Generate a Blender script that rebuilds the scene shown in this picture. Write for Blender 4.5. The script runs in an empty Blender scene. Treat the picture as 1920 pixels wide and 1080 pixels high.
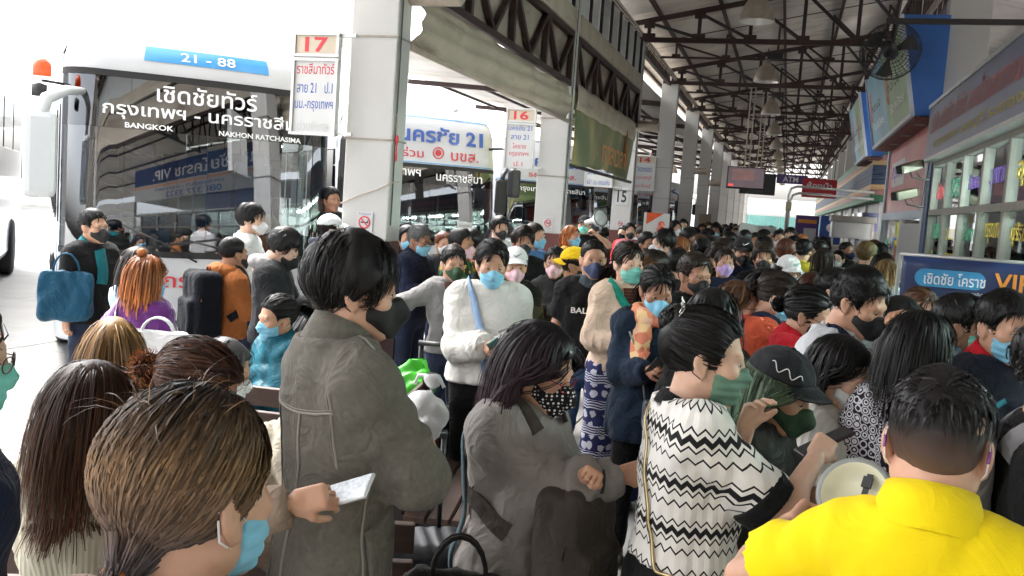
import bpy, bmesh, math, random
import numpy as np
from mathutils import Vector, Matrix
R = math.radians
rng = np.random.RandomState(7); random.seed(7)
scene = bpy.context.scene
# ------------------------------------------------------------------ camera
CAM = Vector((0.0, 0.0, 1.85))
FPX = 1750.0                                   # focal length in photo pixels (1920 wide)
YAW, PITCH, ROLL = R(16.108), R(5.087), R(4.0)
cam_data = bpy.data.cameras.new('camera')
cam_data.sensor_width = 36.0
cam_data.lens = 36.0 * FPX / 1920.0
cam_data.clip_start = 0.05
cam_data.clip_end = 3000.0
cam = bpy.data.objects.new('camera', cam_data)
scene.collection.objects.link(cam)
CM = (Matrix.Rotation(YAW, 3, 'Z') @ Matrix.Rotation(math.pi / 2 - PITCH, 3, 'X') @ Matrix.Rotation(ROLL, 3, 'Z'))
cam.matrix_world = Matrix.Translation(CAM) @ CM.to_4x4()
scene.camera = cam
# ------------------------------------------------------------------ world, sun, exposure
SUN_EL, SUN_AZ = R(58), R(-62)                 # azimuth from +Y, negative = towards -X (the bus side)
world = bpy.data.worlds.new('World')
scene.world = world
world.use_nodes = True
wn = world.node_tree.nodes; wl = world.node_tree.links
sky = wn.new('ShaderNodeTexSky')
sky.sky_type = 'NISHITA'
sky.sun_disc = False
sky.sun_elevation = SUN_EL
sky.sun_rotation = SUN_AZ
sky.air_density = 1.0
sky.dust_density = 6.0
sky.ozone_density = 1.0
hsv = wn.new('ShaderNodeHueSaturation')
hsv.inputs['Saturation'].default_value = 0.22   # hazy white sky
wl.new(sky.outputs[0], hsv.inputs['Color'])
wl.new(hsv.outputs[0], wn['Background'].inputs['Color'])
wn['Background'].inputs['Strength'].default_value = 0.15
sun_data = bpy.data.lights.new('sun', 'SUN')
sun_data.energy = 0.6
sun_data.angle = R(20)
sun_data.color = (1.0, 0.965, 0.91)
sun = bpy.data.objects.new('sun', sun_data)
scene.collection.objects.link(sun)
_sd = Vector((math.sin(SUN_AZ) * math.cos(SUN_EL), math.cos(SUN_AZ) * math.cos(SUN_EL), math.sin(SUN_EL)))
sun.rotation_euler = _sd.to_track_quat('Z', 'Y').to_euler()
scene.view_settings.view_transform = 'Standard'
scene.view_settings.look = 'None'
scene.view_settings.gamma = 1.0
scene.view_settings.exposure = 2.85
try:
    scene.cycles.use_denoising = True
    scene.cycles.max_bounces = 7
    scene.cycles.diffuse_bounces = 5
    scene.cycles.transparent_max_bounces = 10
except Exception:
    pass

def at(px, py, D):
    """world point on the ray of a photo pixel, D metres along the optical axis"""
    v = Vector(((px - 960) / FPX * D, (540 - py) / FPX * D, -D))
    return CAM + CM @ v
CAM_RIGHT = CM @ Vector((1, 0, 0)); CAM_RIGHT.z = 0; CAM_RIGHT.normalize()

# ------------------------------------------------------------------ objects and tags
COL = scene.collection
def tag(o, label=None, cat=None, group=None, kind=None):
    if label: o['label'] = label
    if cat: o['category'] = cat
    if group: o['group'] = group
    if kind: o['kind'] = kind
    return o
def empty(name, loc=(0, 0, 0), rz=0.0, label=None, cat=None, group=None):
    o = bpy.data.objects.new(name, None)
    COL.objects.link(o); o.location = loc; o.rotation_euler = (0, 0, rz)
    o.empty_display_size = 0.1
    return tag(o, label, cat, group)
def raw_mesh(name, V, F4=None, F3=None, mats=(), mi=None, smooth=True, u=None):
    """fast mesh from arrays: V (n,3), quads F4 (m,4), triangles F3 (k,3)"""
    me = bpy.data.meshes.new(name)
    V = np.asarray(V, np.float32)
    me.vertices.add(len(V)); me.vertices.foreach_set('co', V.ravel())
    loops = []; starts = []; n = 0
    if F4 is not None and len(F4):
        F4 = np.asarray(F4, np.int32); loops.append(F4.ravel()); starts.append(np.arange(len(F4)) * 4); n = F4.size
    if F3 is not None and len(F3):
        F3 = np.asarray(F3, np.int32); loops.append(F3.ravel()); starts.append(n + np.arange(len(F3)) * 3)
    L = np.concatenate(loops).astype(np.int32); S = np.concatenate(starts).astype(np.int32)
    me.loops.add(len(L)); me.loops.foreach_set('vertex_index', L)
    me.polygons.add(len(S)); me.polygons.foreach_set('loop_start', S)
    if mi is not None: me.polygons.foreach_set('material_index', np.asarray(mi, np.int32))
    me.polygons.foreach_set('use_smooth', np.full(len(S), smooth, bool))
    for m in mats: me.materials.append(m)
    if u is not None:
        a = me.attributes.new('u', 'FLOAT', 'POINT'); a.data.foreach_set('value', np.asarray(u, np.float32))
    me.update(calc_edges=True)
    return me
def link(name, me, parent=None, loc=None, rot=None):
    o = bpy.data.objects.new(name, me); COL.objects.link(o)
    if parent is not None: o.parent = parent
    if loc is not None: o.location = loc
    if rot is not None: o.rotation_euler = rot
    return o
def copy_tree(o, parent=None):
    c = o.copy(); COL.objects.link(c); c.parent = parent
    for ch in list(o.children): copy_tree(ch, c)
    return c

class MB:
    """collects boxes, tubes, lathes into one mesh"""
    def __init__(s): s.v = []; s.f = []; s.m = []; s.sm = []; s.cur = 0
    def add(s, vs, fs, smooth=False, m=None):
        b = len(s.v); s.v.extend([tuple(v) for v in vs])
        for f in fs:
            s.f.append(tuple(b + i for i in f)); s.m.append(s.cur if m is None else m); s.sm.append(smooth)
        return s
    def box(s, c, d, rz=0.0, M=None, m=None):
        x, y, z = d[0] / 2, d[1] / 2, d[2] / 2
        vs = [Vector(p) for p in ((-x, -y, -z), (x, -y, -z), (x, y, -z), (-x, y, -z), (-x, -y, z), (x, -y, z), (x, y, z), (-x, y, z))]
        if M is not None: vs = [M @ v for v in vs]
        elif rz: q = Matrix.Rotation(rz, 3, 'Z'); vs = [q @ v for v in vs]
        vs = [v + Vector(c) for v in vs]
        return s.add(vs, [(0, 3, 2, 1), (4, 5, 6, 7), (0, 1, 5, 4), (1, 2, 6, 5), (2, 3, 7, 6), (3, 0, 4, 7)], m=m)
    def bbox(s, lo, hi, m=None):
        return s.box([(a + b) / 2 for a, b in zip(lo, hi)], [b - a for a, b in zip(lo, hi)], m=m)
    def bar(s, a, b, w, h=None, m=None):
        """box beam from a to b"""
        a = Vector(a); b = Vector(b); h = h or w; d = b - a; L = d.length
        if L < 1e-6: return s
        M = d.to_track_quat('Y', 'Z').to_matrix()
        return s.box((a + b) / 2, (w, L, h), M=M, m=m)
    def tube(s, pts, r, n=8, caps=True, m=None, smooth=True):
        pts = [Vector(p) for p in pts]; k = len(pts)
        rr = r if hasattr(r, '__len__') else [r] * k
        vs = []; ref = Vector((0, 0, 1))
        for i, p in enumerate(pts):
            t = (pts[min(i + 1, k - 1)] - pts[max(i - 1, 0)])
            t = t.normalized() if t.length > 1e-9 else Vector((0, 0, 1))
            if abs(t.dot(ref)) > 0.95: ref = Vector((1, 0, 0)) if abs(t.x) < 0.9 else Vector((0, 1, 0))
            a = t.cross(ref).normalized(); b = t.cross(a)
            ref = -b if abs(b.length) > .5 else ref
            ref = a.cross(t)
            for j in range(n):
                an = 2 * math.pi * j / n
                vs.append(p + (a * math.cos(an) + b * math.sin(an)) * rr[i])
        fs = [(i * n + j, i * n + (j + 1) % n, (i + 1) * n + (j + 1) % n, (i + 1) * n + j) for i in range(k - 1) for j in range(n)]
        s.add(vs, fs, smooth, m)
        if caps:
            b0 = len(s.v) - k * n
            s.f.append(tuple(b0 + j for j in range(n))[::-1]); s.f.append(tuple(b0 + (k - 1) * n + j for j in range(n)))
            s.m += [s.cur if m is None else m] * 2; s.sm += [False, False]
        return s
    def lathe(s, prof, c=(0, 0, 0), n=24, M=None, m=None, smooth=True):
        """prof: list of (radius, z)"""
        vs = []
        for r_, z in prof:
            for j in range(n):
                a = 2 * math.pi * j / n; v = Vector((r_ * math.cos(a), r_ * math.sin(a), z))
                if M is not None: v = M @ v
                vs.append(v + Vector(c))
        k = len(prof)
        fs = [(i * n + j, i * n + (j + 1) % n, (i + 1) * n + (j + 1) % n, (i + 1) * n + j) for i in range(k - 1) for j in range(n)]
        return s.add(vs, fs, smooth, m)
    def prism(s, poly, lo, hi, axis='z', m=None):
        """polygon in the two other axes, extruded from lo to hi along axis"""
        k = len(poly); mk = {'z': lambda a, b, t: (a, b, t), 'y': lambda a, b, t: (a, t, b), 'x': lambda a, b, t: (t, a, b)}[axis]
        vs = [mk(a, b, lo) for a, b in poly] + [mk(a, b, hi) for a, b in poly]
        fs = [tuple(range(k))[::-1], tuple(range(k, 2 * k))] + [(i, (i + 1) % k, k + (i + 1) % k, k + i) for i in range(k)]
        return s.add(vs, fs, m=m)
    def mesh(s, name, mats, bevel=0.0):
        me = bpy.data.meshes.new(name); me.from_pydata(s.v, [], s.f)
        for m in (mats if isinstance(mats, (list, tuple)) else [mats]): me.materials.append(m)
        me.polygons.foreach_set('material_index', s.m); me.polygons.foreach_set('use_smooth', s.sm)
        if True:
            bm = bmesh.new(); bm.from_mesh(me); bmesh.ops.recalc_face_normals(bm, faces=bm.faces)
            if bevel > 0:
                ed = [e for e in bm.edges if len(e.link_faces) == 2 and e.calc_face_angle(0) > 0.6]
                bmesh.ops.bevel(bm, geom=ed, offset=bevel, segments=2, profile=0.5, affect='EDGES', clamp_overlap=True)
            bm.to_mesh(me); bm.free()
        me.update(); return me
    def build(s, name, mats, parent=None, bevel=0.0, loc=None, rot=None):
        return link(name, s.mesh(name, mats, bevel), parent, loc, rot)

# ------------------------------------------------------------------ materials
MATS = {}
def pm(name, col, rough=0.6, metal=0.0, var=0.12, scale=6.0, bump=0.0, bscale=60.0, spec=0.5, emit=0.0, ecol=None, sheen=0.0, coat=0.0, dirt=None, sub=0.0, coords='Object', stretch=None, crease=0.0):
    """principled material with procedural colour variation, optional dirt patches and bump"""
    if name in MATS: return MATS[name]
    m = bpy.data.materials.new(name); m.use_nodes = True; MATS[name] = m
    nt = m.node_tree; n = nt.nodes; l = nt.links; b = n['Principled BSDF']
    b.inputs['Roughness'].default_value = rough; b.inputs['Metallic'].default_value = metal
    b.inputs['Specular IOR Level'].default_value = spec
    if sheen: b.inputs['Sheen Weight'].default_value = sheen; b.inputs['Sheen Roughness'].default_value = 0.5
    if coat: b.inputs['Coat Weight'].default_value = coat
    if sub: b.inputs['Subsurface Weight'].default_value = sub; b.inputs['Subsurface Radius'].default_value = (1.0, 0.35, 0.2); b.inputs['Subsurface Scale'].default_value = 0.008
    c = (col[0], col[1], col[2], 1)
    tc = n.new('ShaderNodeTexCoord'); src = tc.outputs[coords]
    if stretch:
        mp = n.new('ShaderNodeMapping'); mp.inputs['Scale'].default_value = stretch; l.new(src, mp.inputs['Vector']); src = mp.outputs[0]
    out = None
    if var:
        nz = n.new('ShaderNodeTexNoise'); nz.inputs['Scale'].default_value = scale; nz.inputs['Detail'].default_value = 5; l.new(src, nz.inputs['Vector'])
        mr = n.new('ShaderNodeMapRange'); mr.inputs['From Min'].default_value = .25; mr.inputs['From Max'].default_value = .75
        mr.inputs['To Min'].default_value = 1 - var; mr.inputs['To Max'].default_value = 1 + var
        l.new(nz.outputs['Fac'], mr.inputs['Value'])
        mx = n.new('ShaderNodeVectorMath'); mx.operation = 'SCALE'; mx.inputs[0].default_value = c[:3]; l.new(mr.outputs[0], mx.inputs['Scale'])
        out = mx.outputs[0]
    if dirt:
        dn = n.new('ShaderNodeTexNoise'); dn.inputs['Scale'].default_value = dirt[1]; dn.inputs['Detail'].default_value = 8; dn.inputs['Roughness'].default_value = .65
        if len(dirt) > 3:
            mp = n.new('ShaderNodeMapping'); mp.inputs['Scale'].default_value = dirt[3]; l.new(tc.outputs[coords], mp.inputs['Vector']); l.new(mp.outputs[0], dn.inputs['Vector'])
        else: l.new(src, dn.inputs['Vector'])
        rp = n.new('ShaderNodeMapRange'); rp.inputs['From Min'].default_value = dirt[2]; rp.inputs['From Max'].default_value = dirt[2] + .22; l.new(dn.outputs['Fac'], rp.inputs['Value'])
        mm = n.new('ShaderNodeMix'); mm.data_type = 'RGBA'; l.new(rp.outputs[0], mm.inputs['Factor'])
        if out is not None: l.new(out, mm.inputs['A'])
        else: mm.inputs['A'].default_value = c
        mm.inputs['B'].default_value = (*dirt[0], 1); out = mm.outputs['Result']
    if out is not None: l.new(out, b.inputs['Base Color'])
    else: b.inputs['Base Color'].default_value = c
    if bump:
        bn = n.new('ShaderNodeTexNoise'); bn.inputs['Scale'].default_value = bscale; bn.inputs['Detail'].default_value = 4; l.new(src, bn.inputs['Vector'])
        bp = n.new('ShaderNodeBump'); bp.inputs['Strength'].default_value = min(1, bump); bp.inputs['Distance'].default_value = 0.004 if bscale < 150 else 0.0015; l.new(bn.outputs['Fac'], bp.inputs['Height']); l.new(bp.outputs[0], b.inputs['Normal'])
        if crease:  # soft crumple lines of worn cloth
            cz = n.new('ShaderNodeTexNoise'); cz.inputs['Scale'].default_value = 7.5; cz.inputs['Detail'].default_value = 2.5; cz.inputs['Distortion'].default_value = 1.6; l.new(src, cz.inputs['Vector'])
            pg = n.new('ShaderNodeMath'); pg.operation = 'PINGPONG'; pg.inputs[1].default_value = .16; l.new(cz.outputs['Fac'], pg.inputs[0])
            b2 = n.new('ShaderNodeBump'); b2.inputs['Strength'].default_value = crease; b2.inputs['Distance'].default_value = 0.06; l.new(pg.outputs[0], b2.inputs['Height']); l.new(b2.outputs[0], bp.inputs['Normal'])
    if emit:
        b.inputs['Emission Color'].default_value = (*(ecol or col), 1); b.inputs['Emission Strength'].default_value = emit
    return m
def cloth(name, col, var=0.14, bump=0.25, bscale=320, rough=0.85, sheen=0.04, scale=5.0, dirt=None, crease=0.42):
    return pm('cloth_' + name, col, rough=rough, var=var, scale=scale, bump=bump, bscale=bscale, spec=0.16, sheen=sheen, dirt=dirt, crease=crease)
def glass_mat(name, tint=(0.5, 0.55, 0.55), refl=0.12, see=0.75):
    """pane: tinted see-through with a mirror reflection by Fresnel"""
    if name in MATS: return MATS[name]
    m = bpy.data.materials.new(name); m.use_nodes = True; MATS[name] = m
    nt = m.node_tree; n = nt.nodes; l = nt.links; n.remove(n['Principled BSDF']); o = n['Material Output']
    tr = n.new('ShaderNodeBsdfTransparent'); tr.inputs[0].default_value = (*[t * see for t in tint], 1)
    gl = n.new('ShaderNodeBsdfGlossy'); gl.inputs['Roughness'].default_value = 0.02; gl.inputs['Color'].default_value = (.95, .97, 1, 1)
    fr = n.new('ShaderNodeFresnel'); fr.inputs['IOR'].default_value = 1.5
    ad = n.new('ShaderNodeMath'); ad.operation = 'ADD'; ad.use_clamp = True; ad.inputs[1].default_value = refl; l.new(fr.outputs[0], ad.inputs[0])
    mx = n.new('ShaderNodeMixShader'); l.new(ad.outputs[0], mx.inputs[0]); l.new(tr.outputs[0], mx.inputs[1]); l.new(gl.outputs[0], mx.inputs[2]); l.new(mx.outputs[0], o.inputs[0])
    return m
def nodemat(name, rough=0.8, sheen=0.2, spec=0.3):
    m = bpy.data.materials.new(name); m.use_nodes = True; MATS[name] = m
    b = m.node_tree.nodes['Principled BSDF']; b.inputs['Roughness'].default_value = rough; b.inputs['Sheen Weight'].default_value = sheen; b.inputs['Specular IOR Level'].default_value = spec
    return m, m.node_tree.nodes, m.node_tree.links, b

# ------------------------------------------------------------------ lettering
TXT = {}
def text_geo(s, size=1.0, bold=0.0, space=1.0):
    """flat letters as (verts in x,z; faces), centred"""
    key = (s, bold, space)
    if key not in TXT:
        cu = bpy.data.curves.new('t', 'FONT'); cu.body = s; cu.align_x = 'CENTER'; cu.size = 1.0; cu.offset = bold; cu.resolution_u = 3; cu.space_character = space
        o = bpy.data.objects.new('t', cu); COL.objects.link(o)
        dg = bpy.context.evaluated_depsgraph_get(); me = o.evaluated_get(dg).to_mesh()
        V = np.array([v.co[:2] for v in me.vertices], float).reshape(-1, 2); F = [tuple(p.vertices) for p in me.polygons]
        o.evaluated_get(dg).to_mesh_clear(); bpy.data.objects.remove(o); bpy.data.curves.remove(cu)
        if len(V):
            V = V - np.array([(V[:, 0].min() + V[:, 0].max()) / 2, (V[:, 1].min() + V[:, 1].max()) / 2])
        TXT[key] = (V, F)
    V, F = TXT[key]
    return V * size, F
def lettering(name, s, mat, parent, origin, xdir, zdir=(0, 0, 1), width=None, height=None, bold=0.0, warp=None, slant=0.0):
    """text on a plane; fitted to width (and height); warp maps (a, b) to a world/local point"""
    V, F = text_geo(s, 1.0, bold)
    if not len(V): return None
    w = np.ptp(V[:, 0]); h = np.ptp(V[:, 1])
    sx = (width / w) if width else (height / h); sz = (height / h) if height else sx
    o = Vector(origin); xd = Vector(xdir); zd = Vector(zdir)
    if warp: vs = [warp(v[0] * sx + slant * v[1] * sz, v[1] * sz) for v in V]
    else: vs = [o + xd * (v[0] * sx + slant * v[1] * sz) + zd * (v[1] * sz) for v in V]
    me = bpy.data.meshes.new(name); me.from_pydata([tuple(v) for v in vs], [], F); me.materials.append(mat); me.update()
    return link(name, me, parent)
# ================================================================== SETTING
M_white_paint = pm('white_column_paint', (.47, .46, .44), rough=.7, var=.06, scale=2.0, bump=.25, bscale=25, dirt=((.30, .26, .21), 2.2, .60, (1.6, 1.6, .35)))
M_red_base = pm('dark_red_base_paint', (.10, .028, .022), rough=.55, var=.2, scale=4, dirt=((.05, .03, .028), 5, .6))
M_steel_brown = pm('brown_painted_steel', (.034, .016, .013), rough=.6, var=.3, scale=7, dirt=((.09, .06, .05), 6, .62))
M_steel_dark = pm('dark_painted_steel', (.022, .016, .016), rough=.55, var=.3, scale=7, dirt=((.08, .055, .045), 5, .64))
M_roof = pm('aged_roof_sheet', (.60, .55, .49), rough=.65, var=.22, scale=.9, dirt=((.24, .18, .13), 1.3, .54, (.35, 2.2, 1)))
M_panel_taupe = pm('stained_infill_board', (.30, .26, .21), rough=.8, var=.2, scale=1.6, dirt=((.14, .11, .085), 1.8, .5, (.7, .7, 2)))
M_awning = pm('beige_awning_canvas', (.42, .37, .29), rough=.85, var=.16, scale=2.2, bump=.3, bscale=40, dirt=((.20, .16, .12), 2, .56, (.6, .6, 3)))
M_white_board = pm('white_board', (.52, .52, .51), rough=.5, var=.05, dirt=((.5, .48, .43), 3, .66))
M_cream_board = pm('cream_board', (.50, .42, .32), rough=.5, var=.06)
M_alu = pm('aluminium_frame', (.50, .50, .48), rough=.38, metal=.55, var=.12, scale=9)
M_grey_frame = pm('grey_window_frame', (.33, .31, .27), rough=.5, metal=.2, var=.15, scale=5)
M_black = pm('black_plastic', (.015, .015, .016), rough=.42, var=.15)
M_rubber = pm('black_rubber', (.018, .018, .018), rough=.8, var=.2)
M_red_ink = pm('red_lettering', (.55, .03, .04), rough=.5, var=.05)
M_blue_ink = pm('blue_lettering', (.035, .09, .36), rough=.5, var=.05)
M_grey_ink = pm('faded_grey_lettering', (.45, .46, .44), rough=.6, var=.1)
M_black_ink = pm('black_lettering', (.02, .02, .025), rough=.5, var=.05)
M_white_ink = pm('white_lettering', (.80, .80, .80), rough=.5, var=.03)
M_yellow_ink = pm('yellow_lettering', (.62, .45, .06), rough=.5, var=.05)
M_green_ink = pm('green_lettering', (.04, .28, .14), rough=.5, var=.05)
M_purple_ink = pm('purple_lettering', (.16, .07, .34), rough=.5, var=.05)
M_orange_ink = pm('orange_lettering', (.72, .26, .03), rough=.5, var=.05)
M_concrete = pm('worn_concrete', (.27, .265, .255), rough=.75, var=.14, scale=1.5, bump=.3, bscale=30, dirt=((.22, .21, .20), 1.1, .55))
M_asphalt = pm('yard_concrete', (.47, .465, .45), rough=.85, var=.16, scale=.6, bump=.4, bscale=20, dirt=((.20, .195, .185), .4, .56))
M_wall_white = pm('white_wall_paint', (.60, .60, .57), rough=.7, var=.06, scale=1.5, dirt=((.45, .43, .38), 1.6, .62))
M_cable = pm('grey_cable', (.06, .055, .05), rough=.6, var=.1)
M_conduit = pm('pale_conduit', (.42, .36, .29), rough=.55, var=.15)
XC, YC0, BAY = -3.48, 7.48, 6.38           # column row
CY = [YC0 + BAY * i for i in range(-1, 12)] # CY[1]=col 17, CY[2]=16, CY[3]=15 ...

# ---- ground
g = MB(); g.add([(-160, -60, -.012), (60, -60, -.012), (60, 220, -.012), (-160, 220, -.012)], [(0, 1, 2, 3)])
tag(g.build('ground', M_asphalt), kind='structure')
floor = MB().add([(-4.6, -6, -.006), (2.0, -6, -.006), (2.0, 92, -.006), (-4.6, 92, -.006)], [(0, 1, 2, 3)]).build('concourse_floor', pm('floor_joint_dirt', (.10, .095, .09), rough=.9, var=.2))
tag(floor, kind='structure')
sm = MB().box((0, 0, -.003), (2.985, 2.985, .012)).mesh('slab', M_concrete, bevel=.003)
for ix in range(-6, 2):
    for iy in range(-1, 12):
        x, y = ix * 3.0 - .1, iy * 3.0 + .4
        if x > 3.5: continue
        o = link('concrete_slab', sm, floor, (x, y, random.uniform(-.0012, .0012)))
# ---- sky side: far terminal canopy across the yard (blown out in the light)
fc = empty('far_canopy', (-40, 30, 0), 0, 'pale flat canopy of the building across the yard behind the parked bus', 'canopy')
M_far = pm('far_white_paint', (.78, .78, .77), rough=.7, var=.04)
mb = MB()
for k in range(9): mb.box((0, -18 + k * 6, 2.3), (.5, .5, 4.6))
for k in range(9):
    MB().box((0, -18 + k * 6, 2.3), (.5, .5, 4.6)).build('canopy_post', M_far, fc)
MB().box((0, 6, 4.9), (13, 52, .5)).build('canopy_slab', M_far, fc)
MB().box((6.6, 6, 4.95), (.2, 52.2, .9)).build('canopy_fascia', M_far, fc)
for k in range(17): MB().box((3.3, -18 + k * 3, 4.5), (6.4, .18, .3)).build('canopy_rib', M_far, fc)

# ---- columns
def column(y, label, group=None, top=5.5, w=.43, d=.28, pipe=True):
    c = empty('column', (XC, y, 0), 0, label, 'column', group)
    MB().box((0, 0, top / 2 + .73), (w, d, top - 1.46)).build('shaft', M_white_paint, c, bevel=.012)
    MB().box((0, 0, .73), (w + .012, d + .012, 1.46)).build('painted_base', M_red_base, c, bevel=.012)
    if pipe:
        b = MB()
        for z in (2.32, 3.18): b.box((0, 0, z), (w + .02, d + .02, .016))
        b.build('steel_band', pm('rusty_band', (.28, .25, .21), rough=.6, metal=.3, var=.3), c)
        MB().tube([(w / 2 + .012, -d / 2 + .05, 1.6), (w / 2 + .012, -d / 2 + .05, 3.3), (w / 2 + .018, -d / 2 + .06, 5.3)], .006, 6).build('cable', M_cable, c)
    return c
col_labels = {0: 'white concrete column standing before the one with the 17 sign', 1: 'white concrete column with dark red base bearing the 17 sign',
              2: 'white concrete column with dark red base bearing the 16 sign', 3: 'white concrete column with black number 15 plate on it',
              4: 'white concrete column just past the number 15 column', 5: 'white concrete column two past the number 15 column'}
cols = []
for i, y in enumerate(CY):
    cols.append(column(y, col_labels.get(i, 'white concrete column far along the row toward the end of the hall'), 'concourse columns' if i in col_labels else 'far concourse columns', w=.43 if i < 4 else .46))
# no smoking notices and the 15 plate (paper and plate stuck on columns)
def no_smoking(y, which):
    s = empty('no_smoking_sign', (XC + .01, y - .148, 1.60), 0, 'white no smoking notice with red circle on column ' + which, 'sign', 'no smoking notices')
    MB().box((0, 0, 0), (.15, .004, .21)).build('sheet', M_white_board, s)
    ring = MB(); ring.lathe([(.043, -.001), (.055, -.001), (.055, .001), (.043, .001)], (0, -.004, .012), 24, M=Matrix.Rotation(R(90), 3, 'X'))
    ring.build('red_ring', M_red_ink, s)
    b = MB(); b.box((0, -.0045, .012), (.10, .002, .011), M=Matrix.Rotation(R(45), 3, 'Y')); b.build('red_slash', M_red_ink, s)
    c = MB(); c.box((0, -.0035, .012), (.07, .002, .012)); c.box((.03, -.0035, .025), (.008, .002, .014)); c.build('cigarette', M_black_ink, s)
    lettering('lettering', 'ห้ามสูบบุหรี่', M_blue_ink, s, (0, -.0045, .085), (1, 0, 0), width=.11, height=.022)
    lettering('lettering', 'No Smoking', M_black_ink, s, (0, -.0045, -.062), (1, 0, 0), width=.10)
    lettering('lettering', 'ฝ่าฝืนปรับไม่เกิน 2000 บาท', M_black_ink, s, (0, -.0045, -.085), (1, 0, 0), width=.12)
no_smoking(CY[1], '17'); no_smoking(CY[2], '16'); no_smoking(CY[3], '15')
p15 = empty('number_plate', (XC + .0, CY[3] - .147, 2.19), 0, 'white plate with black number 15 fixed on a column', 'sign')
MB().box((0, 0, 0), (.27, .006, .36)).build('plate', M_white_board, p15, bevel=.002)
lettering('lettering', '15', M_black_ink, p15, (0, -.006, 0), (1, 0, 0), width=.20, height=.25, bold=.02)

def platform_sign(name, num, lines, x, y, z, w, h, label):
    """double framed hanging board: number field over route field"""
    s = empty(name, (x, y, z), 0, label, 'sign', 'platform signs')
    MB().box((0, 0, h / 2), (w, .05, h)).build('board', M_white_board, s, bevel=.004)
    nh = h * .235
    f = MB()
    for (a0, a1) in ((h - nh, h), (0, h - nh - .012)):
        for zz in (a0 + .012, a1 - .012): f.box((0, -.034, zz), (w + .01, .022, .024))
        for xx in (-w / 2 + .012, w / 2 - .012): f.box((xx, -.035, (a0 + a1) / 2), (.024, .022, a1 - a0))
    f.build('frame', M_alu, s)
    MB().box((0, -.027, h - nh / 2), (w - .05, .006, nh - .05)).build('number_field', M_cream_board, s)
    lettering('lettering', num, M_red_ink, s, (0, -.032, h - nh / 2), (1, 0, 0), width=w * .5, height=nh * .62, bold=.025)
    n = len(lines)
    for k, (t, mt, ww) in enumerate(lines):
        zz = (h - nh) * (1 - (k + .62) / (n + .15))
        lettering('lettering', t, mt, s, (0, -.0265, zz), (1, 0, 0), width=w * ww, height=min((h - nh) / n * .56, w * ww * .55), bold=.006)
    MB().bar((w / 2 - .02, 0, h * .98), (w / 2 + .14, 0, h * .98), .03).build('bracket', M_alu, s)
    MB().bar((w / 2 - .02, 0, h * .03), (w / 2 + .14, 0, h * .03), .03).build('bracket', M_alu, s)
    return s
platform_sign('platform_sign', '17', [('ราชสีมาทัวร์', M_red_ink, .82), ('สาย 21   ป.1', M_blue_ink, .78), ('นม.-กรุงเทพฯ', M_blue_ink, .84), ('ด่วนพิเศษ', M_grey_ink, .68)], -3.945, 7.24, 2.32, .43, .86, 'white framed platform board with red 17 and Thai route lines')
platform_sign('platform_sign', '16', [('นครชัย 21', M_blue_ink, .8), ('สาย 21', M_blue_ink, .6), ('โคราช', M_red_ink, .46), ('กรุงเทพฯ', M_red_ink, .66), ('ป.1', M_red_ink, .3)], -3.98, 13.66, 2.40, .46, .90, 'white framed platform board with red 16 and five route lines')
platform_sign('platform_sign', '15', [('นครชัยแอร์', M_blue_ink, .8), ('651 นม.-ขอนแก่น', M_blue_ink, .8)], -4.0, 20.02, 2.36, .62, .60, 'white platform board under the green awning reading route 651')
platform_sign('platform_sign', '14', [('วิศวกรรณา', M_blue_ink, .7), ('นม-ชลบุรี', M_red_ink, .7), ('นม-จันทบุรี', M_red_ink, .7)], -4.0, 26.45, 2.50, .60, .98, 'cream platform board with red 14 beyond the number 15 column')

# ---- lattice panels between the columns with board infill, awnings
def lattice_panel(y0, y1, label, z0=3.66, z1=4.45, x=-3.30):
    p = empty('lattice_truss', (x, (y0 + y1) / 2, z0), 0, label, 'truss', 'lattice panels above the bays')
    L = y1 - y0; h = z1 - z0
    MB().box((-.06, 0, h / 2), (.03, L, h - .1)).build('infill_board', M_panel_taupe, p)
    MB().box((0, 0, h - .04), (.08, L, .08)).build('top_rail', M_steel_brown, p)
    MB().box((0, 0, .04), (.08, L, .08)).build('bottom_rail', M_steel_brown, p)
    n = 4; s = L / n
    for k in range(n + 1): MB().box((.003, -L / 2 + min(max(k * s, .04), L - .04), h / 2), (.07, .075, h - .16)).build('post', M_steel_brown, p)
    for k in range(n):
        ya, yb = -L / 2 + k * s + .05, -L / 2 + (k + 1) * s - .05; ym = (ya + yb) / 2
        MB().bar((.006, ya, h - .08), (.006, ym, .08), .065, .06).build('diagonal', M_steel_brown, p)
        MB().bar((.006, yb, h - .08), (.006, ym + .02, .08), .065, .06).build('diagonal', M_steel_brown, p)
    # beam strip above and the translucent boards up to the roof
    MB().box((-.02, 0, h + .16), (.16, L, .30)).build('edge_beam', M_awning, p)
    nb = 7
    for k in range(nb): MB().box((-.05, -L / 2 + (k + .5) * L / nb, h + .70), (.02, L / nb - .03, .76)).build('clerestory_board', M_white_board, p)
    for k in range(nb + 1): MB().box((-.01, -L / 2 + min(max(k * L / nb, .03), L - .03), h + .70), (.05, .035, .78)).build('glazing_bar', M_steel_dark, p)
    return p
lattice_panel(CY[0] + .15, CY[1] - .15, 'brown lattice panel above the bay before column 17')
lattice_panel(CY[1] + .15, CY[2] - .15, 'brown steel lattice truss with board infill over the rolled beige awning')
lattice_panel(CY[2] + .15, CY[3] - .15, 'brown steel lattice truss with board infill over the green awning')
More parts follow.
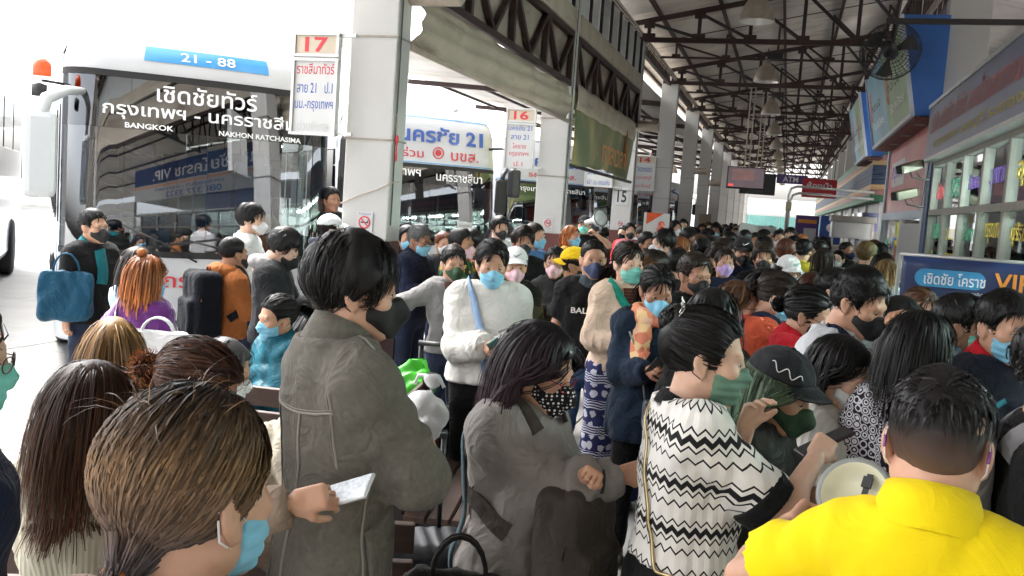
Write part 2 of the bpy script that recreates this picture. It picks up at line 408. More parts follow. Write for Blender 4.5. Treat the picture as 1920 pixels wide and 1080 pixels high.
def sheet_mesh(name, fn, nu, nv, mat, parent, thick=.006):
    V = np.array([fn(i / nu, j / nv) for i in range(nu + 1) for j in range(nv + 1)])
    F = [(i * (nv + 1) + j, (i + 1) * (nv + 1) + j, (i + 1) * (nv + 1) + j + 1, i * (nv + 1) + j + 1) for i in range(nu) for j in range(nv)]
    o = link(name, raw_mesh(name, V, F, None, [mat]), parent)
    md = o.modifiers.new('thickness', 'SOLIDIFY'); md.thickness = thick
    return o
aw = empty('rolled_awning', (-3.36, CY[1], 3.4), 0, 'dirty beige canvas awning gathered above the bay beside column 17', 'awning')
def awf(u, v):
    y = .2 + u * (BAY - .5); z = .24 - .47 * v
    return (.06 + .11 * math.sin(v * 3.0) + .02 * math.sin(v * 19 + u * 7) + .012 * math.sin(u * 40 + v * 4), y, z - .05 * math.sin(u * 3.14) * v + .01 * math.sin(u * 23))
sheet_mesh('canvas', awf, 60, 14, M_awning, aw)
MB().tube([(.08, .15, -.25), (.08, BAY - .1, -.25)], .03, 10).build('roller', M_conduit, aw)
M_green_awn, n_, l_, b_ = nodemat('green_printed_awning', .8)
tc = n_.new('ShaderNodeTexCoord'); ns = n_.new('ShaderNodeTexNoise'); ns.inputs['Scale'].default_value = 1.1; ns.inputs['Detail'].default_value = 3
rp = n_.new('ShaderNodeValToRGB'); e = rp.color_ramp.elements; e[0].position = .38; e[0].color = (.12, .17, .06, 1); e[1].position = .66; e[1].color = (.42, .34, .12, 1)
k_ = e.new(.5); k_.color = (.19, .21, .09, 1)
l_.new(tc.outputs['Object'], ns.inputs['Vector']); l_.new(ns.outputs['Fac'], rp.inputs['Fac']); l_.new(rp.outputs['Color'], b_.inputs['Base Color'])
ga = empty('green_awning', (-3.34, CY[2], 3.4), 0, 'faded green printed awning hanging between columns 16 and 15', 'awning')
def gaf(u, v):
    y = .25 + u * (BAY - .8); bow = .10 * math.sin(u * math.pi)
    return (.03 + .05 * math.sin(v * 2.6 + u) + .02 * math.sin(u * 17) * v, y + .12 * (v - .5) * (1 - 2 * u) * .3, .28 - v * (1.18 - .30 * u * (1 - u)) + .015 * math.sin(u * 30) * v)
sheet_mesh('canvas', gaf, 40, 16, M_green_awn, ga)
sheet_mesh('top_strip', lambda u, v: (.09 + .02 * math.sin(v * 3), .22 + u * (BAY - .75), .34 - v * .38 + .01 * math.sin(u * 31)), 40, 5, M_awning, ga)
MB().tube([(.05, .1, -.88), (.05, BAY - .35, -.90)], .03, 10).build('bottom_pole', M_steel_dark, ga)
lettering('lettering', 'กาลเวลา', M_orange_ink, ga, (.14, 3.5, -.55), (0, 1, 0), width=2.4, height=.32, bold=.01)
g2 = MB(); g2.lathe([(.0, -.42), (.13, -.36), (.17, -.15), (.12, .1), (.05, .3), (.0, .42)], (.09, 4.75, -.25), 14)
for i, v in enumerate(g2.v): g2.v[i] = (.13 + (v[0] - .09) * .06, v[1], v[2])
g2.build('printed_dancer', pm('orange_print', (.42, .13, .03), rough=.8, var=.5, scale=9), ga)

# ---- roof: corrugated sheets, purlins, trusses, girders
ROOF_R = 2.6
def zroof(x): return 6.06 + .2 * (x + 3.5) if x < ROOF_R else 6.06 + .2 * (ROOF_R + 3.5) - .2 * (x - ROOF_R)
roof = empty('terminal_roof', (0, 0, 0), 0, 'corrugated grey brown metal roof over the concourse on steel purlins', 'roof')
def corr(x0, x1, L, dz=.02):
    n = int(L / .19) * 6; xs = np.array([x0, (x0 + x1) / 2, x1]); ys = np.linspace(0, L, n + 1)
    zz = .022 * np.clip(1.6 * np.sin(ys / .19 * 2 * np.pi), -1, 1)
    V = np.array([(x, y, zroof(x) + zz[j] + dz) for x in xs for j, y in enumerate(ys)])
    F = [(i * (n + 1) + j, i * (n + 1) + j + 1, (i + 1) * (n + 1) + j + 1, (i + 1) * (n + 1) + j) for i in range(2) for j in range(n)]
    return raw_mesh('roof_sheet', V, F, None, [M_roof])
sl, sr = corr(-4.4, ROOF_R, BAY), corr(ROOF_R, 9.0, BAY)
pur = [MB().bar((x, 0, zroof(x) - .06), (x, BAY, zroof(x) - .06), .06, .10).mesh('purlin', M_steel_brown) for x in (-4.2, -3.0, -1.75, -.5, .75, 2.0, 3.4, 5.0, 6.8)]
rod = MB().tube([(-3.5, BAY * .45, zroof(-3.5) - .05), (2.0, BAY * .45, zroof(2.0) - .05)], .012, 5).mesh('sag_rod', M_steel_dark)
for y in [YC0 + BAY * i for i in range(-9, 12)]:
    link('roof_sheet', sl, roof, (0, y, 0)); link('roof_sheet', sr, roof, (0, y, 0)); link('sag_rod', rod, roof, (0, y, 0))
    for pmesh in pur: link('purlin', pmesh, roof, (0, y, 0))
tr0 = empty('roof_truss', (0, CY[0], 0), 0, 'brown steel roof truss spanning the concourse above the columns', 'truss', 'roof trusses across the concourse')
MB().bar((-3.7, 0, 5.55), (2.6, 0, 5.55), .09, .10).build('bottom_chord', M_steel_brown, tr0)
MB().bar((-3.7, 0, zroof(-3.7) - .17), (2.6, 0, zroof(2.6) - .17), .09, .10).build('top_chord', M_steel_brown, tr0)
for k in range(6):
    x = -3.2 + k * 1.05
    MB().bar((x, 0, 5.6), (x, 0, zroof(x) - .2), .075, .06).build('post', M_steel_dark, tr0)
    MB().box((x, 0, 5.62), (.26, .115, .12)).build('gusset_plate', M_steel_brown, tr0); MB().box((x, 0, zroof(x) - .26), (.22, .115, .12)).build('gusset_plate', M_steel_brown, tr0)
    if k < 5: MB().bar((x, 0, zroof(x) - .22), (x + 1.0, 0, 5.62), .065, .06).build('diagonal', M_steel_dark, tr0)
for y in CY[1:]:
    c = copy_tree(tr0); c.location = (0, y, 0)
# slim diagonal tie trusses half way between
tie = empty('tie_truss', (0, CY[0] + BAY / 2, 0), 0, 'slim brown intermediate truss between two main roof trusses', 'truss', 'intermediate roof trusses')
MB().bar((-3.5, 0, 5.72), (2.4, 0, 5.72), .05).build('bottom_chord', M_steel_brown, tie)
for k in range(5):
    x = -3.0 + k * 1.2
    MB().bar((x, 0, 5.74), (x, 0, zroof(x) - .1), .05).build('post', M_steel_brown, tie)
    gp = MB(); gp.box((x, 0, 5.75), (.2, .07, .10)); gp.build('gusset_plate', M_steel_brown, tie)
    MB().bar((x, 0, zroof(x) - .12), (x + 1.1, 0, 5.74), .045).build('diagonal', M_steel_brown, tie)
for y in CY[1:]:
    c = copy_tree(tie); c.location = (0, y + BAY / 2, 0)
def girder(x, side, lab):
    q = empty('lattice_girder', (x, CY[0], 0), 0, lab, 'girder', lab.split(' girder')[0] + ' girders')
    zt = zroof(x) - .25
    MB().bar((0, .16, 5.50), (0, BAY - .16, 5.50), .09, .09).build('bottom_chord', M_steel_dark, q)
    MB().bar((0, .16, zt), (0, BAY - .16, zt), .09, .09).build('top_chord', M_steel_dark, q)
    n = 10; s = (BAY - .4) / n
    for k in range(n):
        a = .2 + k * s
        MB().bar((.003, a, 5.5), (.003, a + s / 2, zt), .05).build('diagonal', M_steel_brown, q)
        MB().bar((-.003, a + s / 2, zt), (-.003, a + s, 5.5), .05).build('diagonal', M_steel_brown, q)
    for k in range(3): MB().tube([(.12 * side, 0, 5.62 + .07 * k), (.13 * side, BAY * .5, 5.58 + .07 * k), (.12 * side, BAY, 5.62 + .07 * k)], .016, 5).build('conduit', M_conduit, q)
    for y in CY[1:-1]:
        c = copy_tree(q); c.location = (x, y, 0)
girder(-3.5, 1, 'brown lattice girder running along the tops of the left columns')
girder(2.15, -1, 'brown lattice girder running above the ticket offices')
# canopy over the far bays
cn = empty('bay_canopy', (0, 0, 0), 0, 'corrugated canopy over the bus bays past the number 15 column', 'canopy')
M_canopy = pm('canopy_sheet', (.46, .43, .39), rough=.6, var=.15, scale=1.2)
for i in range(3, 11):
    y = CY[i]; n = 96; ys = np.linspace(.05, BAY - .05, n + 1); V = []
    for x in (-3.75, -11.5): V += [(x, y + yy, 5.15 + (-.06) * (x + 3.75) + .02 * math.sin(yy / .2 * 6.283)) for yy in ys]
    F = [(j, j + 1, n + 2 + j, n + 1 + j) for j in range(n)]
    link('canopy_sheet', raw_mesh('canopy_sheet', V, F, None, [M_canopy]), cn)
    if i > 3:
        MB().bar((-3.7, y, 4.95), (-11.4, y, 5.35), .09, .14).build('canopy_beam', M_steel_brown, cn)
        MB().bar((-3.7, y, 4.5), (-7.4, y, 5.1), .07, .07).build('canopy_strut', M_steel_brown, cn)
        for k in range(5): MB().bar((-4.6 - k * 1.5, y + .05, 4.93 + .06 * (k * 1.5 + .85)), (-4.6 - k * 1.5, y + BAY - .05, 4.93 + .06 * (k * 1.5 + .85)), .05, .08).build('canopy_purlin', M_steel_brown, cn)

# ---- hanging lamps
M_lamp = pm('spun_aluminium', (.48, .43, .36), rough=.35, metal=.75, var=.2, scale=9)
M_lampin = pm('lamp_reflector', (.75, .74, .70), rough=.3, metal=.3, var=.05)
lamp0 = empty('bay_lamp', (-.75, 15.2, 4.93), 0, 'bell shaped aluminium ceiling lamp hanging from the roof truss', 'lamp', 'bell lamps hanging along the concourse')
MB().lathe([(.28, 0), (.275, .03), (.25, .12), (.205, .24), (.15, .33), (.09, .37), (.085, .47), (.0, .48)], n=28).build('shade', M_lamp, lamp0)
MB().lathe([(.27, .005), (.24, .12), (.19, .23), (.12, .31), (.0, .33)], n=28).build('reflector', M_lampin, lamp0)
MB().lathe([(.0, .06), (.05, .08), (.06, .14), (.03, .26), (.0, .28)], n=14).build('bulb', pm('bulb_glass', (.8, .8, .76), rough=.2, var=0), lamp0)
MB().tube([(0, 0, .48), (0, 0, .72)], .012, 6).build('stem', M_steel_dark, lamp0)
MB().box((.16, 0, .56), (.30, .14, .14)).build('ballast_box', M_steel_dark, lamp0, bevel=.006)
for i in range(1, 11):
    c = copy_tree(lamp0); c.location = (-.75, 15.2 + BAY * i, 4.93)
for i in range(4):
    c = copy_tree(lamp0); c.location = (-6.6, 27.5 + 9 * i, 4.3); c['label'] = 'bell shaped lamp hanging under the bay canopy outside the columns'; c['group'] = 'bell lamps under the bay canopy'

# ---- ticket offices on the right
XW = 2.0
off = empty('ticket_office', (0, 0, 0), 0, 'ticket office with grey framed panes and blue grey name fascia', 'building')
MB().bbox((XW + .02, -3.0, 0), (XW + .16, 15.0, 1.02)).build('base_wall', M_wall_white, off)
MB().bbox((XW - .03, -3.0, 2.12), (XW + .10, 15.0, 2.20)).build('transom', M_grey_frame, off, bevel=.004)
MB().bbox((XW - .03, -3.0, 2.82), (XW + .10, 15.0, 2.89)).build('head_rail', M_grey_frame, off, bevel=.004)
MB().bbox((XW - .03, -3.0, 1.02), (XW + .10, 15.0, 1.09)).build('sill', M_grey_frame, off, bevel=.004)
M_pane = glass_mat('office_glass', (.82, .90, .87), .12, .9)
NM = 14; py_ = [15.0 - 1.24 * i for i in range(NM + 1)]
for i, y in enumerate(py_):
    MB().bbox((XW - .025, y - .045, 1.09), (XW + .095, y + .045, 2.12)).build('mullion', M_grey_frame, off, bevel=.004)
    MB().bbox((XW - .025, y - .05, 2.20), (XW + .095, y + .05, 2.82)).build('mullion', M_grey_frame, off, bevel=.004)
    if i < NM:
        MB().bbox((XW + .03, py_[i + 1] + .045, 1.09), (XW + .04, y - .045, 2.12)).build('pane', M_pane, off)
        MB().bbox((XW + .03, py_[i + 1] + .05, 2.20), (XW + .04, y - .05, 2.82)).build('pane', M_pane, off)
words = [('พัทยา', M_red_ink), ('ระยอง', M_green_ink), ('จันทบุรี', M_purple_ink), ('มุกดาหาร', M_purple_ink), ('อุบล', M_yellow_ink), ('เลย', M_green_ink)]
words2 = [('หนองคาย', M_green_ink), ('ขอนแก่น', M_yellow_ink), ('โคราช', M_green_ink), ('กรุงเทพ', M_yellow_ink), ('บุรีรัมย์', M_yellow_ink), ('สุรินทร์', M_green_ink)]
for i in range(6):
    y = (py_[i] + py_[i + 1]) / 2
    lettering('lettering', words[i][0], words[i][1], off, (XW + .024, y, 2.47), (0, -1, 0), width=.86, height=.24, bold=.012)
    lettering('lettering', words2[i][0], words2[i][1], off, (XW + .024, y, 1.90), (0, -1, 0), width=.86, height=.22, bold=.012)
    lettering('lettering', words2[(i + 2) % 6][0], words2[(i + 3) % 6][1], off, (XW + .024, y, 1.52), (0, -1, 0), width=.8, height=.2, bold=.012)
M_fascia = pm('blue_grey_fascia', (.12, .13, .21), rough=.35, var=.1, scale=2, spec=.6, dirt=((.16, .17, .23), 1.5, .6))
MB().bbox((XW - .16, 2.2, 2.93), (XW + .05, 14.95, 3.66)).build('fascia', M_fascia, off)
MB().bbox((XW - .18, 2.2, 3.66), (XW + .06, 14.96, 3.71)).build('fascia_trim', M_alu, off)
MB().bbox((XW - .18, 2.2, 2.885), (XW + .06, 14.96, 2.93)).build('fascia_trim', M_alu, off)
lettering('lettering', 'บริษัท เชิดชัย จำกัด จองตั๋วออกจากนครราชสีมา', pm('faded_red_lettering', (.42, .16, .15), var=.1), off, (XW - .166, 11.2, 3.42), (0, -1, 0), width=7.0, height=.32, bold=.02)
lettering('lettering', 'กรุงเทพ ชลบุรี ระยอง', pm('faded_yellow_lettering', (.42, .36, .12), var=.1), off, (XW - .166, 11.6, 3.09), (0, -1, 0), width=5.2, height=.17, bold=.02)
inn = MB(); inn.bbox((XW + 3.2, -3, 0), (XW + 3.3, 15, 2.9)); inn.bbox((XW + .17, -3, 2.9), (XW + 3.3, 15, 3.0)); inn.bbox((XW + .17, 14.9, 0), (XW + 3.2, 15, 2.9))
inn.build('inner_wall', pm('office_inner_paint', (.66, .72, .69), rough=.8, var=.08), off)
M_tube = pm('lit_tube', (.9, .95, 1), emit=70.0, ecol=(.93, .98, 1.0), var=0)
for k in range(6): MB().bbox((XW + 1.2, 3.5 + 2.0 * k, 2.84), (XW + 1.34, 4.8 + 2.0 * k, 2.88)).build('lit_tube_light', M_tube, off)
MB().bbox((XW + .2, -3, 0), (XW + .75, 14.8, .95)).build('counter', pm('counter_wood', (.30, .22, .15), var=.2), off)
MB().bbox((XW + .02, -48, 0), (XW + .2, -3.02, 3.7)).build('rear_wall', M_wall_white, off)
# banner over the office front (its mirror image shows in the bus windscreen)
bn = empty('company_banner', (XW - .35, 2.0, 3.55), 0, 'long white and navy company banner over the office beside the camera', 'banner')
MB().bbox((0, -4.5, 0), (.05, 3.4, 1.5)).build('sheet', M_white_board, bn)
MB().bbox((-.012, -4.5, .72), (0, 3.4, 1.5)).build('navy_band', pm('navy_print', (.03, .05, .16), rough=.45, var=.05), bn)
MB().bbox((-.014, -4.5, .58), (0, 3.4, .64)).build('orange_line', M_orange_ink, bn)
lettering('lettering', 'เชิดชัย โคราช VIP.', M_white_ink, bn, (-.018, -.3, 1.1), (0, -1, 0), width=5.6, height=.5, bold=.012)
lettering('lettering', 'นครราชสีมา - กรุงเทพฯ', M_blue_ink, bn, (-.008, -.9, .42), (0, -1, 0), width=4.0, height=.2, bold=.01)
lettering('lettering', '088 377 3322', M_blue_ink, bn, (-.008, -.6, .17), (0, -1, 0), width=3.2, height=.24, bold=.012)

# next office: blue posts, red banner, glass door
of2 = empty('corner_office', (0, 0, 0), 0, 'office with pale blue frame and red advert over its glass door', 'building')
M_bluepost = pm('blue_post_paint', (.05, .10, .24), rough=.45, var=.12)
M_paleblue = pm('pale_blue_frame', (.42, .50, .60), rough=.4, var=.08)
MB().bbox((XW - .05, 15.06, 0), (XW + .14, 15.30, 3.6)).build('corner_post', M_bluepost, of2, bevel=.006)
MB().bbox((XW - .07, 15.31, 0), (XW + .10, 15.55, 3.55)).build('corner_post', M_paleblue, of2, bevel=.006)
MB().bbox((XW - .05, 21.75, 0), (XW + .10, 21.95, 3.65)).build('corner_post', M_paleblue, of2, bevel=.006)
MB().bbox((XW - .05, 15.56, 2.08), (XW + .10, 21.74, 2.22)).build('door_head', M_paleblue, of2, bevel=.004)
MB().bbox((XW, 15.56, 2.225), (XW + .06, 21.74, 3.62)).build('advert_board', pm('red_advert', (.45, .10, .09), rough=.35, var=.3, scale=.9, dirt=((.60, .50, .46), .7, .56)), of2)
MB().bbox((XW - .006, 18.9, 2.75), (XW - .001, 21.3, 3.25)).build('advert_patch', M_white_board, of2)
lettering('lettering', 'กรุงเทพ', M_purple_ink, of2, (XW - .009, 19.9, 2.98), (0, -1, 0), width=2.1, height=.36, bold=.02)
lettering('lettering', 'ไป', M_red_ink, of2, (XW - .009, 21.2, 2.98), (0, -1, 0), width=.5, height=.5, bold=.02)
MB().bbox((XW + .02, 15.56, .02), (XW + .03, 18.6, 2.08)).build('glass_door', M_pane, of2)
MB().bbox((XW + .02, 18.8, .02), (XW + .03, 21.74, 2.08)).build('glass_door', M_pane, of2)
for y in (15.6, 18.65, 18.78, 21.7): MB().bbox((XW - .01, y - .05, 0), (XW + .06, y + .05, 2.08)).build('door_stile', M_alu, of2)
MB().bbox((XW - .02, 15.8, .9), (XW + .015, 18.5, 2.0)).build('pale_door_panel', pm('grey_door_panel', (.45, .46, .46), rough=.5, var=.08), of2)
st = [((.55, .06, .05), 19.0, 1.3), ((.60, .50, .05), 19.2, 1.75), ((.06, .18, .45), 19.5, 1.45), ((.6, .6, .58), 20.2, 1.6), ((.06, .35, .2), 20.8, 1.4), ((.60, .50, .05), 19.2, 1.4)]
for k, (c, y, z) in enumerate(st): MB().bbox((XW + .005, y, z), (XW + .016, y + .32, z + .28)).build('sticker', pm('sticker%d' % k, c, rough=.4, var=.15), of2)
MB().bbox((XW + 1.2, 15.4, 0), (XW + 1.3, 21.9, 3.6)).build('inner_wall', pm('office_inner_paint', (.5, .5, .5)), of2)
for k in range(2): MB().bbox((XW + .6, 16.4 + 2.6 * k, 2.6), (XW + .72, 17.8 + 2.6 * k, 2.64)).build('lit_tube_light', M_tube, of2)

# blue light boxes on the wall above
def light_box(y0, y1, label):
    q = empty('light_box_sign', (0, y0, 0), 0, label, 'sign', 'blue light box signs')
    M_bl = pm('blue_box_paint', (.025, .12, .40), rough=.4, var=.14, scale=3, bump=.1, bscale=80)
    xb, xt, zb, zt = 1.68, 1.38, 3.60, 5.10; L = y1 - y0
    MB().prism([(xb, zb), (2.04, zb + .03), (2.04, zt), (xt, zt)], 0, L, 'y').build('box', M_bl, q)
    MB().add([(xb - .03, .25, zb + .06), (xb - .03, L - .1, zb + .06), (xt - .03, L - .1, zt - .08), (xt - .03, .25, zt - .08)], [(0, 1, 2, 3)])
    for k, c in enumerate([(.16, .30, .10), (.10, .34, .46)]):
        a, b = .12 + k * (L - .2) / 2, .1 + (k + 1) * (L - .2) / 2 - .02
        f = MB(); f.add([(xb - .028, a, zb + .06), (xb - .028, b, zb + .06), (xt - .028, b, zt - .10), (xt - .028, a, zt - .10)], [(0, 1, 2, 3)])
        f.build('advert_face', pm('advert_face_%d' % k, c, rough=.3, var=.35, scale=.8, dirt=((.30, .42, .36), .8, .58)), q)
        sl_ = (xt - xb) / (zt - zb)
        lettering('lettering', 'ศรีทัวร์', M_black_ink, q, (xb - .034 + sl_ * .85, (a + b) / 2 + .2, zb + .85), (0, -1, 0), (sl_, 0, 1), width=1.7, height=.34, bold=.012)
        lettering('lettering', 'ส', M_red_ink, q, (xb - .034 + sl_ * .85, b - .5, zb + .8), (0, -1, 0), (sl_, 0, 1), width=.45, height=.6, bold=.05)
        lettering('lettering', 'รับสมัคร', M_white_ink, q, (xb - .034 + sl_ * .4, (a + b) / 2, zb + .4), (0, -1, 0), (sl_, 0, 1), width=2.0, height=.16, bold=.012)
    fr = MB()
    fr.bar((xb - .03, -.01, zb), (xt - .03, -.01, zt), .05, .06); fr.bar((xb - .03, L, zb), (xt - .03, L, zt), .05, .06); fr.bar((xb - .035, 0, zb + .02), (xb - .035, L, zb + .02), .05, .07)
    fr.build('edge_trim', pm('pale_trim', (.50, .54, .60), rough=.4, var=.08), q)
    MB().bbox((xb + .01, .02, zb - .035), (2.03, L - .02, zb - .004)).build('soffit', pm('red_brown_soffit', (.16, .06, .05), rough=.6, var=.15), q)
    for k in range(3): MB().lathe([(.09, 0), (.085, .01), (.0, .01)], (1.86, .8 + k * 1.9, zb - .048), 16).build('downlight', M_alu, q)
light_box(15.35, 22.0, 'tall blue light box sign with green and cyan advert beside the first pier')
light_box(24.0, 27.6, 'second blue light box sign farther along behind the black fan')
MB_ = MB().bar((1.0, 13.4, 4.60), (5.0, 13.4, 4.60), .05, .07)
tag(MB_.build('steel_bar', M_steel_dark), 'dark steel bar crossing in front of the blue light box', 'bar')
# piers on the right
for i, y in enumerate([9.4, 15.85, 22.6, 28.6, 34.8, 41.2, 47.6, 54, 60.3]):
    lb = {0: 'white pier hidden behind the office name fascia', 1: 'broad white pier right beside the blue light box'}.get(i, 'white pier rising above the striped fascia to the girder')
    q = empty('pier', (2.35, y, 0), 0, lb, 'column', 'right hand piers' if i < 2 else 'piers above the striped fascia')
    MB().box((0, 0, 4.55), (.6, .34, 1.9) if False else (.6, .34, 5.5 - 3.74)).build('shaft', M_white_paint, q, bevel=.01)
    MB().box((0, 0, 1.83), (.55, .30, 3.66)).build('lower_shaft', M_white_paint, q)
# striped fascia block beyond
sf = empty('striped_office', (0, 0, 0), 0, 'office row with green pink beige and navy striped fascia boards', 'building')
bands = [((.05, .20, .10), .17), ((.35, .17, .15), .14), ((.48, .34, .16), .12), ((.03, .055, .11), .48), ((.48, .34, .16), .13), ((.35, .17, .15), .13), ((.04, .16, .075), .17)]
z = 2.56
for k, (c, h) in enumerate(bands[::-1]):
    npl = max(1, round(h / .12)); mtb = pm('stripe_board_%d_%d_%d' % tuple(int(v * 999) for v in c), c, rough=.55, var=.12, scale=3)
    for j in range(npl):
        MB().bbox((1.9 + .002 * (j % 2), 25.0, z + .006), (2.32, 75, z + h / npl - .004)).build('fascia_board', mtb, sf); z += h / npl
MB().bbox((2.15, 25.1, 0), (2.3, 75, 2.56)).build('wall', M_wall_white, sf)
for k in range(12):
    MB().bbox((2.10, 30 + k * 3.4, 1.5), (2.15, 31.8 + k * 3.4, 2.35)).build('window', M_pane, sf)
    MB().bbox((2.11, 32.0 + k * 3.4, .2), (2.15, 32.06 + k * 3.4, 2.5)).build('wall_batten', M_alu, sf)
MB().bbox((2.33, -3, 3.72), (9, 75, 3.80)).build('flat_roof', M_wall_white, sf)
# end of hall
en = empty('end_building', (0, 88, 0), 0, 'white building with pale green glass front closing the far end of the hall', 'building')
MB().box((-3, 2, 2.0), (26, 3, 4.0)).build('wall', pm('end_white', (.72, .72, .70), var=.05), en)
for k in range(7): MB().box((-5.5 + k * 1.35, .46, 1.5), (1.28, .06, 1.9)).build('glass_panel', pm('green_glass', (.16, .36, .33), rough=.15, var=.15), en)
MB().box((-3, .44, 2.75), (13, .1, .3)).build('sign_band', pm('end_sign', (.6, .62, .6), var=.1), en)

# ---- small fittings
fan = empty('wall_fan', (1.18, 14.6, 4.42), R(-14), 'large black caged industrial fan hanging below the truss', 'fan')
cage = MB(); Mx = Matrix.Rotation(R(82), 3, 'X')
for k in range(9):
    r_ = .40 * (1 - (k / 9.0) ** 1.7) + .02
    for zz in ((.10 * (k / 9.0) + .02), -(.10 * (k / 9.0) + .02)):
        cage.tube([Mx @ Vector((r_ * math.cos(a), r_ * math.sin(a), zz)) for a in np.linspace(0, 6.2832, 25)], .0035, 4, caps=False)
for k in range(36):
    a = k * math.pi / 18
    for sg in (1, -1): cage.tube([Mx @ Vector((r_ * math.cos(a), r_ * math.sin(a), sg * zz)) for r_, zz in ((.42, .02), (.32, .06), (.2, .09), (.04, .12))], .003, 4, caps=False)
cage.build('cage', M_black, fan)
for k in range(3):
    a0 = k * 2.0944 + .4; bl = []
    for i in range(5):
        for j in range(4):
            r_ = .06 + .31 * i / 4; a = a0 + (-.35 + .7 * j / 3) * (.6 + .4 * i / 4); bl.append(Mx @ Vector((r_ * math.cos(a), r_ * math.sin(a), -.03 + .06 * j / 3)))
    MB().add(bl, [(i * 4 + j, i * 4 + j + 1, (i + 1) * 4 + j + 1, (i + 1) * 4 + j) for i in range(4) for j in range(3)], True).build('blade', pm('fan_blade_grey', (.05, .05, .05), var=.2), fan)
MB().lathe([(.0, -.14), (.09, -.12), (.11, 0), (.10, .22), (.06, .28), (.0, .28)], n=18, M=Mx).build('motor', M_black, fan)
MB().bar((0, .1, .05), (.05, .25, 1.15), .05).build('hanger', M_steel_dark, fan)
MB().bar((-.35, .2, -.3), (-.42, .22, .1), .05, .02).build('bracket', M_steel_dark, fan)
def monitor(x, y, z, rz, label):
    q = empty('ceiling_monitor', (x, y, z), rz, label, 'monitor')
    MB().box((0, 0, 0), (1.05, .09, .62)).build('case', M_black, q, bevel=.01)
    MB().box((0, -.048, .01), (.98, .006, .55)).build('screen', pm('screen_image', (.10, .08, .10), rough=.2, emit=.04, ecol=(.38, .28, .30), var=.4, scale=2.5), q)
    MB().box((-.08, -.053, .08), (.6, .003, .3)).build('screen_picture', pm('screen_picture', (.2, .1, .1), rough=.3, emit=.04, ecol=(.5, .3, .28), var=.4, scale=3), q)
    MB().box((-.4, -.053, -.21), (.14, .003, .06)).build('screen_logo', pm('screen_red', (.5, .05, .05), emit=.3, var=0), q)
    for s in (-.06, .06): MB().tube([(s, 0, .31), (s, 0, 2.6)], .018, 8).build('pole', M_conduit, q)
monitor(-1.25, 27.2, 3.05, R(8), 'flat screen on poles under the roof facing the entrance')
monitor(-.95, 28.2, 2.95, R(200), 'dark backed flat screen hanging behind the other screen')
def cctv(x, y, z, tilt, label):
    q = empty('security_camera', (x, y, z), 0, label, 'camera', 'security cameras by the blue post')
    Mr = Matrix.Rotation(R(-55), 3, 'Z') @ Matrix.Rotation(R(tilt), 3, 'X')
    MB().box((-.30, -.10, .02), (.13, .36, .13), M=Mr).build('housing', pm('beige_housing', (.22, .19, .12), rough=.45, var=.12), q, bevel=.015)
    MB().box(Vector((-.30, -.10, .02)) + Mr @ Vector((0, .195, 0)), (.125, .03, .125), M=Mr).build('back_cap', M_black, q, bevel=.012)
    MB().box(Vector((-.30, -.10, .02)) + Mr @ Vector((0, -.19, 0)), (.12, .03, .12), M=Mr).build('lens_hood', M_black, q, bevel=.012)
    MB().tube([(0, .05, -.14), (-.12, .02, -.14), (-.25, -.06, -.12), (-.29, -.09, -.04)], .014, 8).build('arm', M_cable, q)
    MB().tube([(-.2, -.0, -.04), (-.05, .05, -.2), (-.02, .08, .1), (0, .1, .35)], .008, 6).build('lead', M_cable, q)
cctv(1.93, 14.9, 2.78, 18, 'beige security camera, the upper of two on the blue post')
cctv(1.90, 14.9, 2.38, 14, 'beige security camera, the lower of two on the blue post')
def speaker(x, y, z, label):
    q = empty('horn_speaker', (x, y, z), 0, label, 'speaker', 'column loudspeakers')
    MB().lathe([(.0, -.24), (.10, -.24), (.115, -.22), (.115, .22), (.10, .24), (.0, .24)], n=20, M=Matrix.Rotation(R(90), 3, 'Y')).build('body', M_conduit, q)
    MB().box((-.1, .06, .12), (.03, .1, .12)).build('bracket', M_steel_dark, q)
speaker(-3.05, CY[1] + .1, 3.60, 'beige tube loudspeaker on column 17')
speaker(-3.05, CY[3] - .1, 3.72, 'beige tube loudspeaker on the number 15 column')
speaker(-3.05, CY[5] - .1, 3.45, 'beige tube loudspeaker on the second column past number 15')
speaker(-3.05, CY[6] - .1, 3.3, 'beige tube loudspeaker on a far column')
at_s = empty('hanging_sign', (.55, 33, 3.15), R(3), 'red and purple hanging sign reading ATM', 'sign')
MB().box((-.55, 0, .2), (1.0, .06, .30)).build('purple_board', pm('purple_board', (.10, .05, .20), rough=.4, var=.1), at_s)
MB().box((.35, -.02, -.05), (1.1, .06, .62)).build('red_board', pm('red_board', (.55, .03, .04), rough=.4, var=.1), at_s)
lettering('lettering', 'ATM', M_white_ink, at_s, (-.6, -.04, .2), (1, 0, 0), width=.5, height=.18, bold=.02)
lettering('lettering', 'ห้องน้ำ', M_white_ink, at_s, (.35, -.06, .05), (1, 0, 0), width=.8, height=.22, bold=.02)
MB().bar((-.1, -.055, -.22), (.8, -.055, -.22), .02, .03).build('arrow', M_white_ink, at_s)
for s in (-.8, .8): MB().tube([(s, 0, .3), (s, 0, 2.3)], .012, 6).build('hanger', M_steel_dark, at_s)
pf = empty('pipe_gate', (0, 24, 0), 0, 'white double pipe gate frame bent over the walkway by the striped fascia', 'gate')
for dz, dx in ((0, 0), (-.16, .05)):
    MB().tube([(-.05 + dx, 0, 0), (-.05 + dx, 0, 2.55 + dz), (.0 + dx, 0, 2.72 + dz), (.15 + dx, 0, 2.78 + dz), (1.92, 0, 2.74 + dz)], .03, 8).build('pipe', M_alu, pf)
MB().box((-.02, -.05, 2.28), (.14, .12, .22)).build('junction_box', pm('beige_box', (.5, .45, .3), var=.1), pf)
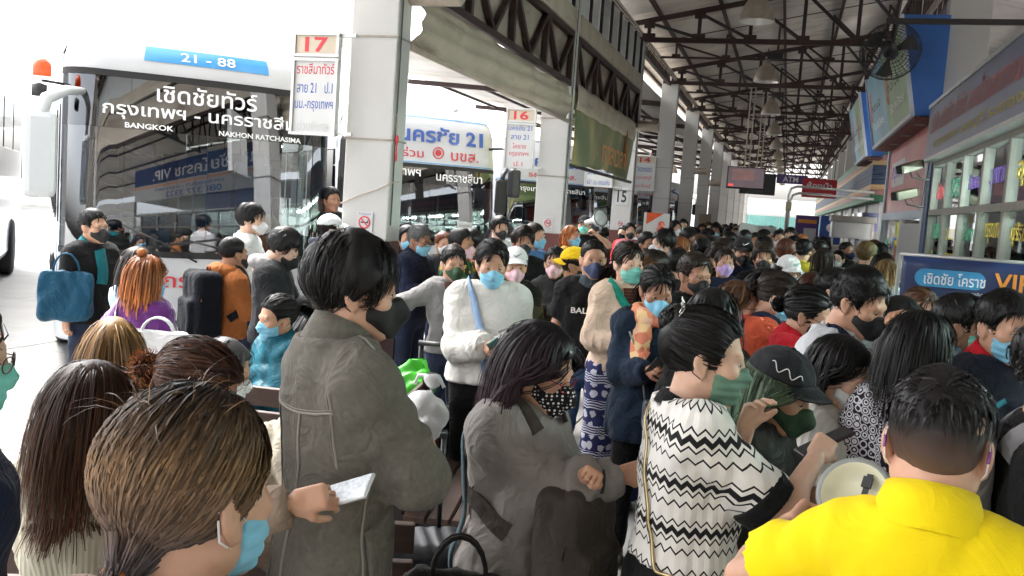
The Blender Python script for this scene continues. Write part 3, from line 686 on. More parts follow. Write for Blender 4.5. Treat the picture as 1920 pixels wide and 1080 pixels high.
# kiosks, counters
atm = empty('cash_machine', (1.30, 31.5, 0), 0, 'blue cash machine with round red and white emblem', 'cash machine', 'cash machines')
MB().box((0, 0, 1.1), (.62, .7, 2.2)).build('body', pm('atm_blue', (.025, .07, .32), rough=.4, var=.1), atm, bevel=.02)
MB().lathe([(.13, 0), (.12, .01), (0, .01)], (0, -.36, 1.82), 20, M=Matrix.Rotation(R(90), 3, 'X')).build('emblem', M_white_ink, atm)
MB().lathe([(.07, 0), (.06, .012), (0, .012)], (.04, -.366, 1.80), 16, M=Matrix.Rotation(R(90), 3, 'X')).build('emblem_dot', M_red_ink, atm)
MB().box((0, -.355, 1.2), (.4, .03, .3)).build('screen', M_black, atm)
atm2 = empty('cash_machine', (.62, 33.0, 0), 0, 'purple cash machine with pale screen beside the blue one', 'cash machine', 'cash machines')
MB().box((0, 0, 1.1), (.75, .7, 2.15)).build('body', pm('atm_purple', (.10, .04, .20), rough=.4, var=.1), atm2, bevel=.02)
MB().box((.1, -.355, 1.55), (.4, .03, .42)).build('screen', M_white_board, atm2)
MB().box((0, -.355, 1.98), (.6, .03, .12)).build('header', M_orange_ink, atm2)
ct = empty('steel_counter', (1.42, 23.2, 0), 0, 'stainless steel serving counter with shelf against the white wall', 'counter')
MB().box((0, 0, .6), (.85, 1.6, 1.2)).build('cabinet', pm('steel_panel', (.52, .52, .50), rough=.3, metal=.6, var=.08), ct, bevel=.01)
MB().box((0, 0, 1.32), (.95, 1.7, .22)).build('counter_top', M_grey_frame, ct, bevel=.01)
for sx in (-.42, .42): MB().box((sx, -.7, 1.72), (.05, .05, .6)).build('upright', M_alu, ct)
MB().box((0, -.2, 1.80), (.9, 1.0, .36)).build('glass_case', pm('case_white', (.6, .62, .6), rough=.3, var=.05), ct, bevel=.01)
MB().box((0, -.2, 2.06), (.98, 1.1, .14)).build('case_top', M_grey_frame, ct, bevel=.01)
ph = empty('phone_sign', (1.98, 22.6, 2.02), 0, 'dark square sign with white telephone handset', 'sign')
MB().box((-.2, 0, 0), (.34, .03, .42)).build('plate', pm('phone_plate', (.06, .06, .13), rough=.4, var=.1), ph)
MB().tube([(-.31, -.02, .09), (-.24, -.022, .10), (-.16, -.022, .02), (-.13, -.022, -.06)], [.03, .016, .016, .03], 8).build('handset', M_white_ink, ph)
# VIP banner across the queue
vip = empty('vip_banner', (.78, 6.9, 0), 0, 'navy vinyl banner reading VIP stretched on a frame behind the queue', 'banner')
M_vip = pm('navy_vinyl', (.018, .035, .115), rough=.3, var=.12, scale=2, spec=.6)
sheet_mesh('vinyl', lambda u, v: (u * 1.24, -.012 * math.sin(u * 9 + v * 4) * (.3 + v) - .02 * math.exp(-((u - .12 - .1 * v) / .05) ** 2), 1.69 - v * 1.0), 40, 16, M_vip, vip, .003)
MB().tube([(-.02, .012, 1.70), (1.26, .012, 1.70)], .014, 8).build('top_pole', M_alu, vip)
for x in (-.02, 1.26): MB().tube([(x, .012, 0), (x, .012, 1.70)], .014, 8).build('post', M_alu, vip)
pill = MB(); pill.add([(.30 + .16 * math.copysign(1, math.cos(a)) + .06 * math.cos(a), -.033, 1.555 + .06 * math.sin(a)) for a in np.linspace(0, 6.283, 28)[:-1]], [tuple(range(27))])
pill.build('blue_pill', pm('cyan_print', (.04, .28, .55), rough=.4, var=.1), vip)
lettering('lettering', 'เชิดชัย โคราช', M_white_ink, vip, (.33, -.037, 1.555), (1, 0, 0), width=.38, height=.085, bold=.012)
lettering('lettering', 'VIP.', M_orange_ink, vip, (.70, -.037, 1.56), (1, 0, 0), width=.26, height=.12, bold=.02)
lettering('lettering', 'นครราชสีมา - กรุงเทพ | กรุงเทพ - นครราชสีมา', M_white_ink, vip, (.62, -.037, 1.465), (1, 0, 0), width=.44, height=.03)
pb = MB(); pb.box((.70, -.032, 1.32), (.36, .004, .2)); pb.build('bus_picture', pm('bus_print', (.45, .55, .62), rough=.4, var=.4, scale=6), vip, bevel=0)
pw = MB(); pw.box((.74, -.036, 1.36), (.26, .004, .07)); pw.build('picture_window', M_black, vip)
MB().lathe([(.0, 0), (.028, 0), (.03, .09), (.012, .12), (.012, .14), (0, .14)], (.42, -.03, 1.30), 12).build('bottle_picture', pm('bottle_green', (.10, .40, .16), var=.1), vip)
# cardboard boxes and board by the far columns
for k, (x, y, z, sx, sz, c) in enumerate([(-2.9, CY[4] - .6, 1.05, .38, .5, (.34, .24, .12)), (-2.85, CY[5] + 1.0, 1.2, .42, .8, (.34, .28, .2)), (-2.9, CY[4] - 1.1, 1.2, .4, .4, (.55, .54, .5))]):
    q = empty('wall_cabinet', (x, y, z), 0, ['brown wall cabinet on the column past number 15', 'tall tan notice board two columns past number 15', 'white meter box beside the brown wall cabinet'][k], 'cabinet')
    MB().box((0, 0, sz / 2), (sx, .22, sz)).build('case', pm('cabinet%d' % k, c, rough=.6, var=.1), q, bevel=.008)
    MB().box((0, -.115, sz / 2), (sx - .05, .012, sz - .05)).build('door', pm('cabinet%d_door' % k, tuple(v * 1.08 for v in c), rough=.6, var=.1), q)
# ================================================================== BUSES
M_buswhite = pm('bus_white_paint', (.50, .515, .53), rough=.28, var=.03, scale=2, coat=.4, dirt=((.40, .40, .39), 1.6, .66))
M_busblue = pm('bus_sky_blue', (.06, .28, .58), rough=.3, var=.05, coat=.4)
M_busdeep = pm('bus_deep_blue', (.03, .10, .38), rough=.3, var=.05, coat=.4)
M_screen = glass_mat('windscreen_glass', (.34, .38, .37), .13, .8)
M_sideglass = glass_mat('bus_side_glass', (.22, .26, .28), .10, .7)
M_band = pm('black_windscreen_band', (.012, .014, .018), rough=.12, var=.05, spec=.8)
M_int = pm('bus_interior_grey', (.16, .165, .17), rough=.8, var=.15)
M_seat = pm('bus_seat_blue', (.03, .10, .22), rough=.85, var=.2)
M_lens = pm('headlamp_lens', (.6, .62, .64), rough=.1, var=.05, spec=.9)
M_amber = pm('amber_lens', (.75, .22, .02), rough=.15, var=.05)
W2, BL = 1.25, 11.0
def y0z(z):
    """front profile of the bus: how far the face leans back at height z"""
    if z < 1.2: return .04 * (1.2 - z) ** 2 * 2
    if z < 2.8: return .20 * ((z - 1.2) / 1.6) ** 1.6
    return .20 + .25 * ((z - 2.8) / .45) ** 2.2
def wz(z): return W2 - (.10 * max(0, (z - 2.75) / .5) ** 2) - .02 * max(0, .8 - z)
def outline(u, z, off=0.0):
    """u in [-1, 1] runs round the front from the left side wall (x<0) to the right; |u|>.62 is the corner and the side"""
    w = wz(z); rc = .34; y0 = y0z(z); s = -1 if u < 0 else 1; a = abs(u)
    if a <= .62:
        t = a / .62; x = s * t * (w - rc); y = y0 + .06 * t * t; n = Vector((s * .12 * t, -1, 0))
    elif a <= .92:
        t = (a - .62) / .30 * math.pi / 2; x = s * (w - rc + rc * math.sin(t)); y = y0 + .06 + rc * (1 - math.cos(t)) * .9; n = Vector((s * math.sin(t), -math.cos(t), 0))
    else:
        t = (a - .92) / .08; x = s * w; y = y0 + .06 + rc * .9 + t * .55; n = Vector((s, 0, 0))
    n.normalize()
    return Vector((x, y, z)) + n * off
def front_patch(name, u0, u1, z0, z1, mat, parent, off=0.0, nu=24, nz=10, wave=None):
    V = []
    for j in range(nz + 1):
        for i in range(nu + 1):
            u = u0 + (u1 - u0) * i / nu; z = z0 + (z1 - z0) * j / nz
            V.append(outline(u, z, off))
    F = [(j * (nu + 1) + i, j * (nu + 1) + i + 1, (j + 1) * (nu + 1) + i + 1, (j + 1) * (nu + 1) + i) for j in range(nz) for i in range(nu)]
    return link(name, raw_mesh(name, V, F, None, [mat]), parent)
def bus_text(s, mat, parent, xc, zc, width, height=None, bold=.01, off=.012):
    def warp(a, b):
        x = xc + a; z = zc + b; w = wz(z) - .34
        u = x / w * .62
        return outline(max(-.9, min(.9, u)), z, off)
    return lettering('lettering', s, mat, parent, (0, 0, 0), (1, 0, 0), width=width, height=height, bold=bold, warp=warp)
def make_bus(label, loc, rz, detail, deco):
    b = empty('coach', loc, rz, label, 'bus', 'coaches parked nose in at the platforms')
    zt = 3.25; zw = 2.80 if detail else 2.36
    front_patch('front_lower_panel', -1, 1, .32, 1.16, M_buswhite, b, nu=40, nz=12)
    front_patch('front_upper_panel', -1, 1, zw, zt, M_buswhite, b, nu=40, nz=10)
    front_patch('corner_post', -1, -.90, 1.16, zw, M_buswhite, b, nu=4)
    front_patch('corner_post', .90, 1, 1.16, zw, M_buswhite, b, nu=4)
    front_patch('windscreen', -.90, -.002, 1.16, zw, M_screen, b, nu=20)
    front_patch('windscreen', .002, .90, 1.16, zw, M_screen, b, nu=20)
    front_patch('destination_band', -.88, .88, 2.30 if detail else 2.08, zw - .02, glass_mat('tinted_band_glass', (.05, .055, .06), .08, .7), b, off=.004, nu=30, nz=6)
    front_patch('screen_seal', -.90, .90, 1.13, 1.19, M_rubber, b, off=.008, nu=30, nz=2)
    front_patch('screen_seal', -.90, .90, zw - .03, zw + .03, M_rubber, b, off=.008, nu=30, nz=2)
    # roof
    n = 16; V = []
    for yy, dz in ((outline(.0, zt).y, 0.0), (.9, .10), (1.4, .14), (BL, .14)):
        for i in range(n + 1):
            t = -1 + 2 * i / n
            q = outline(t * .92, zt) if yy < .85 else Vector((wz(zt) * t, yy, zt))
            if yy < .85: V.append((q.x, q.y, zt))
            else: V.append((wz(zt) * t, yy, zt + dz * (1 - abs(t) ** 3)))
    F = [(r * (n + 1) + i, r * (n + 1) + i + 1, (r + 1) * (n + 1) + i + 1, (r + 1) * (n + 1) + i) for r in range(3) for i in range(n)]
    link('roof', raw_mesh('roof', V, F, None, [M_buswhite]), b)
    ys = outline(.999, 1.0).y - .02
    for s in (-1, 1):
        x = s * W2
        sw = MB(); sw.bbox((min(x, x - s * .05), ys, .32), (max(x, x - s * .05), BL, 1.35)); sw.bbox((min(x, x - s * .05), ys, 2.55), (max(x, x - s * .05), BL, 3.0)); sw.build('side_wall', M_buswhite, b)
        MB().add([(x, ys, 3.0), (x, BL, 3.0), (s * wz(zt), BL, zt), (s * wz(zt), ys, zt)], [(0, 1, 2, 3)]).build('roof_edge', M_buswhite, b)
        MB().bbox((x - .004 if s > 0 else x - .004, ys + .2, .55), (x + .004, BL, .95)).build('colour_stripe', M_busblue, b)
        npn = 6 if not detail else 7
        for k in range(npn):
            a = ys + .25 + k * (BL - ys - .4) / npn; c = ys + .19 + (k + 1) * (BL - ys - .4) / npn
            if detail and s > 0 and k == 0: continue
            MB().bbox((x - .012, a, 1.37), (x + .003, c, 2.53)).build('side_window', M_sideglass, b)
            MB().bbox((x - .02, c, 1.35), (x + .004, c + .06, 2.55)).build('window_post', M_band if detail else M_buswhite, b)
        for k, yy in enumerate((2.1, 7.6)):
            wh = MB(); Mw = Matrix.Rotation(R(90), 3, 'Y')
            wh.lathe([(.28, -.13), (.44, -.13), (.49, -.10), (.49, .10), (.44, .13), (.28, .13)], (s * (W2 - .15), yy, .49), 26, M=Mw)
            o = wh.build('wheel', M_rubber, b)
            rm = MB(); rm.lathe([(.0, .09), (.1, .10), (.12, .04), (.27, .04), (.29, .13)], (s * (W2 - .15), yy, .49), 20, M=Mw if s > 0 else Matrix.Rotation(R(-90), 3, 'Y')); rm.build('rim', M_alu, o)
    MB().bbox((-W2 + .06, BL - .06, .32), (W2 - .06, BL, zt)).build('rear_wall', M_buswhite, b)
    MB().bbox((-W2 + .07, .5, .30), (W2 - .07, BL - .07, .36)).build('floor_pan', M_rubber, b)
    MB().bbox((-W2 + .07, .55, .95), (W2 - .07, BL - .07, 1.0)).build('saloon_floor', M_int, b)
    # inside: dashboard, seats, wheel
    d = MB(); d.bbox((-1.08, .28, .98), (.62, .74, 1.22)); d.build('dashboard', M_int, b, bevel=.03)
    if detail:
        for r_ in range(4):
            for xx in (-.85, -.38, .38, .85):
                st = MB(); yy = 2.0 + r_ * 1.3; st.box((xx, yy, 1.35), (.42, .45, .14)); st.box((xx, yy + .24, 1.75), (.42, .12, .75)); st.box((xx, yy + .22, 2.18), (.26, .10, .16))
                st.build('seat', M_seat, b, bevel=.02)
        sw_ = MB(); Mw = Matrix.Rotation(R(-28), 3, 'X')
        sw_.tube([Vector((-.62, .95, 1.42)) + Mw @ Vector((.23 * math.cos(a), .23 * math.sin(a), 0)) for a in np.linspace(0, 6.2832, 22)], .016, 6, caps=False)
        sw_.tube([(-.62, .95, 1.42), (-.62, .85, 1.1)], .03, 8); sw_.bar(Vector((-.62, .95, 1.42)) + Mw @ Vector((-.22, 0, 0)), Vector((-.62, .95, 1.42)) + Mw @ Vector((.22, 0, 0)), .03, .02)
        sw_.build('steering_wheel', M_black, b)
        MB().box((-.1, .50, 1.27), (.7, .22, .10)).build('dash_tray', pm('tray_cream', (.5, .46, .36), var=.1), b, bevel=.01)
        MB().box((.12, .30, 1.36), (.13, .01, .14)).build('permit_sticker', pm('sticker_pink', (.6, .3, .32), var=.2), b)
        MB().box((.12, .293, 1.36), (.09, .004, .10)).build('permit_print', pm('sticker_lilac', (.45, .42, .6), var=.2), b)
        cl = MB(); cl.tube([(.72, .42, 1.3), (.70, .42, 1.75), (.86, .42, 1.75), (.88, .42, 1.3), (.72, .42, 1.3)], .012, 8); cl.build('grab_rail', M_alu, b)
        cb = MB(); cb.lathe([(.0, 0), (.12, .02), (.16, .12), (.12, .26), (.06, .34), (0, .36)], (.72, .62, 1.22), 10); cb.build('yellow_cloth', pm('yellow_cloth', (.45, .42, .05), var=.3), b)
        MB().box((-.45, .48, 1.29), (.36, .2, .13)).build('blue_box', pm('blue_tray', (.08, .25, .5), var=.2), b, bevel=.015)
        # door leaf on the platform side
        dr = MB(); dr.bbox((W2 - .02, .92, .4), (W2 + .02, .98, 2.55)); dr.bbox((W2 - .02, 1.55, .4), (W2 + .02, 1.61, 2.55)); dr.bbox((W2 - .021, .98, 2.49), (W2 + .019, 1.55, 2.55)); dr.build('door_frame', M_alu, b)
    # wipers
    for s in (-1, 1):
        wp = MB(); p0 = outline(s * .05 if s < 0 else .40, 1.10, .03); p1 = outline(-.50 if s < 0 else -.10, 1.30 if s > 0 else 1.42, .03)
        wp.tube([p0, (p0 + p1) / 2 + Vector((0, -.03, .02)), p1], .011, 6)
        q0 = outline(-.82 if s < 0 else -.28, 1.16 if s < 0 else 1.24, .022); q1 = outline(-.20 if s < 0 else .42, 1.47 if s < 0 else 1.40, .022)
        wp.bar(q0, q1, .012, .02); wp.build('wiper', M_black, b)
    # bumper, lamps, plate
    front_patch('bumper', -.97, .97, .34, .60, M_buswhite, b, off=.035, nu=36, nz=6)
    front_patch('bumper_grille', -.5, .5, .44, .54, M_black, b, off=.040, nu=20, nz=3)
    for s in (-1, 1):
        front_patch('headlight', s * .58, s * .80, .66, .84, M_lens, b, off=.010, nu=10, nz=5)
        front_patch('indicator', s * .81, s * .88, .66, .84, M_amber, b, off=.011, nu=6, nz=5)
    # mirrors
    mm = MB(); mm.box((-1.42, -.20, 2.0), (.26, .13, .74)); o = mm.build('mirror', M_buswhite if detail else M_black, b, bevel=.055)
    MB().box((-1.42, -.13, 1.98), (.21, .012, .62)).build('mirror_glass', pm('mirror_face', (.7, .72, .74), rough=.03, metal=1, var=0), o)
    MB().tube([(-1.02, .40, 2.62), (-1.22, .0, 2.58), (-1.38, -.18, 2.48), (-1.42, -.2, 2.30)], [.03, .045, .055, .05], 10).build('mirror_arm', M_buswhite if detail else M_black, b)
    ma = MB(); ma.tube([(1.08, .36, 2.72), (1.20, .0, 2.74), (1.30, -.30, 2.62), (1.28, -.34, 2.42)], .022, 8); ma.build('mirror_arm', M_black if not detail else M_buswhite, b)
    MB().box((1.26, -.36, 2.18), (.20, .14, .46)).build('mirror', M_black, b, bevel=.05)
    deco(b)
    return b
def deco17(b):
    w = M_white_ink
    front_patch('number_panel', -.40, .40, 2.95, 3.09, M_busblue, b, off=.006, nu=18, nz=4)
    bus_text('21 - 88', w, b, 0, 3.02, .50, .085, off=.014)
    bus_text('เชิดชัยทัวร์', w, b, .0, 2.66, .92, .17, .012)
    bus_text('กรุงเทพฯ - นครราชสีมา', w, b, .0, 2.47, 1.84, .17, .012)
    bus_text('BANGKOK', w, b, -.52, 2.335, .42, .05, .02)
    bus_text('NAKHON RATCHASIMA', w, b, .50, 2.335, .80, .05, .02)
    bus_text('รถร่วม', M_red_ink, b, -.18, .93, .62, .16, .01)
    bus_text('บขส.', M_red_ink, b, .52, .93, .44, .13, .01)
    em = MB(); em.lathe([(.075, 0), (.075, .006), (.06, .006), (.06, 0)], tuple(outline(.10, .94, .012)), 18, M=Matrix.Rotation(R(90), 3, 'X')); em.build('round_emblem', M_red_ink, b)
    for k, (z, y, mt) in enumerate(((1.05, 1.0, M_busblue), (.75, .95, M_busdeep), (1.2, 1.7, M_busblue))):
        MB().add([(-W2 - .006, y, z - .28), (-W2 - .006, y + 1.6, z - .05), (-W2 - .006, y + 1.6, z + .10), (-W2 - .006, y, z - .12)], [(0, 1, 2, 3)]).build('swoosh_stripe', mt, b)
    MB().lathe([(.0, 0), (.10, .02), (.10, .05), (0, .06)], (-W2 - .01, 1.4, .95), 14, M=Matrix.Rotation(R(-90), 3, 'Y')).build('fuel_cap', M_black, b)
    # amber beacon and side camera on the left corner
    MB().lathe([(.0, 0), (.075, 0), (.075, .10), (.05, .15), (0, .16)], (-1.42, .22, 2.70), 16).build('amber_beacon', pm('lit_amber', (.7, .06, .015), rough=.2, emit=.10, ecol=(1, .10, .02), var=0), b)
    MB().lathe([(.0, 0), (.06, 0), (.065, .10), (0, .12)], (-1.44, .2, 2.52), 14).build('side_lamp', M_black, b)
    MB().tube([(-1.1, .5, 2.66), (-1.3, .3, 2.66), (-1.42, .22, 2.66)], .014, 6).build('beacon_arm', M_black, b)
def deco16(b):
    bus_text('นครชัย 21', M_busdeep, b, .22, 2.86, 1.45, .26, .03)
    bus_text('รถร่วม', M_red_ink, b, -.40, 2.56, .6, .15, .008)
    bus_text('บขส.', M_red_ink, b, .62, 2.55, .5, .14, .008)
    em = MB(); em.lathe([(.095, 0), (.095, .006), (.078, .006), (.078, 0)], tuple(outline(.10, 2.58, .014)), 18, M=Matrix.Rotation(R(90), 3, 'X')); em.build('round_emblem', M_red_ink, b); em = MB(); em.lathe([(0, .006), (.03, .006), (.05, 0)], tuple(outline(.10, 2.58, .014)), 18, M=Matrix.Rotation(R(90), 3, 'X')); em.build('round_emblem', M_red_ink, b)
    front_patch('blue_pinstripe', -.9, .9, 2.40, 2.415, M_busblue, b, off=.006, nu=24, nz=1)
    front_patch('blue_pinstripe', -.9, .9, 3.12, 3.135, M_busblue, b, off=.006, nu=24, nz=1)
    bus_text('กรุงเทพฯ', M_white_ink, b, -.5, 2.22, .7, .15, .012)
    bus_text('นครราชสีมา', M_white_ink, b, .52, 2.22, .82, .15, .012)
    MB().box(outline(.42, 1.42, .02), (.26, .006, .2)).build('paper_notice', M_white_board, b)
    lettering('lettering', 'ไปกรุงเทพฯ', M_black_ink, b, outline(.42, 1.46, .028), (1, 0, 0), width=.2, height=.05)
    lettering('lettering', '14.00 น.', M_black_ink, b, outline(.42, 1.38, .028), (1, 0, 0), width=.14, height=.04)
    for xx in (-.5, .5): MB().lathe([(0, 0), (.05, 0), (.05, .06), (0, .08)], (xx, .42, zt_ + .02), 10).build('marker_lamp', M_lens, b)
zt_ = 3.25
def deco_plain(txt, txt2=None):
    def f(b):
        bus_text(txt, M_busdeep, b, .0, 2.86, 1.3, .24, .03)
        bus_text('รถร่วม บขส.', M_red_ink, b, .0, 2.56, 1.2, .13, .008)
        bus_text(txt2 or 'กรุงเทพฯ - นครราชสีมา', M_white_ink, b, 0, 2.22, 1.7, .15, .012)
        front_patch('blue_pinstripe', -.9, .9, 2.40, 2.415, M_busblue, b, off=.006, nu=24, nz=1)
    return f
def bus_pose(L, a_deg):
    """front left (viewer) corner on the ground and nose direction"""
    a = R(a_deg); t = Vector((math.cos(a), math.sin(a), 0))
    return Vector((L[0], L[1], 0)) + t * W2, a
for (L, a, lab, det, dc) in [
    ((-6.2, 6.85), 43, 'white and blue coach with route panel 21 - 88 and Bangkok lettering', True, deco17),
    ((-6.3, 12.85), 43, 'white coach with large blue 21 lettering behind column 17', False, deco16),
    ((-5.9, 19.3), 43, 'white coach with black mirrors parked behind column 16', False, deco_plain('นครชัย 21')),
    ((-5.9, 25.8), 43, 'white coach standing under the canopy past the green awning', False, deco_plain('สุรนารายณ์', 'นครราชสีมา - สุรินทร์')),
    ((-5.9, 32.2), 43, 'white coach standing second past the green awning', False, deco_plain('แอร์โคราช', 'ชลบุรี - สุรินทร์')),
    ((-5.9, 38.6), 43, 'white coach farthest along the bays', False, deco_plain('สุรินทร์', 'โคราช - สุรินทร์'))]:
    p, a = bus_pose(L, a)
    make_bus(lab, p, a, det, dc)
# white bus side seen at the left edge, far over the yard
fb = empty('coach', (-12.2, 10.3, 0), R(40), 'white coach with louvred side panel standing across the yard', 'bus', 'coaches parked nose in at the platforms')
MB().box((0, 0, 1.9), (2.5, 10, 3.1)).build('body', M_buswhite, fb, bevel=.12)
for k in range(6): MB().box((1.26, -4.5, 1.2 + k * .16), (.03, .5, .09)).build('louvre', M_black, fb)
for k in range(5): MB().box((1.26, -3.2 + k * 1.7, 2.6), (.02, 1.5, .8)).build('side_window', M_sideglass, fb)
for yy in (-3, 3): MB().lathe([(0, -.14), (.46, -.14), (.5, -.1), (.5, .1), (.46, .14), (0, .14)], (1.15, yy, .5), 22, M=Matrix.Rotation(R(90), 3, 'Y')).build('wheel', M_rubber, fb)
# ================================================================== PEOPLE: surfaces from distance fields
def surface_net(F, lo, h):
    s = F < 0; nx, ny, nz = F.shape
    c = s[:-1, :-1, :-1].astype(np.int8)
    for dx in (0, 1):
        for dy in (0, 1):
            for dz in (0, 1):
                if dx + dy + dz: c = c + s[dx:nx - 1 + dx, dy:ny - 1 + dy, dz:nz - 1 + dz]
    act = (c > 0) & (c < 8)
    I = np.argwhere(act)
    if not len(I): return np.zeros((0, 3)), np.zeros((0, 4), int)
    off = np.array([(a, b, d) for a in (0, 1) for b in (0, 1) for d in (0, 1)])
    val = np.stack([F[I[:, 0] + o[0], I[:, 1] + o[1], I[:, 2] + o[2]] for o in off])
    P = np.zeros((len(I), 3)); n = np.zeros(len(I))
    for a in range(8):
        for b in range(a + 1, 8):
            d = off[b] - off[a]
            if np.abs(d).sum() != 1: continue
            m = (val[a] < 0) != (val[b] < 0)
            t = val[a][m] / (val[a][m] - val[b][m])
            P[m] += off[a] + t[:, None] * d; n[m] += 1
    V = (I + P / np.maximum(n, 1)[:, None]) * h + lo
    idx = -np.ones(act.shape, np.int64); idx[tuple(I.T)] = np.arange(len(I))
    Q = []
    for ax in range(3):
        a = [slice(None)] * 3; b = [slice(None)] * 3; a[ax] = slice(0, -1); b[ax] = slice(1, None)
        s0 = s[tuple(a)]; cr = s0 != s[tuple(b)]
        E_ = np.argwhere(cr); o1, o2 = (ax + 1) % 3, (ax + 2) % 3
        ok = (E_[:, o1] > 0) & (E_[:, o2] > 0) & (E_[:, o1] < F.shape[o1] - 1) & (E_[:, o2] < F.shape[o2] - 1)
        E_ = E_[ok]; inside = s0[tuple(E_.T)]
        def cell(d1, d2):
            q = E_.copy(); q[:, o1] -= d1; q[:, o2] -= d2; return idx[tuple(q.T)]
        q = np.stack([cell(1, 1), cell(0, 1), cell(0, 0), cell(1, 0)], 1)
        q[~inside] = q[~inside][:, ::-1]
        Q.append(q)
    Q = np.concatenate(Q); Q = Q[(Q >= 0).all(1)]
    return V, Q
def nrm(v): v = np.asarray(v, float); return v / max(np.linalg.norm(v), 1e-9)
class Fld:
    def __init__(s, lo, hi, h):
        s.lo = np.array(lo, float); s.h = h
        s.n = np.ceil((np.array(hi) - s.lo) / h).astype(int) + 1
        s.ax = [(s.lo[i] + h * np.arange(s.n[i])).astype(np.float32) for i in range(3)]
        s.F = np.full(s.n, 1.0, np.float32)
    def sub(s, lo, hi):
        sl = tuple(slice(max(0, int((lo[i] - s.lo[i]) / s.h)), max(0, min(s.n[i], int((hi[i] - s.lo[i]) / s.h) + 2))) for i in range(3))
        return sl, s.ax[0][sl[0]][:, None, None], s.ax[1][sl[1]][None, :, None], s.ax[2][sl[2]][None, None, :]
    def all(s): return s.ax[0][:, None, None], s.ax[1][None, :, None], s.ax[2][None, None, :]
    def mix(s, sl, d, k):
        a = s.F[sl]
        if a.size == 0: return
        if k <= 0: s.F[sl] = np.minimum(a, d); return
        h = np.clip(.5 + .5 * (a - d) / k, 0, 1); s.F[sl] = a * (1 - h) + d * h - k * h * (1 - h)
    def cone(s, a, b, ra, rb, k=.02, cap=False, wr=None, flat=None):
        a = np.asarray(a, float); b = np.asarray(b, float); m = max(ra, rb) + k + 2.5 * s.h + (wr[0] if wr else 0)
        sl, X, Y, Z = s.sub(np.minimum(a, b) - m, np.maximum(a, b) + m)
        v = b - a; L2 = max(v @ v, 1e-9); L = math.sqrt(L2)
        dx, dy, dz = X - a[0], Y - a[1], Z - a[2]
        t0 = (dx * v[0] + dy * v[1] + dz * v[2]) / L2; t = np.clip(t0, 0, 1)
        d = np.sqrt((dx - t * v[0]) ** 2 + (dy - t * v[1]) ** 2 + (dz - t * v[2]) ** 2)
        r = ra + (rb - ra) * t
        if wr:  # wrinkles running round the limb: amplitude, wavelength, phase
            r = r + wr[0] * np.sin(t0 * L / wr[1] * 6.283 + wr[2] + 9 * dx + 7 * dz) * np.sin(t0 * L * 17 + wr[2] * 2 + 14 * dy)
        d = d - r
        if cap: d = np.maximum(d, (t0 - 1) * L)
        s.mix(sl, d, k)
    def ell(s, c, R_, k=.02, M=None, carve=False):
        c = np.asarray(c, float); R_ = np.asarray(R_, float); m = R_.max() + k + 2.5 * s.h
        sl, X, Y, Z = s.sub(c - m, c + m)
        q = [X - c[0], Y - c[1], Z - c[2]]
        if M is not None: q = [q[0] * M[0][i] + q[1] * M[1][i] + q[2] * M[2][i] for i in range(3)]
        k0 = np.sqrt((q[0] / R_[0]) ** 2 + (q[1] / R_[1]) ** 2 + (q[2] / R_[2]) ** 2)
        k1 = np.sqrt((q[0] / R_[0] ** 2) ** 2 + (q[1] / R_[1] ** 2) ** 2 + (q[2] / R_[2] ** 2) ** 2)
        d = np.where(k1 > 1e-6, k0 * (k0 - 1) / np.maximum(k1, 1e-6), -R_.min())
        if carve:
            a = s.F[sl]; dd = -d; h = np.clip(.5 - .5 * (a - dd) / max(k, 1e-4), 0, 1); s.F[sl] = a * (1 - h) + dd * h + k * h * (1 - h)
        else: s.mix(sl, d, k)
    def rbox(s, c, half, r, k=.01, M=None):
        c = np.asarray(c, float); half = np.asarray(half, float); m = np.linalg.norm(half) + k + 2.5 * s.h
        sl, X, Y, Z = s.sub(c - m, c + m); q = [X - c[0], Y - c[1], Z - c[2]]
        if M is not None: q = [q[0] * M[0][i] + q[1] * M[1][i] + q[2] * M[2][i] for i in range(3)]
        e = [np.abs(q[i]) - (half[i] - r) for i in range(3)]
        d = np.sqrt(sum(np.maximum(x, 0) ** 2 for x in e)) + np.minimum(np.maximum(np.maximum(e[0], e[1]), e[2]), 0) - r
        s.mix(sl, d, k)
    def torso(s, M, st, infl, k, z0, z1, pw=2.3):
        """st rows: z, half width, half depth, y centre - in torso frame M (3x3 rot columns, origin)"""
        Rm, o = M; X, Y, Z = s.all(); q0, q1, q2 = X - o[0], Y - o[1], Z - o[2]
        x = q0 * Rm[0][0] + q1 * Rm[1][0] + q2 * Rm[2][0]; y = q0 * Rm[0][1] + q1 * Rm[1][1] + q2 * Rm[2][1]; z = q0 * Rm[0][2] + q1 * Rm[1][2] + q2 * Rm[2][2]
        st = np.array(st); sh = z.shape
        w = np.interp(z.ravel(), st[:, 0], st[:, 1]).reshape(sh) + infl; d_ = np.interp(z.ravel(), st[:, 0], st[:, 2]).reshape(sh) + infl; cy = np.interp(z.ravel(), st[:, 0], st[:, 3]).reshape(sh)
        r = (np.abs(x / w) ** pw + np.abs((y - cy) / d_) ** pw) ** (1 / pw)
        d = (r - 1) * np.minimum(w, d_) * .9
        d = np.maximum(d, np.maximum(z - z1, z0 - z)).astype(np.float32)
        s.mix((slice(None),) * 3, d, k)
        return x, y, z
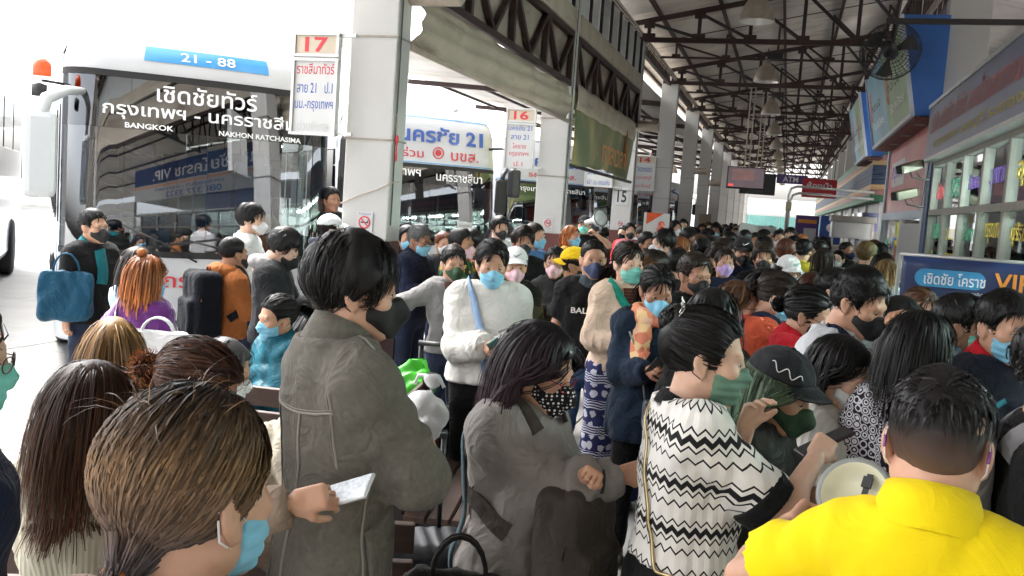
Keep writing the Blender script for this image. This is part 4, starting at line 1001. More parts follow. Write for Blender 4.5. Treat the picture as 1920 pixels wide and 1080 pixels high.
    def folds(s, amp, freq, seed, zfun=None):
        """long soft creases: warped sines"""
        rs = np.random.RandomState(seed); X, Y, Z = s.all(); acc = 0
        w1 = .05 * np.sin(9 * X + 7 * Y + 11 * Z + seed); w2 = .06 * np.sin(-8 * X + 12 * Y + 5 * Z + 2 * seed)
        for i in range(5):
            d = rs.normal(size=3); d[2] *= .45; d = nrm(d) * freq * (.7 + .35 * i)
            acc = acc + ((1 - np.abs(np.sin(.5 * (d[0] * (X + w1) + d[1] * (Y + w2) + d[2] * (Z + w1 - w2)) + rs.uniform(0, 6)))) ** 2.2 * 2 - .55) / (1 + .35 * i)
        a = amp * acc
        if zfun is not None: a = a * zfun(Z)
        s.F = s.F + (a * .5).astype(np.float32)
    def net(s): return surface_net(s.F, s.lo, s.h)

# ---- head (faces -Y, origin between the ears; crown at z=+.125, chin at z=-.112)
HEADC = {}
def head_field(h, fem):
    f = Fld((-.105, -.135, -.235), (.105, .13, .145), h)
    f.ell((0, .016, .042), (.0745, .095, .083), .02)
    f.ell((0, -.026, -.018), (.062 if fem else .064, .070, .088), .03)
    f.cone((-.050, .005, -.052), (-.016, -.070, -.096), .021, .020, .02); f.cone((.050, .005, -.052), (.016, -.070, -.096), .021, .020, .02)
    f.ell((0, -.076, -.095), (.022, .020, .018), .02)
    for s in (-1, 1): f.ell((s * .043, -.062, -.018), (.024, .026, .022), .02)
    f.cone((-.038, -.082, .022), (.038, -.082, .022), .012 if not fem else .009, .012 if not fem else .009, .018)
    for s in (-1, 1): f.ell((s * .031, -.104, .004), (.018, .017, .012), .012, carve=True)
    f.cone((0, -.088, .012), (0, -.109, -.030), .008, .0115, .012)
    for s in (-1, 1): f.ell((s * .0115, -.099, -.035), (.0085, .011, .0075), .006)
    f.ell((0, -.090, -.0605), (.022, .010, .0052), .006); f.ell((0, -.088, -.071), (.019, .010, .0060), .006)
    f.cone((-.02, -.099, -.0658), (.02, -.099, -.0658), .0012, .0012, 0)
    f.cone((0, .022, -.05), (0, .040, -.24), .051 if fem else .058, .054 if fem else .064, .03)
    for s in (-1, 1):
        Mr = Matrix.Rotation(s * R(-18), 3, 'Z') @ Matrix.Rotation(R(-12), 3, 'X')
        f.ell((s * .080, .014, -.006), (.0085, .021, .033), .006, M=Mr); f.ell((s * .089, .008, -.004), (.006, .011, .019), .004, M=Mr, carve=True)
        f.ell((s * .0775, .004, -.034), (.007, .010, .011), .006)
    return f
def get_head(h, fem):
    k = (h, fem)
    if k not in HEADC: HEADC[k] = head_field(h, fem).net()
    return HEADC[k]
def uv_ball(c, r, n=10, m=7, sc=(1, 1, 1)):
    n, m = min(n, 8), min(m, 5)
    V = []; F = []
    for i in range(m + 1):
        for j in range(n):
            t = math.pi * i / m; p = 2 * math.pi * j / n
            V.append((c[0] + r * sc[0] * math.sin(t) * math.cos(p), c[1] + r * sc[1] * math.sin(t) * math.sin(p), c[2] + r * sc[2] * math.cos(t)))
    for i in range(m):
        for j in range(n): F.append((i * n + j, (i + 1) * n + j, (i + 1) * n + (j + 1) % n, i * n + (j + 1) % n))
    return np.array(V), np.array(F)
def arc_strip(pts, w, out):
    """thin raised strip along pts (lash line, brow): quads"""
    V = []; P = [Vector(p) for p in pts]; k = len(P)
    for i, p in enumerate(P):
        ww = w * (1 - abs(2 * i / (k - 1) - 1) ** 3 * .7)
        V += [p + Vector((0, 0, -ww)), p + Vector((0, out, 0)), p + Vector((0, 0, ww)), p + Vector((0, -out * .6, 0))]
    F = []
    for i in range(k - 1):
        for j in range(4): F.append((i * 4 + j, i * 4 + (j + 1) % 4, i * 4 + 4 + (j + 1) % 4, i * 4 + 4 + j))
    return np.array([tuple(v) for v in V]), np.array(F)
def join(parts):
    """parts: (V, F4, material index[, matrix]) -> arrays"""
    Vs = []; Fs = []; Ms = []; b = 0
    for V, F, m in parts:
        Vs.append(V); Fs.append(np.asarray(F) + b); Ms.append(np.full(len(F), m)); b += len(V)
    return np.concatenate(Vs), np.concatenate(Fs), np.concatenate(Ms)
def xf(V, M):
    """apply 4x4 mathutils matrix to array"""
    A = np.array(M); return np.asarray(V) @ A[:3, :3].T + A[:3, 3]
EYE = {}
def eye_parts(lid):
    """eyeballs, irises, lash lines, brows in head space; lid 0 open .. 1 closed"""
    if lid in EYE: return EYE[lid]
    out = []
    for s in (-1, 1):
        c = (s * .031, -.0785, .004)
        out.append((*uv_ball(c, .0125, 12, 8), 1))
        out.append((*uv_ball((c[0], c[1] - .0095, c[2] - .003 * lid), .0052, 8, 6, (1, .8, 1)), 2))
        # lids: skin domes above and below
        z = c[2] + .0085 - .010 * lid
        out.append((*uv_ball((c[0], c[1] - .0005, z + .004), .0132, 12, 6, (1.12, 1, .62)), 0))
        out.append((*uv_ball((c[0], c[1] - .0005, c[2] - .0115), .0132, 12, 6, (1.08, 1, .55)), 0))
        pts = [(c[0] + (t - .5) * .029 * 1.0, c[1] - .0128 + .012 * abs(t - .5) ** 1.5 * 2, z - .0035 + .002 * math.sin(t * 3.14) - .0012 * (1 if (t > .5) == (s > 0) else -.3)) for t in np.linspace(0, 1, 7)]
        out.append((*arc_strip(pts, .0014, .002), 2))
        bp = [(s * (.014 + .034 * t), -.0925 + .018 * t * t + .001, .0235 + .006 * math.sin(t * 2.4)) for t in np.linspace(0, 1, 8)]
        out.append((*arc_strip(bp, .0032, .003), 3))
    EYE[lid] = out
    return out
# ---- hands
HANDC = {}
def get_hand(pose, side, h=.0036):
    """wrist at origin, fingers along -Z, palm faces -Y, thumb to +X for side=+1"""
    k = (pose, side, h)
    if k in HANDC: return HANDC[k]
    f = Fld((-.10, -.12, -.21), (.10, .05, .04), h)
    s = side
    f.cone((0, 0, .03), (0, 0, -.01), .024, .024, .02)
    f.rbox((0, 0, -.048), (.036, .0135, .046), .013, .012)
    curl = {'relax': (28, 30, 18), 'hold': (48, 62, 30), 'fist': (80, 90, 40), 'open': (8, 10, 6), 'grip': (55, 45, 25)}[pose]
    for i, (x, L) in enumerate(((.028, .072), (.009, .080), (-.010, .074), (-.027, .058))):
        p = np.array([s * x, 0, -.086 + .004 * abs(i - 1.2)]); an = 0; r = .0088 - .0005 * i
        sp = s * x * (.9 if pose == 'open' else .35)
        for j, frac in enumerate((.46, .30, .24)):
            an += R(curl[j] * (1 + .06 * (i - 1)))
            q = p + L * frac * np.array([sp, -math.sin(an), -math.cos(an)]); f.cone(p, q, r, r * .93, .004); p = q; r *= .93
    tx = {'open': (.085, -.005, -.055), 'relax': (.055, -.025, -.075), 'hold': (.045, -.045, -.075), 'fist': (.02, -.04, -.075), 'grip': (.045, -.045, -.07)}[pose]
    a = np.array([s * .020, -.004, -.022]); b = np.array([s * .042, -.012, -.045]); c = np.array([s * tx[0], tx[1], tx[2]])
    f.cone(a, b, .014, .012, .014); f.cone(b, (b + c) / 2 + np.array([s * .004, 0, 0]), .0115, .010, .006); f.cone((b + c) / 2 + np.array([s * .004, 0, 0]), c + (c - b) * .25, .010, .0085, .004)
    HANDC[k] = f.net(); return HANDC[k]

# ---- hair
SC = np.array([0, .016, .042]); SR = np.array([.0785, .099, .087])
def hairline(y):
    return np.interp(y, [-.10, -.078, -.06, -.045, -.032, -.012, .012, .028, .045, .11], [.082, .080, .068, .045, -.012, .012, .022, -.03, -.062, -.068])
def scalp_points(n, rs, top_bias=0):
    out = np.zeros((0, 3))
    while len(out) < n:
        v = rs.normal(size=(n * 3, 3)); v /= np.linalg.norm(v, axis=1)[:, None]
        p = SC + v * SR; ok = p[:, 2] > hairline(p[:, 1]); out = np.concatenate([out, p[ok]])
    return out[:n]
def push_out(p, c, R_):
    q = (p - c) / R_; r = np.linalg.norm(q, axis=1); m = r < 1
    p[m] = c + q[m] / np.maximum(r[m], 1e-6)[:, None] * (R_[m] if R_.ndim == 2 else R_)
    return p
def ribbons(P, w, seed=0, taper=.7):
    """P (k,N,3) paths -> ribbon mesh V,F,u facing outwards"""
    k, N, _ = P.shape
    T = np.empty_like(P); T[1:-1] = P[2:] - P[:-2]; T[0] = P[1] - P[0]; T[-1] = P[-1] - P[-2]
    T /= np.maximum(np.linalg.norm(T, axis=2, keepdims=True), 1e-9)
    ctr = np.array([0, .02, 0]) * np.ones_like(P); ctr[..., 2] = np.clip(P[..., 2], -2, .05)
    O = P - ctr; S = np.cross(T, O); S /= np.maximum(np.linalg.norm(S, axis=2, keepdims=True), 1e-9)
    rs = np.random.RandomState(seed); tw = rs.uniform(-.5, .5, size=(1, N, 1))
    nO = np.cross(S, T); S = S * np.cos(tw) + nO * np.sin(tw)
    ww = (w * (1 - taper * np.linspace(0, 1, k) ** 2))[:, None, None] * rs.uniform(.6, 1.5, size=(1, N, 1)) * .58
    V = np.stack([P - S * ww, P + S * ww], 2)            # k,N,2,3
    V = V.transpose(1, 0, 2, 3).reshape(-1, 3)
    base = (np.arange(N) * k * 2)[:, None]; i = np.arange(k - 1) * 2
    F = np.stack([base + i, base + i + 1, base + i + 3, base + i + 2], 2).reshape(-1, 4)
    u = np.tile(np.repeat(np.linspace(0, 1, k), 2), N)
    return V, F, u
HG = np.array([0, 0, -1.0])      # direction of gravity in head space
def fall(roots, d0, length, nseg, grav, layer, rs, body=None, jit=.05, curl=0.0, pull=None, stick=0.0, zst=-.02):
    """drop strands from the scalp, sliding over head and shoulders"""
    N = len(roots); L = length * np.ones(N) if np.isscalar(length) else length
    p = roots.copy(); d = d0.copy(); P = [p.copy()]; Rl = SR[None, :] * (1 + layer[:, None])
    bodies = body if body is not None else []
    ph = rs.uniform(0, 6.28, N)
    for i in range(nseg):
        d = d + HG * grav + rs.normal(size=(N, 3)) * jit
        if pull is not None: d = d + pull(p)
        if curl: d = d + curl * np.stack([np.cos(ph + i * .9), np.sin(ph + i * .9), 0 * ph], 1)
        d /= np.linalg.norm(d, axis=1)[:, None]
        q = p + d * (L / nseg)[:, None]; q = push_out(q, SC, Rl)
        if stick:
            e = (q - SC) / Rl; r = np.linalg.norm(e, axis=1); k = np.where((r > 1) & (q[:, 2] > zst), stick, 0.0)[:, None]
            q = q * (1 - k) + (SC + e / r[:, None] * Rl) * k
        q = push_out(q, np.array([0, -.03, -.03]), np.array([.066, .066, .085])[None, :] * (1 + layer[:, None] * .5))
        for c, r_ in bodies: q = push_out(q, c, r_[None, :] * (1 + .3 * layer[:, None]))
        d = q - p; d /= np.maximum(np.linalg.norm(d, axis=1), 1e-6)[:, None]
        p = q; P.append(p.copy())
    return np.array(P)
def slide(roots, T, nseg, layer, rs, lift=.0):
    """strands combed over the head to a tie point"""
    P = []; Rl = SR[None, :] * (1 + layer[:, None])
    Tj = T + rs.normal(size=roots.shape) * .006
    for i in range(nseg + 1):
        t = i / nseg; q = roots * (1 - t) + Tj * t
        q = push_out(q, SC, Rl * (1 + lift * math.sin(t * 3.14)))
        P.append(q)
    P[-1] = Tj
    return np.array(P)
SHOULD = [(np.array([0, .035, -.44]), np.array([.20, .115, .21]))]
def scalp_shell(h, infl, cutf=None, seed=0, lump=.004, extra=None):
    f = Fld((-.13, -.15, -.20), (.13, .17, .17), h)
    f.ell(SC, SR + np.array(infl), .01)
    if extra: extra(f)
    X, Y, Z = f.all(); hl = hairline(Y.ravel()).reshape(1, -1, 1) if cutf is None else cutf(X, Y, Z)
    f.F = np.maximum(f.F, (hl - Z) * .8)
    if lump: f.folds(lump, 55, seed)
    return f.net()
HAIRC = {}; HGM = np.eye(3)
def make_hair(style, n, seed, h=.0075, length=None, w=None, cache=True, body=True):
    """returns (shell V,F), (strand V,F,u) in head space"""
    key = (style, n, seed, h, length, tuple(HG))
    if cache and key in HAIRC: return HAIRC[key]
    rs = np.random.RandomState(seed); SH = [(np.array([0, .028, -.10]) + HGM @ (c_ - np.array([0, .028, -.10])), r_) for c_, r_ in SHOULD] if body else []
    lay = lambda a, b: rs.uniform(a, b, n)
    shell = None; st = []
    nrmv = lambda p: (lambda v: v / np.linalg.norm(v, axis=1)[:, None])((p - SC) / SR ** 2)
    tang = lambda p, g: (lambda nn, gg: gg - (gg * nn).sum(1)[:, None] * nn)(nrmv(p), np.broadcast_to(g, p.shape) if np.ndim(g) == 1 else g)
    if style in ('short', 'crop', 'fade', 'curly'):
        L = length or {'short': .05, 'crop': .02, 'fade': .045, 'curly': .05}[style]
        inf = {'short': (.010, .010, .016), 'crop': (.003, .003, .004), 'fade': (.001, .0035, .016), 'curly': (.010, .010, .022)}[style]
        shell = scalp_shell(h, inf, None, seed, .006 if style != 'crop' else .002)
        p = scalp_points(n, rs)
        if style == 'fade': p = p[(p[:, 2] > .055)]
        g = np.stack([.25 * np.sign(p[:, 0]) * np.ones(len(p)), np.where(p[:, 2] > .085, -.7, .25), np.full(len(p), -.75)], 1)
        up = (.26 if style != 'crop' else .15)
        d = tang(p, g) + nrmv(p) * up + rs.normal(size=p.shape) * (.30 if style == 'curly' else .12)
        lens = L * rs.uniform(.5, 1.2, len(p)) * np.where(p[:, 2] > .05, 1.0, .55)
        P = fall(p + nrmv(p) * .004, d / np.linalg.norm(d, axis=1)[:, None], lens, 4, .14, rs.uniform(.05, .20 if style != 'crop' else .06, len(p)), rs, jit=.05, curl=.5 if style == 'curly' else 0, stick=.75 if style != 'curly' else .5)
        st.append(ribbons(P, w or .0042, seed))
    elif style == 'mop':   # full, layered hair over ears and forehead
        L = length or .13
        def cf(X, Y, Z): return np.interp(Y.ravel(), [-.11, -.085, -.06, -.035, -.01, .02, .05, .12], [.070, .066, .055, .03, -.0, -.035, -.085, -.085]).reshape(1, -1, 1)
        shell = scalp_shell(h, (.020, .020, .026), cf, seed, .008)
        p = scalp_points(n, rs)
        g = np.stack([.5 * np.sign(p[:, 0]), np.where(p[:, 1] < -.01, -.55, .55), np.full(n, -.6)], 1)
        d = tang(p, g) + nrmv(p) * .30 + rs.normal(size=p.shape) * .08
        lens = L * rs.uniform(.6, 1.1, n) * np.where((p[:, 1] < -.02) & (p[:, 2] > .04), .82, np.where(p[:, 2] < .03, .45, .9))
        P = fall(p + nrmv(p) * .006, d / np.linalg.norm(d, axis=1)[:, None], lens, 7, .24, lay(.12, .32), rs, jit=.055, stick=.82, zst=-.07)
        st.append(ribbons(P, w or .0035, seed))
    elif style in ('long', 'bob', 'wavy'):
        L = length or {'long': .52, 'bob': .30, 'wavy': .5}[style]
        def cf(X, Y, Z): return np.interp(Y.ravel(), [-.11, -.085, -.06, -.042, -.03, .12], [.082, .078, .062, .03, -.10, -.13]).reshape(1, -1, 1)
        shell = scalp_shell(h, (.012, .014, .012), cf, seed, .003, extra=lambda f: f.ell((0, .045, -.06), (.072, .062, .10), .04))
        p = scalp_points(n, rs)
        sx = np.where(np.abs(p[:, 0]) < .004, rs.choice([-1, 1], n), np.sign(p[:, 0]))
        g = np.stack([(.12 + .65 * np.clip((.05 - p[:, 1]) / .08, 0, 1)) * sx, np.where(p[:, 1] < -.03, .55, .38), np.full(n, -.7)], 1)
        d = tang(p, g) + nrmv(p) * .12
        P = fall(p + nrmv(p) * .003, d / np.linalg.norm(d, axis=1)[:, None], L * (1 - .42 * rs.uniform(0, 1, n) ** 1.6), 12 if n > 900 else 9, .42, lay(.05, .17), rs, SH, jit=.038 if style != 'wavy' else .05, curl=.10 if style == 'wavy' else 0,
                 pull=lambda q: np.stack([0 * q[:, 0], np.where(q[:, 1] < -.01, .85, .0) * (q[:, 2] < .07), 0 * q[:, 0]], 1))
        st.append(ribbons(P, w or .004, seed, .5))
    elif style in ('pony', 'nape', 'lowpony', 'bun', 'topbun', 'updo'):
        T = {'pony': (0, .118, .045), 'nape': (0, .100, -.078), 'lowpony': (0, .108, -.035), 'bun': (0, .125, -.005), 'topbun': (0, .075, .135), 'updo': (0, .105, .065)}[style]; T = np.array(T)
        ex = None
        if style == 'bun': ex = lambda f: f.ell(T + [0, .012, 0], (.038, .032, .036), .012)
        if style == 'topbun': ex = lambda f: f.ell(T + [0, .004, .012], (.034, .034, .026), .012)
        if style == 'updo': ex = lambda f: (f.ell((0, .080, .035), (.060, .052, .080), .03), f.ell((0, .085, .095), (.042, .036, .040), .02))
        shell = scalp_shell(h, (.008, .008, .009) if style != 'updo' else (.009, .009, .010), None, seed, .003, ex)
        p = scalp_points(n, rs)
        if style == 'updo':
            P = slide(p, T, 8, lay(.07, .15), rs, .05)
            for i in range(len(P)): P[i] = push_out(P[i], np.array([0, .080, .035]), np.array([.062, .054, .082]))
        else: P = slide(p, T, 8, lay(.08, .16), rs, .03)
        st.append(ribbons(P, w or .004, seed, .2))
        if style in ('pony', 'lowpony', 'nape'):
            m = max(60, n // 3); q = T + rs.normal(size=(m, 3)) * .010
            d = np.stack([rs.normal(size=m) * .12, np.full(m, .75 if style == 'pony' else .35 if style == 'lowpony' else .18), np.full(m, .1 if style != 'nape' else -.8) + rs.normal(size=m) * .12], 1)
            P2 = fall(q, d / np.linalg.norm(d, axis=1)[:, None], (length or .36) * rs.uniform(.75, 1.05, m), 12, .30, rs.uniform(.05, .12, m), rs, SH if style != 'nape' else None, jit=.03)
            st.append(ribbons(P2, w or .004, seed + 1, .6))
        else:
            m = max(60, n // 3); c = T + (np.array([0, .012, 0]) if style == 'bun' else np.array([0, .004, .012]) if style == 'topbun' else np.array([0, -.005, .02]))
            rr = .036 if style != 'updo' else .042; ax = rs.normal(size=(m, 3)); ax /= np.linalg.norm(ax, axis=1)[:, None]
            b1 = np.cross(ax, rs.normal(size=(m, 3))); b1 /= np.linalg.norm(b1, axis=1)[:, None]; b2 = np.cross(ax, b1)
            k0 = np.linspace(0, rs.uniform(2, 4), 8); P2 = np.array([c + (b1 * math.cos(a) + b2 * math.sin(a)) * (rr * rs.uniform(.92, 1.08, m))[:, None] for a in k0])
            st.append(ribbons(P2, w or .004, seed + 2, .3))
    if style == 'fade': st[0] = (st[0][0], st[0][1], st[0][2] * .3)
    b = 0; Vs = []; Fs = []; us = []
    if style == 'nape': st[0] = (st[0][0], st[0][1], np.clip(.35 * st[0][2] + .75 * (.125 - st[0][0][:, 2]) / .20, 0, 1)); st[1] = (st[1][0], st[1][1], .85 + .15 * st[1][2])
    for V, F, u in st: Vs.append(V); Fs.append(F + b); us.append(u); b += len(V)
    res = (shell, (np.concatenate(Vs), np.concatenate(Fs), np.concatenate(us)))
    if cache: HAIRC[key] = res
    return res
def hair_mat(name, root, tip=None, rough=.45, mid=None, midpos=.5):
    key = 'hair_' + name
    if key in MATS: return MATS[key]
    m, n, l, b = nodemat(key, rough, 0.0, .20)
    a = n.new('ShaderNodeAttribute'); a.attribute_name = 'u'
    rp = n.new('ShaderNodeValToRGB'); e = rp.color_ramp.elements; e[0].color = (*root, 1); e[1].color = (*(tip or root), 1); e[1].position = .95
    if mid: k = e.new(midpos); k.color = (*mid, 1)
    g = n.new('ShaderNodeNewGeometry'); mr = n.new('ShaderNodeMapRange'); mr.inputs['To Min'].default_value = .42; mr.inputs['To Max'].default_value = 1.9; l.new(g.outputs['Random Per Island'], mr.inputs['Value'])
    v = n.new('ShaderNodeVectorMath'); v.operation = 'SCALE'; l.new(a.outputs['Fac'], rp.inputs['Fac']); l.new(rp.outputs[0], v.inputs[0]); l.new(mr.outputs[0], v.inputs['Scale']); l.new(v.outputs[0], b.inputs['Base Color'])
    b.inputs['Anisotropic'].default_value = .6
    return m
HAIR_BLACK = hair_mat('black', (.006, .0055, .0055), (.008, .007, .0065))
HAIR_DARK = hair_mat('dark_brown', (.011, .008, .006), (.022, .012, .008))
HAIR_BROWN = hair_mat('brown', (.045, .022, .012), (.10, .045, .02))
HAIR_RED = hair_mat('auburn', (.035, .014, .010), (.13, .04, .018))
HAIR_ORANGE = hair_mat('orange', (.10, .035, .014), (.36, .12, .035))
HAIR_GREY = hair_mat('grey', (.05, .05, .05), (.10, .10, .10))
HAIR_BLOND = hair_mat('blond', (.05, .03, .015), (.42, .28, .12), mid=(.20, .12, .05))

SKIN = {k: pm('skin_' + k, c, rough=.50, var=.10, scale=22, bump=.12, bscale=220, spec=.35, sub=.10) for k, c in
        {'tan': (.46, .255, .165), 'light': (.58, .36, .26), 'brown': (.32, .16, .098), 'dark': (.18, .078, .045), 'rosy': (.52, .295, .205)}.items()}
M_eye = pm('eye_white', (.62, .60, .57), rough=.2, var=0)
M_iris = pm('eye_dark', (.012, .008, .006), rough=.2, var=0)
M_brow = pm('brow_hair', (.015, .011, .009), rough=.7, var=.1)
def mask_mat(name, col, **k): return pm('mask_' + name, col, rough=.75, var=.07, scale=9, bump=.25, bscale=110, sheen=.03, **k)
MASKM = {'blue': mask_mat('blue', (.19, .46, .62)), 'green': mask_mat('green', (.16, .50, .42)), 'white': mask_mat('white', (.66, .67, .68)), 'black': mask_mat('black', (.006, .006, .007)),
         'pink': mask_mat('pink', (.62, .40, .45)), 'navy': mask_mat('navy', (.025, .04, .10)), 'lilac': mask_mat('lilac', (.38, .27, .52)), 'forest': mask_mat('forest', (.018, .055, .022)), 'sage': mask_mat('sage', (.10, .20, .14)), 'rose': mask_mat('rose', (.48, .22, .26))}
MASKC = {}
def get_mask(kind, h=.005):
    k = (kind, h)
    if k in MASKC: return MASKC[k]
    f = Fld((-.10, -.16, -.15), (.10, .03, .04), h)
    f.ell((0, -.040, -.048), (.067, .069, .072), .02); f.cone((0, -.092, -.004), (0, -.112, -.034), .013, .017, .03); f.ell((0, -.080, -.092), (.032, .026, .026), .02)
    if kind == 'cup': f.cone((0, -.095, .0), (0, -.126, -.045), .012, .012, .03); f.cone((0, -.126, -.045), (0, -.088, -.105), .012, .018, .03)
    X, Y, Z = f.all()
    if kind == 'pleat': f.F = f.F + (.0022 * np.clip(np.sin(Z * 260) * 1.4, -1, 1) * (np.abs(X) < .07)).astype(np.float32)
    top = -.016 + .014 * np.exp(-(X / .022) ** 2) - .35 * np.maximum(0, np.abs(X) - .045); bot = -.112 + .9 * np.maximum(0, np.abs(X) - .03) if kind == 'pleat' else -.108 + 1.1 * np.maximum(0, np.abs(X) - .022)
    f.F = np.maximum(np.maximum(f.F, Z - top), np.maximum(bot - Z, Y + .026 - .25 * np.maximum(0, .05 - np.abs(X))))
    V, F = f.net()
    lo = MB()
    for s in (-1, 1):
        lo.tube([(s * .061, -.034, -.028), (s * .073, -.002, .002), (s * .082, .030, .022), (s * .083, .036, .004)], .0012, 5)
        lo.tube([(s * .056, -.032, -.066), (s * .071, .004, -.048), (s * .081, .030, -.032), (s * .083, .036, -.005)], .0016, 5)
    LV = np.array(lo.v); LF = np.array([f_ for f_ in lo.f if len(f_) == 4])
    MASKC[k] = (V, F, LV, LF)
    return MASKC[k]

# ---- figure
def ik(S, Wt, L1, L2, pole):
    S = np.array(S, float); Wt = np.array(Wt, float); v = Wt - S; d = np.linalg.norm(v)
    if d > (L1 + L2) * .995: Wt = S + v / d * (L1 + L2) * .995; d = (L1 + L2) * .995
    if d < abs(L1 - L2) + .02: d = abs(L1 - L2) + .02; Wt = S + nrm(v) * d
    a = (L1 * L1 - L2 * L2 + d * d) / (2 * d); hgt = math.sqrt(max(L1 * L1 - a * a, 1e-6))
    n = nrm(Wt - S); p = np.array(pole, float); p = nrm(p - (p @ n) * n)
    return S + n * a + p * hgt, Wt
TORSO = {  # z (fraction of 1.65 m standing, measured from the hips at .87), half width, half depth, y centre
    'm': [(-.14, .146, .106, .012), (0, .148, .106, .010), (.14, .132, .094, .0), (.26, .144, .102, -.004), (.36, .152, .104, .0), (.44, .128, .080, .014), (.50, .070, .060, .024)],
    'f': [(-.14, .152, .110, .016), (0, .154, .110, .014), (.13, .122, .088, .0), (.24, .128, .100, -.012), (.34, .134, .102, -.010), (.43, .112, .074, .012), (.49, .064, .056, .022)]}
POSES = {'down': ((.22, -.02, .80), (.22, -.02, .80)), 'phone': ((.05, -.30, 1.16), (.20, -.05, .86)), 'both': ((.05, -.28, 1.10), (.06, -.27, 1.10)), 'cross': ((-.10, -.20, 1.12), (-.10, -.22, 1.16)), 'strap': ((.13, -.16, 1.26), (.21, -.03, .82)), 'bag': ((.17, -.12, .98), (.21, -.02, .82))}
PEOPLE = []
def person(label, px, py, D, face, H=None, sex='m', build=1.0, skin='tan', hair=('short', HAIR_BLACK, 700), head=(0, 0, 0), lid=.3, mask=('pleat', 'blue'), top=None, bottom=None, cap=None, glasses=None,
           arms=None, pose='down', hands=('relax', 'relax'), lean=0.0, seated=False, res='mid', group='people waiting in the concourse', seed=None, pos=None, hs=1.0, shoes=None, extra=None, pole=(.55, .55, -.5), z0=0.0):
    """face: 0 looks at the camera, 90 to the image right, 180 away. head: (bow, turn, tilt) degrees. arms: wrist targets (left, right)."""
    seed = (len(PEOPLE) * 7 + 3) if seed is None else seed
    rs = np.random.RandomState(seed)
    lod = {'near': 'near' if D < 3.9 else 'nm', 'mid': 'mid' if D < 8.6 else 'far', 'far': 'far'}[res] if pos is None else 'far'
    hb, hh, hhand = {'nm': (.017, .0082, .0095), 'near': (.0125, .0056, .0055), 'mid': (.022, .0098, .0105), 'far': (.034, .0125, .013)}[lod]
    c = at(px, py, D) if pos is None else Vector(pos)
    H = (c.z - z0) if H is None else H
    root_xy = Vector((c.x, c.y, z0))
    tdir = Vector((CAM.x - c.x, CAM.y - c.y, 0)).normalized(); rdir = Vector((-tdir.y, tdir.x, 0))
    if rdir.dot(CAM_RIGHT) < 0: rdir = -rdir
    fd = tdir * math.cos(R(face)) + rdir * math.sin(R(face)); rz = math.atan2(fd.x, -fd.y)
    root = empty('person', root_xy, rz, label, 'person', group)
    bow, turn, tilt = head
    s = (H + .012 * abs(bow) / 10) / 1.65 if not seated else .96
    W = build
    # skeleton (local, facing -Y)
    ztop = 1.65 * s
    hipz = .87 * s
    if seated: hipz = H - .80 * s
    lr = R(lean); Mt = Matrix.Rotation(lr, 3, 'X')      # lean forward: top moves to -Y
    Mt = np.array(Mt); o = np.array([0, 0, hipz])
    tp = lambda x, y, z: o + Mt @ np.array([x * s, y * s, z * s])  # torso space
    # crown must sit at the root: shift so that the head is over the origin
    hp = tp(0, -.012, .87 - .09 + .0) if False else tp(0, .020, .528)
    Mh = Matrix.Rotation(R(turn), 3, 'Z') @ Matrix.Rotation(R(bow) + lr * .4, 3, 'X') @ Matrix.Rotation(R(tilt), 3, 'Y')
    pivot = Vector((0, .028, -.10)) * hs
    hc = Vector(hp) - Mh @ pivot + Vector((0, 0, .0))
    MH = Matrix.Translation(hc) @ Mh.to_4x4() @ Matrix.Scale(hs, 4)
    crown = MH @ Vector((0, .01, .125))
    dz = H - crown.z
    sh_off = np.array([-crown.x * .9, -crown.y * .9, 0])
    o = o + sh_off + np.array([0, 0, dz]); hc = hc + Vector(sh_off) + Vector((0, 0, dz)); MH = Matrix.Translation(hc) @ Mh.to_4x4() @ Matrix.Scale(hs, 4)
    hipz = o[2]
    sw = (.152 if sex == 'm' else .134) * W
    S_ = [tp(sg * sw, .012, .425) for sg in (1, -1)]
    arms = arms or POSES[pose]
    L1, L2 = .265 * s, .235 * s
    arm = []
    for i, sg in enumerate((1, -1)):
        a = arms[i]
        if isinstance(a, Vector): wt = np.array(Matrix.Rotation(-rz, 3, 'Z') @ (a - root_xy))
        else: wt = np.array([sg * a[0] * s, a[1] * s, a[2] * s + (hipz - .87 * s)]) + np.array([sh_off[0], sh_off[1], 0])
        E_, W_ = ik(S_[i], wt, L1, L2, (sg * pole[0], pole[1], pole[2])); arm.append((S_[i], E_, W_))
    hips = [o + np.array([sg * .082 * s * W, .01, -.03 * s]) for sg in (1, -1)]
    if seated:
        knees = [h_ + np.array([sg * .04, -.40 * s, .02]) for h_, sg in zip(hips, (1, -1))]
        ank = [k_ + np.array([0, -.03, -(k_[2] - .075)]) for k_ in knees]
    else:
        dx = rs.uniform(0, .02)
        ank = [np.array([sg * (.10 + dx), .03 + rs.uniform(-.05, .05), .075]) + np.array([hips[i][0] - sg * .09, hips[i][1], 0]) for i, sg in enumerate((1, -1))]
        knees = [(h_ * .48 + a_ * .52) + np.array([0, -.025, 0]) for h_, a_ in zip(hips, ank)]
    M3 = (Mt, o); st = [(z * s, w * s * W, d * s * W, cy * s) for z, w, d, cy in TORSO[sex]]
    # ---------------- body: one mesh
    bh = max(hb, .016)
    f = Fld(np.min([*hips, *knees, *ank, S_[0], S_[1]], 0) - .24, np.max([*hips, *knees, *ank, S_[0], S_[1]], 0) + .2, max(bh * 1.35, .045))
    f.torso(M3, st, -.012, .03, -.12 * s, .50 * s)
    for i in range(2):
        f.cone(hips[i], knees[i], .070 * s * W, .047 * s, .03); f.cone(knees[i], ank[i], .046 * s, .032 * s, .03); f.cone(ank[i] + np.array([0, .02, -.03]), ank[i] + np.array([0, -.13, -.045]), .032, .026, .02)
        f.ell(S_[i], (.050 * s * W,) * 3, .04)
    parts = [(*f.net(), 0)]
